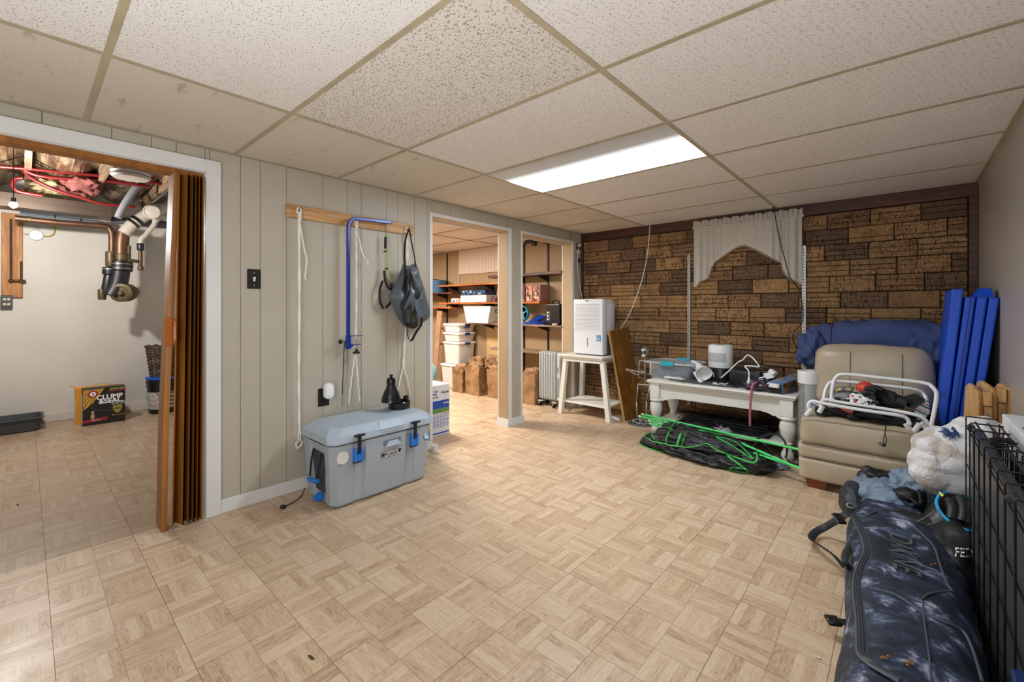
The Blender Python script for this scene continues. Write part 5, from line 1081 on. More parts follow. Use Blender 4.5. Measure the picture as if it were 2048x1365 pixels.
# skeleton ----------------------------------------------------------------------------
sk=thing('skeleton_figure','small metal skeleton figure standing on a round base by the console table','figurine',(-1.93,4.06,0)); SY=4.05
PS=lambda px,py,dy=0:P(px,py,y=SY+dy); BONE=mat('silver bone','#a9a9a6',.35,.7)
hc=PS(1290,705); sb_=MB().ball(hc+Vector((0,0,.01)),(.040,.046,.042),3).ball(hc+Vector((0,-.014,-.030)),(.026,.028,.022),2)
skl=obj('skull',sb_,BONE,sk,smooth='all'); obj('eye_socket',MB().ball(hc+Vector((-.018,-.038,.006)),(.013,.010,.014),2),BLACKM,skl,smooth='all'); obj('eye_socket',MB().ball(hc+Vector((.014,-.040,.006)),(.013,.010,.014),2),BLACKM,skl,smooth='all'); obj('nose_hole',MB().ball(hc+Vector((-.002,-.044,-.012)),(.005,.005,.008),1),BLACKM,skl)
tl=MB()
for k in range(6): tl.box(hc.x-.017+k*.0058,hc.y-.043,hc.z-.038,hc.x-.0125+k*.0058,hc.y-.038,hc.z-.027)
obj('teeth',tl,WPLAST,skl)
sp_=MB(); a,c=PS(1290,720),PS(1290,770)
for k in range(14): p=a.lerp(c,k/13); sp_.ball(p,(.009,.009,.0085),1)
sp_.tube([PS(1290,712),c],.0045,6); obj('spine',sp_,BONE,sk,smooth='all')
obj('shoulder_bar',MB().tube([PS(1279,722),PS(1302,723)],.006,6),BONE,sk); obj('hip_bar',MB().tube([PS(1275,769),PS(1301,771)],.008,6),BONE,sk)
obj('arm',MB().tube([PS(1279,722),PS(1277,752)],.006,6).tube([PS(1277,752),PS(1256,741)],.0045,6),BONE,sk); obj('arm',MB().tube([PS(1302,723),PS(1300,750,-.05)],.006,6).tube([PS(1300,750,-.05),PS(1288,745,-.08)],.0045,6),BONE,sk)
obj('hand',MB().tube([PS(1288,746,-.06),PS(1256,740,-.05)],.007,6).ball(PS(1255,740,-.03),(.018,.012,.014),2),BONE,sk,smooth='all'); obj('hand',MB().ball(PS(1287,745,-.07),(.017,.014,.014),2),BONE,sk,smooth='all')
for px,kx,fx_ in ((1276,1273,1275),(1300,1293,1293)): obj('leg',MB().tube([PS(px,771),PS(kx,804)],.006,6).tube([PS(kx,804),PS(fx_,840)],.0065,6).ball(PS(kx,804),.009,1),BONE,sk,smooth='all')
bc=(-1.93,4.07,0); obj('base_disc',MB().lathe([(.125,0),(.125,.006),(0,.008)],bc,28),DSTEEL,sk); obj('foot_ring',MB().tube([Vector((-1.93+.085*math.cos(a)+.01*math.sin(7*a),4.07+.06*math.sin(a),.02+.007*math.sin(9*a))) for a in [2*PI*i/40 for i in range(40)]],.007,6,closed=True),BONE,sk,smooth=True)
# ================================================================== CONSOLE TABLE
ct=thing('console_table','long white low table with turned legs along the brick wall','table',(-1.16,4.03,0)); X0,X1,Y0,Y1,ZT=-1.735,-.575,3.765,4.30,.497
obj('tabletop',MB().cbox(X0,Y0,ZT-.022,X1,Y1,ZT,.010).cbox(X0+.012,Y0+.012,ZT-.034,X1-.012,Y1-.012,ZT-.02,.004),WHITEW,ct,smooth=True)
ZA0,ZA1=.345,.463
obj('apron',MB().cbox(X0+.09,Y0+.062,ZA0,X1-.09,Y0+.08,ZA1,.002),WHITEW,ct); obj('apron',MB().cbox(X0+.09,Y1-.08,ZA0,X1-.09,Y1-.062,ZA1,.002),WHITEW,ct); obj('apron',MB().cbox(X0+.062,Y0+.1,ZA0,X0+.08,Y1-.1,ZA1,.002),WHITEW,ct); obj('apron',MB().cbox(X1-.08,Y0+.1,ZA0,X1-.062,Y1-.1,ZA1,.002),WHITEW,ct)
legp=[(.0,0),(.026,.0),(.036,.03),(.036,.05),(.024,.085),(.022,.098)]; legq=[(.030,.128),(.022,.14),(.026,.155),(.040,.205),(.046,.25),(.042,.285),(.030,.297),(.028,.301),(.044,.308),(.048,.318),(.044,.328),(.030,.334)]
for lx in (X0+.068,X1-.068):
    for ly in (Y0+.068,Y1-.068):
        l_=obj('leg',MB().lathe([(a*1.2,c) for a,c in legp],(lx,ly,0),20).lathe([(a*1.2,c) for a,c in legq],(lx,ly,0),20).cbox(lx-.043,ly-.043,.332,lx+.043,ly+.043,.463,.004),WHITEW,ct,smooth=True)
for sx,xx in ((1,X0+.104),(-1,X1-.104)):
    pts=[(0,ZA0+.03),(0,ZA0-.040),(.02,ZA0-.038),(.045,ZA0-.020),(.06,ZA0-.024),(.075,ZA0-.014),(.10,ZA0-.006),(.14,ZA0),(.14,ZA0+.03)]
    obj('corner_bracket',MB().quadslab([(xx+sx*a,Y0+.060,z) for a,z in pts],(0,.016,0)),WHITEW,ct)
obj('lower_shelf',MB().cbox(X0+.045,Y0+.045,.100,X1-.045,Y1-.045,.125,.004),WHITEW,ct)
# tote with blue latches on the table
TZ=ZT+.0008
CLR=NT('clear plastic'); CLR.set(Base_Color=lin('#dfe6ea'),Roughness=.12,Alpha=.24); CLR=CLR.m
tt=thing('clear_tote','clear plastic tote with turquoise latches on the left end of console table','storage bin',(-1.58,4.02,TZ)); tm=Matrix.Translation((-1.565,4.03,0))@Matrix.Rotation(-.04,4,'Z')
def RR(w_,d_,z,r=.03): return [tm@Vector((a,c,z)) for a,c in roundrect(w_,d_,r,3)]
b=MB().loft([RR(.36,.28,TZ),RR(.37,.29,TZ+.008),RR(.40,.32,TZ+.13),RR(.43,.35,TZ+.135),RR(.43,.35,TZ+.145)],cap=False); b.add(RR(.36,.28,TZ),[tuple(range(16))]); obj('tub',b,CLR,tt,smooth=True)
obj('lid',MB().loft([RR(.44,.36,TZ+.143),RR(.44,.36,TZ+.160),RR(.41,.33,TZ+.163)]),CLR,tt,smooth=True); obj('rim',MB().tube(RR(.442,.362,TZ+.150),.0045,6,closed=True),mat('clear rim','#c9d2d6',.2),tt)
TURQ=mat('turquoise plastic','#2fa3bd',.3)
for s_,lb in ((-1,'front'),(1,'rear')): obj('latch',MB().cbox(-.062,s_*.186-.012,TZ+.128,.062,s_*.186+.012,TZ+.170,.006,tm),TURQ,tt,smooth=True)
obj('dark_contents',MB().blob(tm@Vector((0,-.01,TZ+.058)),(.165,.125,.05),8,.15,3,4,e=.6),mat('navy cloth','#34495f',.8),tt,smooth='all'); obj('white_contents',MB().blob(tm@Vector((.04,-.125,TZ+.018)),(.10,.018,.012),9,.1,3,3,e=.7),WPLAST,tt,smooth='all')
# air purifier
ap=thing('air_purifier','white cylindrical air purifier with black base on the console table','air purifier',(-1.205,4.14,TZ)); c=(-1.205,4.14,TZ); R=.102
obj('white_shell',MB().lathe([(R-.002,.125),(R,.130),(R,.305),(R-.004,.318),(R-.018,.325),(.05,.326),(.045,.318),(0,.318)],c,40),WPLAST,ap,smooth=True)
obj('black_base',MB().lathe([(.085,0),(R-.004,.006),(R-.004,.118),(R-.008,.128),(0,.128)],c,40),BLACKP,ap,smooth=True); obj('grille_band',MB().lathe([(R+.0008,.175),(R+.0008,.255)],c,28,a0=-2.9,a1=-.85),mat('perforated grey','#b4b9bd',.6,0,.3,500),ap,smooth=True)
obj('top_vent',MB().lathe([(.044,.319),(.040,.3255),(0,.3255)],c,24),mat('dark vent','#3a3f44',.5),ap)
# white clamp lamp
wl=thing('clip_lamp','white clip-on work lamp lying on the console table front edge','lamp',(-1.30,3.88,TZ)); a=Vector((-1.295,3.93,TZ+.115)); dirv=(Vector((.50,-.75,-.45))).normalized(); Q=dirv.to_track_quat('Z','Y').to_matrix().to_4x4()
obj('reflector_bell',MB().lathe([(.028,-.02),(.04,.0),(.058,.03),(.067,.055),(.068,.062),(.064,.058),(.052,.03),(.03,.002),(0,-.004)],M4=Matrix.Translation(a)@Q,seg=28),WPLAST,wl,smooth=True)
a2=P(1385,727,y=3.99); sl=MB(); obj('vented_neck',MB().tube([a-dirv*.0,a.lerp(a2,.35),a2],[.030,.036,.030],16),WPLAST,wl,smooth=True)
dn=(a2-a).normalized(); pn=dn.cross(Vector((0,1,0))).normalized(); fr_=-(dn.cross(pn)).normalized(); fr_=fr_ if fr_.y<0 else -fr_
for k in range(7): 
    p=a.lerp(a2,.38+.09*k)+fr_*.0345; sl.tube([p-pn*.018+dn*.004,p+pn*.018-dn*.004],.0022,4)
o=obj('vent_slots',sl,mat('slot grey','#4c545d',.6),wl); o['kind']='stuff'
obj('spring_clamp',MB().quadslab([P(1385,745,y=3.92),P(1394,742,y=3.92),P(1404,765,y=3.88),P(1398,766,y=3.88)],(0,.03,0)).tube(smoothpath([P(1398,765,y=3.86),P(1412,760,y=3.84),P(1425,745,y=3.84),P(1428,755,y=3.86)],5),.0025,5),WPLAST,wl,bevel=.001)
# black radio box
br=thing('battery_charger','black box-shaped charger with vents and handle on the console table','charger',(-.95,4.08,TZ)); BG=mat('charcoal plastic','#23262a',.45)
obj('housing',MB().cbox(-1.10,4.0,TZ,-.86,4.2,TZ+.125,.012),BG,br,smooth=True); obj('side_housing',MB().cbox(-.865,4.02,TZ,-.79,4.2,TZ+.14,.012),BLACKP,br,smooth=True)
vs_=MB()
for k in range(7): vs_.box(-1.035+k*.008,3.9985,TZ+.07,-1.031+k*.008,4.0005,TZ+.098)
for k in range(6): vs_.box(-.955+k*.008,3.9985,TZ+.07,-.951+k*.008,4.0005,TZ+.098)
for k in range(5): vs_.box(-1.02+k*.008,3.9985,TZ+.02,-1.016+k*.008,4.0005,TZ+.045)
o=obj('vent_slots',vs_,BLACKM,br); o['kind']='stuff'; obj('handle',MB().tube(smoothpath([(-1.02,4.1,TZ+.12),(-1.0,4.1,TZ+.155),(-.92,4.1,TZ+.165),(-.85,4.1,TZ+.155),(-.83,4.1,TZ+.13)],5),.009,8),BLACKP,br,smooth=True)
obj('gold_badge',MB().cbox(-.90,4.02,TZ+.124,-.87,4.04,TZ+.128,.001),mat('gold badge','#a8904a',.4,.5),br)
# power bar lead (white)
tag(obj('white_lead',MB().tube(smoothpath([P(1442,756,y=3.90),P(1455,745,y=3.90),P(1475,726,y=3.93),P(1486,720,y=3.95),P(1494,711,y=3.96),P(1503,714,y=3.95),P(1513,725,y=3.93),P(1518,734,y=3.92),P(1505,733,y=3.90),P(1490,733,y=3.89),P(1497,742,y=3.87),P(1498,755,y=3.86)],6),.0052,8),WPLAST,smooth=True),'stiff white lead arching over the console table','cord')
tag(obj('white_plug',MB().tube([P(1498,755,y=3.86),P(1498,762,y=3.85),P(1496,770,y=3.85)],[.006,.012,.014],8).tube([P(1495,770,y=3.85),P(1494,774,y=3.85)],.003,4).tube([P(1497,770,y=3.85),P(1497,774,y=3.85)],.003,4),WPLAST,smooth=True),'white two-pin plug hanging at the end of white lead','plug')
tag(obj('white_adapter',MB().tube([P(1540,742,y=4.0),P(1550,750,y=3.98)],[.024,.028],6).quadslab([P(1526,748,y=3.97),P(1545,744,y=3.97),P(1548,756,y=3.96),P(1530,760,y=3.96)],(0,.03,0)).tube([P(1518,757,y=3.95),P(1528,755,y=3.95)],.007,6).tube([P(1518,761,y=3.95),P(1528,760,y=3.95)],.005,6),WPLAST,bevel=.002),'white power adapter with clip lying behind the tool carton','adapter')
# tangle of black wire
r=random.Random(11); tw_=MB(); pts=[]
for k in range(46): pts.append(Vector((-1.06+r.uniform(-.16,.22),3.885+r.uniform(-.06,.07),TZ+.006+abs(r.gauss(0,.022)))))
tw_.tube(smoothpath(pts,6),.0026,5); tag(obj('wire_tangle',tw_,BLACKP,smooth=True),'tangle of thin black wires in front of the charger','wires')
r=random.Random(5); pts=[Vector((-1.12+r.uniform(-.07,.07),3.86+r.uniform(-.03,.03),TZ+.008+abs(r.gauss(0,.01)))) for k in range(16)]; tag(obj('wire_tangle',MB().tube(smoothpath(pts,6),.003,5),WPLAST,smooth=True),'small coil of white wire right of the clip lamp','wires')
tag(obj('dark_cloth',MB().blob((-1.30,3.98,TZ+.004),(.30,.15,.007),3,.02,4,4,e=.6,zmin=TZ),mat('grey green mat','#4b524e',.8,0,.3,60,.25,30),smooth='all'),'dark grey placemat under the lamp and purifier','mat')
# tool carton
tc=thing('tool_carton','blue and orange printed tool carton, end towards viewer, on the console table','box',(-.68,3.95,TZ)); cm=Matrix.Translation((-.66,3.99,TZ+.03))@Matrix.Rotation(-.32,4,'Z')@Matrix.Rotation(.10,4,'X')
obj('carton',MB().cbox(-.055,-.19,-.01,.055,.19,.07,.002,cm),mat('carton blue','#5b7fae',.35),tc)
obj('top_print',MB().box(-.05,-.17,.0705,.05,.12,.0713,cm),printmat('tool print',['#6d8fb8','#6d8fb8','#5b7fae','#c9743a','#8aa3c0','#3a4f72'],28),tc); obj('side_print',MB().box(.0552,-.17,-.004,.0560,.17,.064,cm),printmat('tool side print',['#3b3029','#3b3029','#7d4a2a','#a8602e','#4c5f82'],26),tc)
obj('green_patch',MB().box(-.03,.11,.071,.035,.18,.0718,cm),mat('olive ink','#8c9a35',.5),tc); obj('open_end',MB().cbox(-.05,-.196,-.006,.05,-.18,.064,.002,cm),BLACKM,tc); obj('white_tool_part',MB().cbox(-.052,-.215,.035,.04,-.17,.066,.010,cm),WPLAST,tc,smooth=True)
tag(obj('purple_bag',MB().blob((-.83,3.89,TZ+.030),(.12,.085,.032),12,.35,4,4,e=.8,zmin=TZ+.001,ridge=.4),mat('dark purple plastic','#3b2f42',.15,0,.4,40,.5,16),smooth='all'),'crumpled dark purple plastic bag on the table front','plastic bag')
tag(obj('blue_sleeve',MB().quadslab([(-.90,3.93,TZ+.06),(-.80,3.91,TZ+.066),(-.79,3.95,TZ+.070),(-.89,3.97,TZ+.065)],(0,0,.006)),mat('carton blue','#5b7fae',.35)),'flat light blue paper sleeve on the purple bag','paper')
pk=thing('pink_leash','pink rope leash hanging over the table front edge','leash',(-.84,3.75,.15)); pts=[P(1513,765,y=3.80),P(1506,770,y=3.765),P(1503,782,y=3.755),P(1501,800,y=3.752),P(1500,830,y=3.75),P(1500,852,y=3.75)]
obj('cord',MB().tube(smoothpath(pts,6),.0085,10),mat('faded pink rope','#b0647f',.7,0,.4,300),pk,smooth=True); obj('black_clip',MB().tube(smoothpath([P(1500,852,y=3.75),P(1500,862,y=3.75),P(1499,872,y=3.75)],4),[.0085]*9,8).tube([P(1500,874,y=3.75)+Vector((.010*math.cos(a),0,.014*math.sin(a))) for a in [2*PI*i/12 for i in range(12)]],.003,6,closed=True),BLACKP,pk,smooth=True)
# clear cylinder with white rim
cy=thing('clear_cylinder','tall clear plastic cylinder with white rim between table and armless chair','container',(-.505,3.80,0)); c=(-.505,3.82,0); R=.068
obj('white_collar',MB().lathe([(R+.002,.60),(R+.004,.605),(R+.004,.69),(R-.001,.692),(R-.004,.60),(R+.002,.60)],c,30),WPLAST,cy,smooth=True); obj('clear_wall',MB().lathe([(R,.02),(R,.60)],c,30),CLR,cy,smooth=True)
obj('liner',MB().lathe([(R-.006,.02),(R-.006,.60)],c,18,a0=-1.9,a1=-.4),mat('grey liner','#9c9d98',.4),cy,smooth=True); obj('foot',MB().lathe([(0,0),(R+.003,0),(R+.003,.022),(0,.022)],c,28),DSTEEL,cy)
# things below the table ---------------------------------------------------------------
wc=thing('folded_wire_crate','black wire crate folded flat on the lower shelf of console table','crate',(-1.1,4.0,.126))
for k,(z,dx_) in enumerate(((.145,0),(.175,.015),(.20,-.01))):
    for i in range(19): 
        x=-1.50+dx_+i*.040; obj('wire',MB().tube([(x,3.86,z),(x,4.19,z)],.0022,4),BLACKP,wc)
    for i in range(6): y=3.86+i*.066; obj('wire',MB().tube([(-1.50+dx_,y,z+.003),(-.78+dx_,y,z+.003)],.0028,4),BLACKP,wc)
obj('plastic_pan',MB().cbox(-1.50,3.85,.1265,-.77,4.20,.138,.003),BLACKP,wc)
# tent / canopy heap ----------------------------------------------------------------------
def gsheet(out,h,seed,m,name,parent,nr=12,fold=.03,fx_=9,prof=.5,base=None,top=None,dirn=(1,.3)):
    n=len(out); c=sum(out,Vector())/n; pts=smoothpath(out+[out[0]],4)[:-1]; K=len(pts); vs=[];fs=[]
    if top is not None: c=Vector(top)
    for i in range(nr+1):
        t=i/nr
        for p in pts:
            q=p.lerp(c,t); hh=h*(1-(1-t)**2)**prof if t<1 else h
            sp=Vector((q.x*fx_*dirn[0]+seed,q.y*fx_*dirn[1]*3,seed)); f=((.5-abs(noise.noise(sp)))*fold+noise.noise(sp*2.3)*fold*.5)*min(1,t*2.5)
            vs.append(Vector((q.x,q.y,q.z+hh+f)))
    for i in range(nr):
        for k in range(K): fs.append((i*K+k,i*K+(k+1)%K,(i+1)*K+(k+1)%K,(i+1)*K+k))
    low=len(vs); 
    for p in pts: vs.append(Vector((p.x,p.y,max(.002,p.z-.02))))
    for k in range(K): fs.append((low+k,low+(k+1)%K,(k+1)%K,k))
    fs.append(tuple(range(low+K-1,low-1,-1)))
    return obj(name,MB().add(vs,fs),m,parent,smooth='all'),pts
TENT=NT('black tent cloth'); TENT.set(Base_Color=lin('#10131a'),Roughness=.3,Specular_IOR_Level=.5); TENT.bump(TENT.noise(TENT.map(TENT.pos(),scale=(1,2,2)),14,4,.6,1.0),.7,.02); TENT=TENT.m
GREENP=mat('green piping','#37b34a',.5); GREENPOLE=mat('bright green pole','#4fd873',.3)
tn=thing('folded_tent','heap of black tent fabric with green piping on floor before the console table','tent',(-1.15,3.6,0))
F0=lambda px,py,z=0.0:P(px,py,z=z)
sh_o,pts=gsheet([F0(a,c_,.0) for a,c_ in [(1278,888),(1300,899),(1360,914),(1420,929),(1470,944),(1520,946),(1548,928),(1530,905),(1440,885),(1360,872),(1300,868)]],.03,1.1,TENT,'ground_flap',tn,nr=12,fold=.02)
obj('piping',MB().tube([p+Vector((0,0,.004)) for p in pts],.005,6,closed=True),GREENP,tn,smooth=True)
def roll(a,b_,r0,r1,h,seed,flatz=.6,nm='fabric_roll',rib=None):
    a,b_=Vector(a),Vector(b_); d_=b_-a; L=d_.length; u_=d_.normalized(); n_=Vector((-u_.y,u_.x,0)).normalized(); K=44; N=60; rings=[]
    for i in range(N+1):
        t=i/N; rr_=(r0+(r1-r0)*t)*(math.sin(PI*min(1,max(.0,t*.97+.015)))**.38); c=a+d_*t+Vector((0,0,0)); ring=[]
        for k in range(K):
            th=2*PI*k/K; sp=Vector((t*L*5.5+seed,th*1.6*(1 if th<PI else 1)+math.sin(th)*.2,seed*1.3)); sp=Vector((t*L*4.5+seed,math.cos(th)*1.9,math.sin(th)*1.9)); 
            f=1+.75*(min(.5,abs(noise.noise(sp*1.1)))-.2)+.35*(min(.5,abs(noise.noise(sp*2.6)))-.2)+.12*noise.noise(Vector((t*L*14,math.cos(th)*1.2,math.sin(th)*1.2+seed)))
            q=c+n_*math.cos(th)*rr_*f*1.25+Vector((0,0,1))*math.sin(th)*rr_*flatz*f; q.z=max(.004,q.z); ring.append(q)
        rings.append(ring)
    o_=obj(nm,MB().loft(rings),TENT,tn,smooth='all')
    for idx in (rib or ()):
        obj('piping',MB().tube([rings[i][idx]+Vector((0,-.002,.003)) for i in range(3,N-2)],.0052,6,flat=.7),GREENP,tn,smooth=True)
    return rings
roll(F0(1285,880,.045),F0(1505,934,.045),.075,.10,.1,1.3,.62,rib=())
roll(F0(1300,873,.085),F0(1520,915,.09),.085,.12,.1,4.1,.62,rib=())
roll(F0(1315,862,.13),F0(1500,898,.125),.075,.10,.1,7.7,.65,rib=())
roll(F0(1480,925,.06),F0(1548,925,.07),.085,.09,.1,9.2,.8)
roll(F0(1325,852,.15),F0(1440,866,.155),.075,.075,.1,2.9,.6)
hv=[];hf=[]
for c_ in tn.children:
    if c_.name.startswith(('fabric_roll','ground_flap')): o0=len(hv); hv+=[W[c_][0]@v.co for v in c_.data.vertices]; hf+=[tuple(i+o0 for i in p.vertices) for p in c_.data.polygons]
heap=BVHTree.FromPolygons(hv,hf)
def edging(qs,r=.0055):      # piping sewn on the heap's surface
    pts=[Vector((1260+a/2.8,660+c/2.8,0)) for a,c in qs]; run=[]; runs=[]
    for q in smoothpath(pts,7):
        d_=(P(q.x,q.y,y=3.0)-Vector((0,0,EYE))).normalized(); h=heap.ray_cast(Vector((0,0,EYE)),d_)[0]
        if h is None or (run and (h-run[-1]).length>.10):
            if len(run)>2: runs.append(run)
            run=[]
        if h is not None: run.append(h-d_*.003)
    if len(run)>2: runs.append(run)
    for rn_ in runs: obj('piping',MB().tube(rn_,r,6,flat=.6),GREENP,tn,smooth=True)
for qs,r_ in (([(235,568),(218,572),(203,636),(262,652)],.005),([(285,582),(262,650)],.008),([(310,586),(290,655)],.008),([(262,652),(310,658),(365,655),(410,640),(440,640),(480,670),(540,695),(620,725),(690,745),(712,720),(700,665),(650,625),(560,590),(480,570)],.006),([(480,598),(540,610),(600,635),(660,690),(688,722),(670,716),(600,668),(540,632),(484,604)],.005),([(120,588),(160,552),(210,548),(240,562)],.005),([(122,594),(150,622),(200,640)],.005),([(52,602),(75,592),(100,610),(130,626),(180,640)],.005),([(120,692),(200,702),(272,722),(240,728),(180,716),(122,699)],.005),([(545,705),(600,745),(660,790)],.009),([(540,795),(575,770),(600,772),(650,780)],.006),([(232,546),(262,505),(270,490)],.005),([(265,530),(292,508),(325,500)],.007)): edging(qs,r_)
# poles
def pole(a,b_,lab,r=.0085):
    d_=(b_-a); t=thing('tent_pole',lab,'tent pole',tuple(a),0,None); obj('rod',MB().tube([a,b_],r,10),GREENPOLE,t,smooth=True)
    for f in (.28,.52): p=a+d_*f; obj('ferrule',MB().tube([p,p+d_.normalized()*.012],r*1.25,10),DSTEEL,t)
    obj('tip',MB().tube([a-d_.normalized()*.004,a+d_.normalized()*.02],r*1.15,10),mat('pale pole tip','#b8e8c4',.3),t)
pole(P(1284,829,y=3.70),P(1604,901,y=3.44),'uppermost long green tent pole crossing the heap')
pole(P(1278,833,y=3.68),P(1470,877,y=3.56),'short green tent pole just under the uppermost one'); pole(P(1298,842,y=3.66),P(1606,938,y=3.36),'green tent pole, lower of the crossing bundle',.008)
pole(P(1300,848,y=3.64),P(1500,907,y=3.50),'thin green tent pole under the lower bundle',.007); pole(P(1480,886,y=3.50),P(1606,941,y=3.34),'green tent pole end nearest the floor by the armless chair',.0085)
zb_=thing('zip_pouch','clear zip pouch with purple strip lying on the tent heap','pouch',(-1.12,3.72,.2)); PC_=P(1442,866,y=3.72)
obj('pouch',MB().blob(PC_,(.075,.03,.035),4,.4,5,3,ridge=.5),CLR,zb_,smooth='all'); obj('foil_contents',MB().blob(PC_+Vector((-.01,.0,-.004)),(.045,.02,.022),8,.5,6,3,ridge=.5),mat('crumpled foil','#c5c8cb',.2,.6),zb_,smooth=20); obj('purple_strip',MB().tube([P(1430,846,y=3.72),P(1443,858,y=3.71)],.008,6,flat=.3),mat('purple strip','#7c2f86',.4),zb_)
hs=MB().tube(smoothpath([P(1508,882,y=3.70),P(1530,872,y=3.72),P(1552,868,y=3.73),P(1567,880,y=3.70),P(1574,900,y=3.62),P(1570,918,z=.012),P(1560,920,z=.012),P(1578,905,z=.02),P(1604,922,z=.012)],6),.0075,8).tube(smoothpath([P(1505,892,z=.16),P(1520,884,z=.15),P(1534,895,z=.12),P(1545,910,z=.05),P(1556,925,z=.012),P(1566,912,z=.012),P(1582,926,z=.012),P(1604,932,z=.012)],6),.007,8)
o=tag(obj('black_hose',hs,BLACKP,smooth=True),'looped black cable on the floor beside the table front leg','cable')
tag(obj('net_bag',MB().blob(P(1562,930,z=.03),(.055,.035,.024),5,.4,5,3,zmin=.001,ridge=.4).tube([P(1575,934,z=.02),P(1581,937,z=.012)],[.012,.008],8),mat('silvery net','#8b99a6',.4,.2,.8,160,.6,60),smooth=25),'small silvery blue net bag on the floor near the pole ends','pouch')
# ================================================================== ARMLESS CHAIR
LEA=NT('beige leather'); q=LEA.pos(); LEA.set(Base_Color=LEA.ramp(LEA.noise(q,3,3),[(.3,lin('#9f917a')),(.7,lin('#b5a790'))]),Roughness=.33,Specular_IOR_Level=.55); LEA.bump(LEA.math('ADD',LEA.noise(q,160,3),LEA.math('MULTIPLY',LEA.noise(q,9,3),2.5)),.14,.004); LEA=LEA.m
SEAM=mat('leather seam','#5f5340',.6)
ch=thing('armless_chair','beige leather armless chair with clutter on its seat, by the brick wall','chair',(-.17,3.7,0))
AX0,AX1,AF=-.492,.128,3.33
def pillow(x0,y0,z0,x1,y1,z1,r,puff=0,M4=None,seed=1,wr=0.0):
    b=MB(); bm=bmesh.new(); bmesh.ops.create_cube(bm,size=2); bmesh.ops.subdivide_edges(bm,edges=list(bm.edges),cuts=13,use_grid_fill=True)
    c=Vector(((x0+x1)/2,(y0+y1)/2,(z0+z1)/2)); h=Vector(((x1-x0)/2,(y1-y0)/2,(z1-z0)/2))
    for v in bm.verts:
        u=v.co.copy(); p=Vector((u.x*h.x,u.y*h.y,u.z*h.z)); q_=Vector([max(-(h[i]-r),min(h[i]-r,p[i])) for i in range(3)]); d=p-q_
        if d.length>1e-6: p=q_+d.normalized()*min(r,r if d.length>0 else 0)
        e=(1-u.x**2)*(1-u.y**2)*(1-u.z**2); f=[(1-u[(i+1)%3]**2)*(1-u[(i+2)%3]**2) for i in range(3)]
        for i in range(3): 
            if abs(u[i])>.99: p[i]+=math.copysign(puff*f[i],u[i])
        if wr: sp=Vector((p.x*14+seed,p.y*6,p.z*10)); p+=d.normalized()*noise.noise(sp)*wr if d.length>1e-6 else Vector()
        v.co=p+c if M4 is None else M4@p+c
    return b.bm(bm)
obj('base_panel',pillow(AX0-.01,AF-.005,.055,AX1,4.02,.195,.022,.006,seed=2,wr=.003),LEA,ch,smooth='all')
obj('seat_deck',pillow(AX0-.015,AF+.0,.185,AX1+.0,4.02,.285,.03,.004,seed=3,wr=.003),LEA,ch,smooth='all')
obj('seat_cushion',pillow(AX0-.0,AF+.005,.275,AX1-.03,3.80,.455,.03,.012,seed=4,wr=.008),LEA,ch,smooth='all')
for z,x1_ in ((.195,AX1),(.283,AX1-.02),(.447,AX1-.035)): obj('seam',MB().tube([(AX0+.01,AF-.002+.002,z),(x1_-.02,AF-.002,z)],.0032,6),SEAM if z<.4 else LEA,ch,smooth=True)
Mb=Matrix.Rotation(-.16,4,'X')
obj('back_cushion',pillow(-.462,3.76,.45,.145,3.93,.885,.075,.015,Mb,5,.004),LEA,ch,smooth='all')
obj('back_frame',pillow(AX0,3.98,.06,AX1,4.24,.72,.04,.004,seed=6),LEA,ch,smooth='all')
for xx in (-.265,.0): obj('seam',MB().tube([Mb@Vector((xx-(-.16),-.088-.012*(1-(z/.2175)**2),z))+Vector((-.1585,3.845,.6675)) for z in [-.17+.034*i for i in range(11)]],.0025,5),SEAM,ch,smooth=True)
def footb(x,y): return MB().loft([[Vector((x+a*.045,y+c*.04,0)) for a,c in ((-1,-1),(1,-1),(1,1),(-1,1))],[Vector((x+a*.062,y+c*.055,.062)) for a,c in ((-1,-1),(1,-1),(1,1),(-1,1))]])
for x,y in ((-.405,3.40),(.09,3.40),(-.405,4.12),(.09,4.12)): obj('foot',footb(x,y),mat('cherry wood foot','#7c3a1a',.35),ch,bevel=.004,label='reddish tapered wooden foot')
# blue bundle on the back
BLU=NT('slate blue cloth'); BLU.set(Base_Color=lin('#3d4c7a'),Roughness=.8); BLU.bump(BLU.noise(BLU.pos(),12,4,.6,1.2),.5,.02); BLU=BLU.m
sb_=thing('cloth_bundle','slate blue cloth bundle tied with a cord, lying along the top behind the chair','bundle',(-.13,4.2,.73))
obj('roll',MB().blob((-.09,4.19,.885),(.46,.14,.165),21,.05,5,5,e=.62,ridge=.13,st=(1.6,.5,.5)),BLU,sb_,smooth='all')
obj('gathered_end',MB().blob((-.525,4.12,.83),(.085,.10,.14),9,.18,2.2,5,e=.9,ridge=.45,st=(1.6,1,.5)),BLU,sb_,smooth='all'); obj('droop',MB().blob((.13,4.13,.82),(.17,.12,.15),5,.1,2,5,ridge=.35,st=(1.6,1,.5)),BLU,sb_,smooth='all')
obj('tie_cord',MB().tube([Vector((-.385+.01*math.cos(a),4.17+.162*math.cos(a),.885+.178*math.sin(a))) for a in [2*PI*i/28 for i in range(28)]],.004,5,closed=True),mat('navy cord','#161c33',.7),sb_,smooth=True)
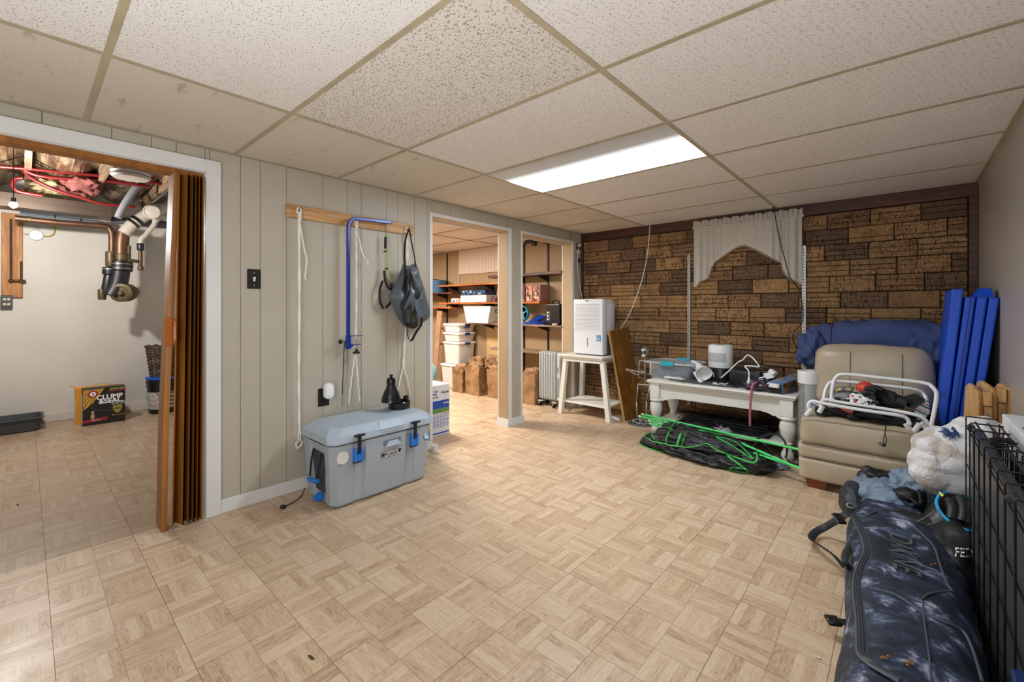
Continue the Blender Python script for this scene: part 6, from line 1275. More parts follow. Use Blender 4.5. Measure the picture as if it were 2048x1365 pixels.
# folded blue exercise mat ------------------------------------------------------------
gm=thing('folded_exercise_mat','bright blue folded exercise mat standing upright in the right corner','mat',(.3,3.7,0)); MATB=mat('bright blue vinyl','#0048c4',.45,0,.15,300,.06,5)
YM=3.52
strips=[((1903,578),(1929,578),(1876,832),(1896,832)),((1930,594),(1953,594),(1897,832),(1918,832)),((1954,594),(1977,594),(1919,832),(1940,832)),((1978,595),(2001,595),(1941,832),(1961,832))]
for k,(a,b_,c_,d_) in enumerate(strips):
    A,B_,C_,D_=[P(*q,y=YM) for q in (a,b_,c_,d_)]
    f=lambda T_,L_:T_+(L_-T_)*(T_.z/(T_.z-L_.z)); A0,B0=f(A,C_),f(B_,D_); dp=.02*k
    m_=MB(); L=[A0,B0,B_,A]; g_=.0015
    pts=[Vector((p.x+(g_ if i in (0,3) else -g_),p.y,max(p.z,.001))) for i,p in enumerate(L)]
    m_.quadslab(pts,(0,.52,0)); obj('mat_panel',m_,MATB,gm,bevel=.008)
A=P(1960,594,y=YM); obj('top_flap',MB().quadslab([A+Vector((-.03,.03,0)),A+Vector((.055,.03,.0)),A+Vector((.05,.06,.045)),A+Vector((.01,.06,.05))],(0,.10,.006)),MATB,gm)
a,c=P(1942,594,y=YM-.003),P(1908,832,y=YM-.003); obj('seam',MB().tube([a,a+(c-a)*1.8],.002,4),mat('dark blue seam','#0a2f80',.6),gm)
# maple boards: three folded tray tables -------------------------------------------------
for k,(pa,pb,pc,lb,yy) in enumerate((((1930,765),(1958,789),(1918,835),'left folded maple tray table leaning in the right corner',3.38),((1951,760),(1986,782),(1958,835),'middle folded maple tray table in right corner',3.40),((1988,766),(2026,786),(1990,835),'right folded maple tray table next to the wall',3.36))):
    t=thing('folding_tray_table',lb,'tray table',(.27+.05*k,3.4,0),0,'folded maple tray tables'); y1,y0=yy,yy-.16
    A=P(*pa,y=y1); B_=P(*pb,y=y0); A0=Vector((P(*pc,y=y1).x-.012,y1,.001)); B0=Vector((P(*pb,y=y0).x-.0,y0,.001))
    d_=(B_-A); n_=Vector((.75,.62,0))*.026
    top=[A0,B0,B_-Vector((0,0,.035)),B_-d_*.10+Vector((0,0,.004)),A+d_*.22+Vector((0,0,.010)),A-Vector((0,0,.02))]
    obj('tabletop',MB().quadslab(top,n_),MAPLE,t,bevel=.006)
    c=B_+n_*1.6; obj('folded_leg',MB().cbox(c.x-.012,c.y-.02,.001,c.x+.016,c.y+.03,B_.z-.06,.003),MAPLE,t); obj('hinge_block',MB().cbox(c.x-.016,c.y-.035,B_.z-.055,c.x+.014,c.y+.01,B_.z+.015,.003),MAPLE,t)
    obj('screw',MB().cyl((c.x-.002,c.y-.022,B_.z-.10),(c.x-.002,c.y-.026,B_.z-.10),.006,10),DSTEEL,t)
# ================================================================== ON THE SEAT
WT=mat('white tube enamel','#dfe2e6',.25); SZ=.470
lf_=thing('folded_lounge_chair','folded beach chair with white tube frame and striped fabric on the seat','beach chair',(-.15,3.5,SZ))
def fr(name,pts,r=.0105): obj(name,MB().tube(smoothpath(pts,6),r,10),WT,lf_,smooth=True)
Yf,Yb=3.37,3.62
fr('front_tube',[P(1622,826,y=Yf),P(1617,812,y=Yf),P(1624,803,y=Yf),P(1650,808,y=Yf-.005),P(1720,820,y=Yf-.01),P(1790,830,y=Yf-.01),P(1812,836,y=Yf),P(1820,850,y=Yf)])
fr('front_tube',[P(1640,812,y=3.42),P(1648,800,y=3.42),P(1680,805,y=3.42),P(1760,817,y=3.42),P(1830,830,y=3.40),P(1850,840,y=3.40),P(1856,852,y=3.40)])
fr('arch_tube',[P(1662,812,y=3.46),P(1665,775,y=3.48),P(1672,755,y=3.50),P(1690,749,y=3.50),P(1760,756,y=3.50),P(1845,766,y=3.48),P(1866,776,y=3.46),P(1873,795,y=3.44),P(1862,855,y=3.38)])
fr('arch_tube',[P(1646,806,y=3.50),P(1652,778,y=3.54),P(1662,765,y=3.56),P(1680,763,y=3.58),P(1760,771,y=3.58),P(1830,780,y=3.56),P(1850,792,y=3.54),P(1852,815,y=3.50)])
for qs in ([(1612,832),(1624,818)],[(1638,826),(1646,812)],[(1812,848),(1820,860)],[(1828,864),(1840,848)],[(1842,846),(1852,856)]):
    a,c=P(*qs[0],y=Yf-.005),P(*qs[1],y=Yf+.0); obj('joint_cap',MB().cyl(a,c,.0145,12),mat('white hinge plastic','#cfd3d6',.4),lf_,bevel=.002)
ST=NT('striped fabric'); s=ST.add('ShaderNodeSeparateXYZ'); ST.link(ST.pos(),s.inputs[0]); ff=ST.math('FRACT',ST.math('ADD',ST.math('MULTIPLY',s.outputs[2],26.0),ST.math('MULTIPLY',s.outputs[0],14.0)))
ST.set(Base_Color=ST.ramp(ff,[(0,lin('#d8dadb')),(.28,lin('#1f5f94')),(.5,lin('#d8dadb')),(.68,lin('#b8522e')),(.80,lin('#d8dadb'))],'CONSTANT'),Roughness=.8); ST=ST.m
for nm,a_,b_,c_,d_ in (('striped_fabric',(1828,818),(1858,800),(1860,828),(1838,850)),('striped_fabric',(1655,800),(1672,785),(1676,796),(1664,806)),('striped_fabric',(1622,806),(1640,800),(1645,812),(1628,816))):
    obj(nm,MB().quadslab([P(*a_,y=3.44),P(*b_,y=3.50),P(*c_,y=3.47),P(*d_,y=3.42)],(0,.02,0)),ST,lf_,bevel=.004)
obj('black_sling',MB().blob((-.13,3.50,SZ+.008),(.27,.12,.018),3,.2,5,4,e=.6,zmin=SZ,ridge=.2),BLACKM,lf_,smooth='all')
hl=thing('bike_helmet','grey bicycle helmet with colourful floral band among the tube frame','helmet',(-.26,3.5,SZ+.03)); c=P(1704,802,y=3.52)
def dome(c,rr,tilt,zc=-.1):
    bm=bmesh.new(); bmesh.ops.create_icosphere(bm,subdivisions=4,radius=1)
    dl=[v for v in bm.verts if v.co.z<zc-.06]; bmesh.ops.delete(bm,geom=dl,context='VERTS')
    for v in bm.verts:
        g_=1-.06*abs(math.sin(4*math.atan2(v.co.y,v.co.x)))*(1-v.co.z); v.co=tilt@Vector((v.co.x*rr[0]*g_,v.co.y*rr[1]*g_,v.co.z*rr[2]))+c
    return MB().bm(bm)
tl_=Matrix.Rotation(.15,4,'Y')@Matrix.Rotation(.25,4,'X')
obj('shell',dome(c,(.125,.095,.085),tl_),mat('helmet grey','#5e6468',.4),hl,smooth='all'); 
fl=MB(); 
for i in range(13): a=PI*(.12+.62*i/12); p=tl_@Vector((.118*math.cos(a)*.98,-.045,.094*math.sin(a)))+c; fl.ball(p,(.013,.011,.012),1)
obj('floral_band',fl,printmat('floral print',['#7a3f96','#d9c43a','#c9ccd0','#4f9a4a','#5b2f7c','#b03a6a'],120),hl)
for a,x_ in ((-.3,-.05),(.2,0.0),(.6,.045)): obj('vent_hole',MB().ball(tl_@Vector((x_-.02,-.085,.030+.008*x_)) +c,(.018,.008,.010),2),BLACKM,hl,smooth='all')
gl=thing('ski_glove','black padded glove with fingers pointing left, lying over helmet','glove',(-.10,3.46,SZ+.06)); GLV=mat('glove black','#15161a',.6,0,.3,60); YG=3.45
obj('palm',MB().loft([[P(*q,y=YG)+Vector((0,.0+dy,0)) for q,dy in (((1738,782),0),((1760,775),.0),((1772,800),0),((1752,812),0),((1750,805),.05),((1742,788),.05))],[P(*q,y=YG)+Vector((0,dy,0)) for q,dy in (((1762,776),-.015),((1790,784),-.015),((1785,812),-.01),((1768,816),0),((1768,806),.055),((1765,786),.055))],[P(*q,y=YG)+Vector((0,dy,0)) for q,dy in (((1790,786),0),((1806,798),0),((1804,815),0),((1792,817),0),((1792,810),.05),((1791,796),.05))]]),GLV,gl,smooth='all')
for qs,r_ in (([(1752,782),(1738,777),(1730,779)],.016),([(1748,789),(1733,785),(1725,790)],.0165),([(1752,797),(1736,795),(1727,799)],.016),([(1758,805),(1745,806),(1738,808)],.0145),([(1764,780),(1752,775),(1742,775)],.014)):
    pts=smoothpath([P(*q,y=YG-.012) for q in qs],5); obj('finger',MB().tube(pts,[r_*(.95 if i<len(pts)-2 else (.8 if i==len(pts)-2 else .5)) for i in range(len(pts))],10),GLV,gl,smooth=True)
obj('cuff',MB().tube([P(1792,800,y=YG+.01),P(1812,808,y=YG+.01)],[.034,.038],14),GLV,gl,smooth=True)
hat=tag(obj('red_white_ball',MB().ball(P(1731,778,y=3.52),(.050,.045,.045),3),mat('red and white print','#c23a2e',.5),smooth='all'),'red ball-like cap half hidden beneath the glove fingers','cap')
tag(obj('printed_cloth',MB().blob(P(1722,802,y=3.45),(.075,.03,.035),6,.2,5,4,e=.7),printmat('black and white print',['#e4e4e2','#e4e4e2','#1c1c1e','#dedede','#e4e4e2','#b02f3f'],70),smooth='all'),'white cloth with black and red scrawled print under the glove','cloth')
tag(obj('binding_strap',MB().quadslab([P(1797,802,y=3.52),P(1829,793,y=3.56),P(1850,805,y=3.46),P(1822,822,y=3.40)],(.004,.02,.02)),mat('ribbed black rubber','#17181b',.35,0,.9,140),bevel=.008),'ribbed black snowboard binding strap right of glove','strap')
tag(obj('red_label',MB().quadslab([P(1678,812,y=3.40),P(1708,818,y=3.40),P(1704,829,y=3.39),P(1684,822,y=3.39)],(0,.01,.0)),mat('red label','#a5322a',.5)),'small red printed label hanging below the front tube','label')
co_=thing('cord_with_toggle','thin black cord with a toggle hanging over the seat front','cord',(-.10,3.30,.3)); obj('cord',MB().tube(smoothpath([P(1772,850,y=3.33),P(1771,862,y=3.315),P(1767,880,y=3.305),P(1768,892,y=3.30)],5),.0022,5).tube(smoothpath([P(1771,852,y=3.33),P(1770,866,y=3.312),P(1773,882,y=3.303),P(1769,892,y=3.30)],5),.0022,5),BLACKP,co_,smooth=True)
obj('toggle',MB().ball(P(1767,891,y=3.30),(.012,.010,.009),2).tube([P(1761,888,y=3.30)+Vector((.008*math.cos(a),0,.006*math.sin(a))) for a in [2*PI*i/10 for i in range(10)]],.0018,4,closed=True),BLACKP,co_,smooth='all')
# ================================================================== BAGS ON THE FLOOR
def cxw(y):   # centre x and half width of the snowboard bag
    t=(y-1.25)/1.95; return .0+.02*t,.0
BX0=lambda y:-.145-.055*min(1,max(0,(y-1.9)/.7))+.10*max(0,(y-2.75)/.4)**2
BX1=lambda y:.190-.085*max(0,(y-2.45)/.6)-.05*max(0,(y-2.9)/.3)
def BH(y): return .205*(1-max(0,(y-2.75)/.55)**2*.55)*(1-max(0,(1.42-y)/.25)**2)
def bagtop(x,y):
    a,b_=BX0(y),BX1(y); u=(x-(a+b_)/2)/((b_-a)/2); u=max(-1,min(1,u)); h=BH(y)*(1-abs(u)**3.2)**(1/3.2)
    return h+(.012*noise.noise(Vector((x*5,y*4,1)))+.006*(.5-abs(noise.noise(Vector((x*9,y*7,4))))))*(1-u**4)*(h/.2)
def onbag(px,py,dz=.004):
    z=.19
    for _ in range(14):
        p=P(px,py,z=z); z=z*.5+.5*(bagtop(p.x,p.y)+dz)
    return P(px,py,z=z)
TIE=NT('tie dye navy cloth'); q=TIE.pos(); cl_=TIE.noise(TIE.map(q,scale=(1,1,1),rot=(0,0,.6)),11,7,.68,.5); TIE.set(Base_Color=TIE.ramp(cl_,[(.42,lin('#151d28')),(.53,lin('#27344a')),(.585,lin('#566079')),(.67,lin('#b3b5c8'))]),Roughness=.6,Specular_IOR_Level=.4); TIE.bump(TIE.math('ADD',TIE.noise(q,500,2),TIE.math('MULTIPLY',TIE.noise(q,10,3),6.0)),.35,.006); TIE=TIE.m
sbg=thing('snowboard_bag','long navy tie-dye snowboard bag lying on the floor against the wire crate','bag',(0,2.2,0))
rings=[]; NY=64; NX=26
for j in range(NY+1):
    y=1.26+1.93*j/NY; a,b_=BX0(y),BX1(y); e=1-max(0,(j-NY+3)/3)**2*.55 if j>NY-3 else (1-max(0,(3-j)/3)**2*.55 if j<3 else 1)
    m_=(a+b_)/2; a,b_=m_+(a-m_)*e,m_+(b_-m_)*e; ring=[]
    for i in range(NX+1):
        th=PI*(1-i/NX); ux=math.copysign(abs(math.cos(th))**.62,math.cos(th)); x=m_+(b_-a)/2*ux; zz=max(.004,BH(y)*(1-abs(ux)**3.2)**(1/3.2)*e)
        if 0<i<NX: zz=max(.004,bagtop(m_+(x-m_)/e,y)*e)
        ring.append(Vector((x+(.010*noise.noise(Vector((y*6,i*.3,2)))),y,zz)))
    ring+=[Vector((b_-.03,y,.002)),Vector((a+.03,y,.002))]; rings.append(ring)
obj('bag_body',MB().loft(rings),TIE,sbg,smooth='all')
ZIP=mat('zipper tape','#4c5560',.45,0,.4,200); ZD=mat('zipper teeth','#262b32',.4)
def onpath(qs,n=8,dz=.004): return smoothpath([onbag(*q,dz=dz) for q in qs],n)
zq=[(1709,1033),(1720,1055),(1733,1085),(1735,1110),(1724,1135),(1716,1165),(1717,1200),(1722,1240),(1724,1280),(1727,1312),(1745,1330),(1775,1348),(1800,1362)]
zp=onpath(zq)
obj('zipper_tape',MB().tube(zp,.016,8,flat=.35),ZIP,sbg,smooth=True); 
for off in (-.010,-.003,.004): obj('zipper_rib',MB().tube([p+Vector((off,0,.0065-.2*abs(off))) for p in zp],.0022,5),ZD,sbg,smooth=True)
for nm,qs,r_ in (('piping',[(1828,1055),(1865,1090),(1880,1130),(1893,1165),(1906,1185)],.0035),('piping',[(1738,1176),(1790,1190),(1840,1222),(1890,1245),(1925,1263),(1945,1300),(1965,1365)],.0045),('piping',[(1905,1100),(1935,1150),(1958,1195),(1975,1245),(1983,1330)],.0045),('piping',[(1845,1205),(1850,1250),(1858,1310),(1862,1365)],.0025),('piping',[(1843,1200),(1860,1188),(1905,1182)],.003),('piping',[(1720,1042),(1738,1030),(1755,1022)],.003)):
    obj(nm,MB().tube(onpath(qs,6,.003),r_,6),ZIP,sbg,smooth=True)
# outlined letters DAKINE along the bag
OUT_=mat('grey outline ink','#76837f',.5)
a_,b_=onbag(1797,1068),onbag(1812,1148); dv=(b_-a_); dv.z=0; L_=dv.length; dv.normalize(); up_=Vector((-dv.y,dv.x,0))
lt_=text('lettering','DAKINE',.105,(a_+b_)/2+Vector((0,0,.0)),dv,up_,OUT_,sbg,sx=L_/.40,shear=.15,bold=0,depth=.0004)
inv=Matrix.Translation(-Vector((0,2.2,0)))
for v in lt_.data.vertices:
    w_=v.co+Vector((0,2.2,0)); v.co.z=bagtop(w_.x,w_.y)+.006+(0.0006 if v.co.z>0 else 0)
# shoulder strap and buckles at the left
STR=mat('grey black webbing','#24282c',.5,0,.5,260)
sq=smoothpath([P(1704,1018,z=.17),P(1690,1030,z=.16),P(1672,1042,z=.11),P(1650,1055,z=.05),P(1630,1066,z=.03),P(1623,1080,z=.03),P(1640,1092,z=.05),P(1668,1112,z=.06),P(1690,1138,z=.08)],6)
obj('shoulder_strap',MB().tube(sq,.017,8,flat=.22),STR,sbg,smooth=True); a=P(1678,1038,z=.14)
obj('strap_slider',MB().cbox(-.02,-.03,-.006,.02,.03,.006,.003,Matrix.Translation(a)@Matrix.Rotation(.6,4,'Z')@Matrix.Rotation(.4,4,'X')),BLACKP,sbg); a=P(1702,1012,z=.19); obj('metal_hook',MB().tube([a+Vector((.016*math.cos(t_),.010*math.sin(t_),.008*math.sin(t_))) for t_ in [2*PI*i/12 for i in range(12)]],.0035,6,closed=True),DSTEEL,sbg,smooth=True)
a=P(1672,1243,z=.05); Mq=Matrix.Translation(a)@Matrix.Rotation(.5,4,'Z'); obj('side_buckle',MB().cbox(-.030,-.022,-.008,.012,.022,.008,.004,Mq).cbox(.012,-.012,-.005,.045,.012,.005,.002,Mq),BLACKP,sbg,smooth=True)
obj('grab_handle',MB().tube(smoothpath([P(1702,1090,z=.13),P(1692,1105,z=.16),P(1690,1125,z=.16),P(1700,1140,z=.12)],6),.012,8,flat=.4),STR,sbg,smooth=True); obj('handle_edge',MB().tube(smoothpath([P(1697,1120,z=.165),P(1690,1138,z=.13),P(1686,1146,z=.10)],5),.003,5),mat('tan piping','#b39a78',.6),sbg,smooth=True)
r=random.Random(4); 
for k,(px,py) in enumerate(((1763,1316),(1768,1315),(1772,1317),(1776,1313),(1808,1325),(1818,1326),(1822,1320),(1826,1328),(1815,1331),(1863,1130),(1870,1128))):
    p=onbag(px,py,.006); tag(obj('kibble',MB().ball(p,(.0045,.0035,.003),1),mat('kibble brown','#a06a30',.8),smooth='all'),'small brown crumb lying on top of the tie-dye bag','crumb','crumbs on the snowboard bag')
# rolled sleeve end at the far end of the bag
re_=thing('rolled_bag_end','navy zipped bag end folded up beside the grey jacket','bag',(-.13,3.08,.0)); obj('end_roll',MB().blob(P(1713,1000,z=.13),(.075,.13,.085),7,.08,3,4,e=.85,zmin=.004),mat('navy nylon','#20262f',.5,0,.3,40),re_,smooth='all')
pq=[P(1697,975,z=.20),P(1703,985,z=.215),P(1707,1000,z=.21),P(1708,1015,z=.20)]
for o_ in (-.008,0,.008): obj('zipper_rib',MB().tube([p+Vector((o_,0,0)) for p in smoothpath(pq,5)],.003,5),ZIP,re_,smooth=True)
# jackets -----------------------------------------------------------------------------
JG=NT('blue grey jacket cloth'); JG.set(Base_Color=lin('#73879c'),Roughness=.4,Specular_IOR_Level=.5); JG.bump(JG.noise(JG.map(JG.pos(),rot=(0,0,.6),scale=(1,2.2,1.5)),12,4,.6,1.0),.8,.025); JG=JG.m; JB=mat('black jacket cloth','#131518',.5,0,.6,18)
jk=thing('snow_pants','crumpled blue grey snow pants with black straps on top of bags','pants',(0,3.0,.2))
def PB(px,py,y): return P(px,py,y=y)
obj('leg_bundle',MB().blob(PB(1735,985,3.03),(.06,.09,.085),3,.12,1.3,5,ridge=.30,e=.9,st=(2,.7,1.2)),JG,jk,smooth='all',)
obj('leg_bundle',MB().blob(PB(1778,1000,2.93),(.12,.13,.085),14,.1,1.2,5,ridge=.30,e=.85,st=(1.5,2.6,1.4)),JG,jk,smooth='all'); obj('leg_bundle',MB().blob(PB(1825,985,3.0),(.10,.12,.11),8,.1,1.2,5,ridge=.30,e=.85,st=(2.4,1.2,1.6)),JG,jk,smooth='all')
obj('black_waistband',MB().tube(smoothpath([PB(1746,968,2.98),PB(1743,985,2.94),PB(1745,1005,2.88),PB(1752,1020,2.84)],6),.020,10,flat=.35),JB,jk,smooth=True); obj('black_panel',MB().blob(PB(1765,960,3.08),(.10,.06,.05),2,.15,2,4,ridge=.3),JB,jk,smooth='all')
obj('black_gaiter',MB().blob(PB(1840,1000,2.88),(.020,.07,.045),6,.2,4,3,ridge=.2).blob(PB(1815,990,2.86),(.05,.05,.030),4,.2,4,3,ridge=.3),JB,jk,smooth='all')
obj('side_strap',MB().tube(smoothpath([PB(1755,978,2.93),PB(1785,978,2.88),PB(1815,992,2.82),PB(1838,1010,2.77)],6),.010,8,flat=.35),JB,jk,smooth=True); obj('dark_hem',MB().blob(PB(1790,1030,2.80),(.13,.10,.045),17,.15,4,4,e=.9),mat('dark grey nylon','#262b31',.45,0,.4,30),jk,smooth='all')
obj('carry_loop',MB().tube(smoothpath([PB(1738,968,3.02),PB(1745,953,3.04),PB(1765,950,3.05),PB(1778,955,3.05),PB(1770,966,3.03)],6),.010,8),JB,jk,smooth=True)
# boots ----------------------------------------------------------------------------------
BTM=mat('black boot leather','#17191d',.4,0,.25,60); CY_=mat('cyan piping','#27a7e0',.35)
def boot(name,lab,toe,heel,top_c,top_r,y0,seed):
    t=thing(name,lab,'boot',tuple(heel)); 
    ax=(toe-heel); n=8; rings=[]; side=Vector((0,1,0))
    upv=Vector((.15,.1,1)).normalized()
    path=[toe,toe.lerp(heel,.12),toe.lerp(heel,.35),toe.lerp(heel,.65),heel.lerp(top_c,.25),heel.lerp(top_c,.6),top_c]; rad=[(.018,.02),(.045,.038),(.055,.048),(.06,.062),(.066,.078),(.072,.078),top_r]
    for i,(p,rr_) in enumerate(zip(path,rad)):
        d_=(path[min(i+1,6)]-path[max(i-1,0)]).normalized(); s_=d_.cross(Vector((.2,-.2,1))).normalized(); u_=s_.cross(d_).normalized()
        rings.append([p+s_*rr_[0]*math.cos(a)+u_*rr_[1]*math.sin(a) for a in [2*PI*k/20 for k in range(20)]])
    inner=[[top_c+(v-top_c)*.85-(path[6]-path[5])*.1 for v in rings[-1]],[path[5]+(v-path[5])*.75 for v in rings[-2]]]
    obj('boot_shell',MB().loft(rings,cap=False).add(rings[0],[tuple(range(20))]).loft([rings[-1]]+inner,cap=False).add(inner[-1],[tuple(range(20))]),BTM,t,smooth='all')
    obj('cyan_trim',MB().tube(rings[-1],.006,6,closed=True),CY_,t,smooth=True,label='bright cyan edge of the boot opening')
    obj('liner',MB().tube([top_c.lerp(path[5],.2)+(v-top_c)*.80 for v in rings[-1]],.013,8,closed=True),JB,t,smooth=True)
    lc=MB()
    for k in range(2,5): v=rings[k]; lc.tube([v[3],v[5],v[7]],.003,5)
    obj('laces',lc,mat('grey lace','#6f757c',.6),t); obj('toe_rivet',MB().ball(toe+Vector((.0,-.012,.012)),.006,1),STEEL,t); return t
bt=thing('snowboard_boot','black snowboard boot with cyan trim lying in front of the white plastic bag','boot',(.12,2.72,.2))
loop=smoothpath([PB(*q,yy_) for q,yy_ in (((1879,990),2.78),((1873,1004),2.72),((1880,1024),2.67),((1900,1044),2.64),((1930,1060),2.62),((1952,1060),2.64),((1962,1035),2.72),((1950,1005),2.80),((1920,986),2.84),((1895,985),2.82),((1879,990),2.78))],4)[:-1]
lc_=sum(loop,Vector())/len(loop)
low=[lc_+Vector((-.03,.0,-.10))+Vector(((v-lc_).x*1.25,(v-lc_).y*1.1,(v-lc_).z*.5)) for v in loop]; mid=[(a+c)/2+((a+c)/2-lc_).normalized()*.018 for a,c in zip(loop,low)]
inn1=[lc_+(v-lc_)*.86 for v in loop]; inn2=[lc_+(v-lc_)*.6+Vector((-.01,.02,-.07)) for v in loop]
obj('boot_shaft',MB().loft([low,mid,loop,inn1,inn2]),BTM,bt,smooth='all'); ft_=PB(1868,1060,2.69)
obj('boot_foot',MB().loft([[ft_+Vector((x_,.0,dz_))+Vector((0,math.cos(a)*ry,math.sin(a)*rz)) for a in [2*PI*k/20 for k in range(20)]] for x_,ry,rz,dz_ in ((-.142,.008,.008,.030),(-.138,.028,.022,.026),(-.11,.046,.034,.018),(-.06,.055,.045,.008),(0,.06,.056,.0),(.06,.065,.066,-.002),(.12,.065,.066,-.004),(.165,.05,.05,-.004),(.18,.02,.02,0))]),BTM,bt,smooth='all')
obj('sole',MB().loft([[ft_+Vector((x_,.0,dz_))+Vector((0,math.cos(a)*ry,-.0+math.sin(a)*.014)) for a in [2*PI*k/16 for k in range(16)]] for x_,ry,dz_ in ((-.135,.02,.004),(-.10,.045,-.022),(0,.058,-.050),(.10,.062,-.062),(.17,.045,-.052))]),BLACKM,bt,smooth='all')
obj('cyan_trim',MB().tube(loop,.0065,6,closed=True),CY_,bt,smooth=True,label='bright cyan edge of the boot opening')
obj('liner_tongue',MB().tube(smoothpath([PB(1900,1002,2.74),PB(1905,1020,2.70),PB(1902,1040,2.67)],5),.020,10).tube(smoothpath([PB(1922,998,2.76),PB(1928,1020,2.71),PB(1925,1045,2.67)],5),.022,10),JB,bt,smooth=True)
for qs in ([(1828,1046),(1850,1036),(1868,1022)],[(1876,1018),(1890,1045),(1920,1066),(1945,1078)],[(1842,1068),(1858,1050),(1878,1044)]): obj('stitching',MB().tube(smoothpath([PB(*q,2.632) for q in qs],6),.0016,4),mat('grey lace','#6f757c',.6),bt)
obj('toe_rivet',MB().ball(PB(1818,1044,2.66),.006,1),STEEL,bt)
boot('snowboard_boot','second black snowboard boot, mostly hidden behind the cyan-trimmed one',PB(1850,1010,2.98),PB(1900,1000,2.98),PB(1873,960,3.05),(.06,.055),2.9,2)
tag(obj('yellow_tab',MB().quadslab([PB(1878,986,2.72),PB(1887,992,2.70),PB(1884,994,2.70),PB(1881,991,2.71)],(0,.006,.004)),mat('yellow tab','#d9c520',.5)),'small yellow pull tab sticking up behind the boot','tab')
bd_=thing('black_duffel','black bag with white lettering squeezed between snowboard bag and wire crate','bag',(.14,2.7,0)); dfl=obj('bag_body',MB().blob((.165,2.74,.11),(.075,.34,.13),4,.10,3,4,e=.75,zmin=.003),JB,bd_,smooth='all'); ft=text('lettering','FEDW',1.0,(0,0,0),(1,0,0),(0,1,0),WPLAST,bd_,bold=.01)
ip=Matrix.Translation((-.14,-2.7,0)); bvd=BVHTree.FromPolygons([W[dfl][0]@v.co for v in dfl.data.vertices],[tuple(p.vertices) for p in dfl.data.polygons])
for v in ft.data.vertices:
    u=v.co+Vector((.14,2.7,0)); q_=P(1939+u.x*22,1108+u.x*2-u.y*26,y=2.4); d_=(q_-Vector((0,0,EYE))).normalized(); h=bvd.ray_cast(Vector((0,0,EYE)),d_)[0] or q_; v.co=ip@(h-d_*(.0035 if u.z>0 else .002))
# plastic bag -------------------------------------------------------------------------
PLB=NT('thin white plastic'); q=PLB.pos(); n_=PLB.noise(q,7,3,.5,.6); PLB.set(Base_Color=PLB.ramp(n_,[(.40,lin('#c2bab2')),(.47,lin('#e2e2e5')),(.7,lin('#eeeff2'))]),Roughness=.3,Specular_IOR_Level=.5); PLB.bump(PLB.noise(q,24,5,.65,1.2),.9,.02); PLB=PLB.m
pb_=thing('plastic_bag','bulging white plastic bag with blue flower print behind the wire crate','plastic bag',(.15,2.85,.2)); cc=PB(1915,925,2.92)
film=obj('bag_film',MB().blob(cc,(.15,.13,.165),31,.10,1.3,5,e=.85,ridge=.24),PLB,pb_,smooth='all'); obj('bag_neck',MB().blob(PB(1960,868,2.92),(.11,.09,.075),8,.10,1.3,5,ridge=.22),PLB,pb_,smooth='all'); obj('bag_bulge',MB().blob(PB(1872,935,2.88),(.10,.10,.12),12,.10,1.3,5,ridge=.24),PLB,pb_,smooth='all')
fb2=MB(); r=random.Random(9)
for k in range(54):
    a=2*PI*k/54+r.uniform(-.05,.05); l0,l1=r.uniform(4,9),r.uniform(17,30); q0=hit(film,1903+l0*math.cos(a),862+l0*math.sin(a)*.7,.004); q1=hit(film,1903+l1*math.cos(a),862+l1*math.sin(a)*.7,.004)
    if q0 and q1 and (q0-q1).length<.12: fb2.tube([q0,(q0+q1)/2-_f*.003,q1],[.0024,.0022,.001],4)
o=obj('blue_flower_print',fb2,mat('flower blue','#24407c',.5),pb_); o['kind']='stuff'
# white crumpled box against the right wall
bx=thing('white_box','white crumpled carton leaning on the right wall behind the wire crate','box',(.36,2.6,0)); obj('carton',MB().cbox(.318,2.30,.002,.39,2.78,.70,.006),mat('white crumpled card','#d8dcde',.5,0,.6,18,.06,12),bx); obj('dark_print',MB().box(.335,2.34,.7005,.375,2.50,.7012),mat('dark smudge print','#4a4a50',.5,0,0,60,.6,20),bx)
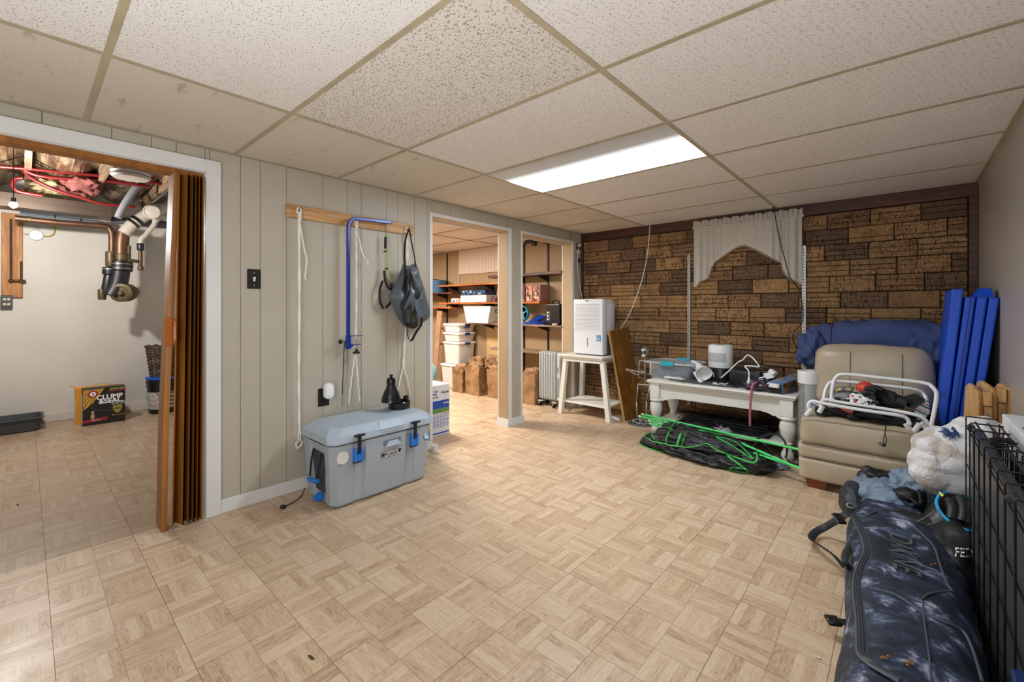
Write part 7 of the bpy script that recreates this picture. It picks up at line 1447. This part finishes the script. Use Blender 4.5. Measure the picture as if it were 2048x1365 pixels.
# wire crate ----------------------------------------------------------------------------
wcr=thing('wire_crate','large black folded wire dog crate standing against the right wall','crate',(.24,2.0,0)); WR=mat('black wire','#0e0e10',.3)
CX0,CX1=.200,.300; yv=[2.63,2.49,2.357,2.216,2.092,1.961,1.821,1.704,1.567,1.44]; ZC=.69
for y in yv: obj('wire',MB().tube([(CX0,y,.012),(CX0,y,ZC),(CX0+.002,y,ZC+.006),(CX1-.01,y,ZC+.006)],.0028,6),WR,wcr)
for k in range(5): z=.03+k*.155; obj('wire',MB().tube([(CX0+.003,1.42,z),(CX0+.003,2.63,z)],.0026,5),WR,wcr)
for x_ in (.226,.262,.292):
    for z in (ZC-.012,): obj('rail',MB().tube([(x_,1.42,z),(x_,2.62,z)],.004,6),WR,wcr)
for i in range(14): y=1.44+i*.090; obj('wire',MB().tube([(.292,y,.012),(.292,y,ZC-.02)],.0026,5),WR,wcr)
for i in range(26): y=1.43+i*.046; obj('wire',MB().tube([(.272,y,.03),(.272,y,ZC-.03)],.0022,4),WR,wcr)
for k in range(7): z=.10+k*.094; obj('wire',MB().tube([(.275,1.42,z),(.275,2.60,z)],.0022,4),WR,wcr)
PANM=mat('black plastic pan','#3c3f44',.33,0,.15,14)
obj('plastic_pan',MB().cbox(.209,1.42,.012,.216,2.55,.665,.002).cbox(.209,1.42,.655,.240,2.55,.667,.002).cbox(.209,2.535,.012,.235,2.55,.66,.002),PANM,wcr,bevel=.001)
for y in (2.60,2.05,1.72): obj('clip_roller',MB().cyl((CX0+.012,y,ZC-.03),(CX0+.012,y-.03,ZC-.034),.013,12),mat('grey clip plastic','#3b3d40',.5),wcr,smooth=True)
for y in (2.16,2.13): obj('carry_ring',MB().tube([Vector((.245+.03*math.cos(a),y+.012*math.cos(a),ZC+.018+.010*math.sin(a))) for a in [2*PI*i/16 for i in range(16)]],.003,6,closed=True),WR,wcr,smooth=True)
# navy box at the lower right edge of the view
tag(obj('navy_box',MB().cbox(.168,1.05,.002,.36,1.365,.405,.003),mat('navy glossy card','#1c2f63',.3)),'navy blue carton at the very bottom right by the crate','box')
# specks on the floor
r=random.Random(21)
for k,(px,py,lb) in enumerate(((35,1010,'dark leaf sliver on the floor of utility room'),(622,1316,'brown leaf sliver on the floor at the lower left'),(923,901,'tiny dark crumb on the floor right of cooler'),(1637,1317,'pale paper scrap on the floor by the snowboard bag'))):
    p=P(px,py,z=.0015); dx=.016 if k<2 else .007
    tag(obj('debris',MB().quadslab([p+Vector((-dx,-.004,0)),p+Vector((dx*.6,-.003,0)),p+Vector((dx,.005,0)),p+Vector((-dx*.4,.004,0))],(0,0,.002)),mat('debris dark','#3f3426',.8) if k<3 else mat('debris pale','#c5cdb8',.6)),lb,'debris')
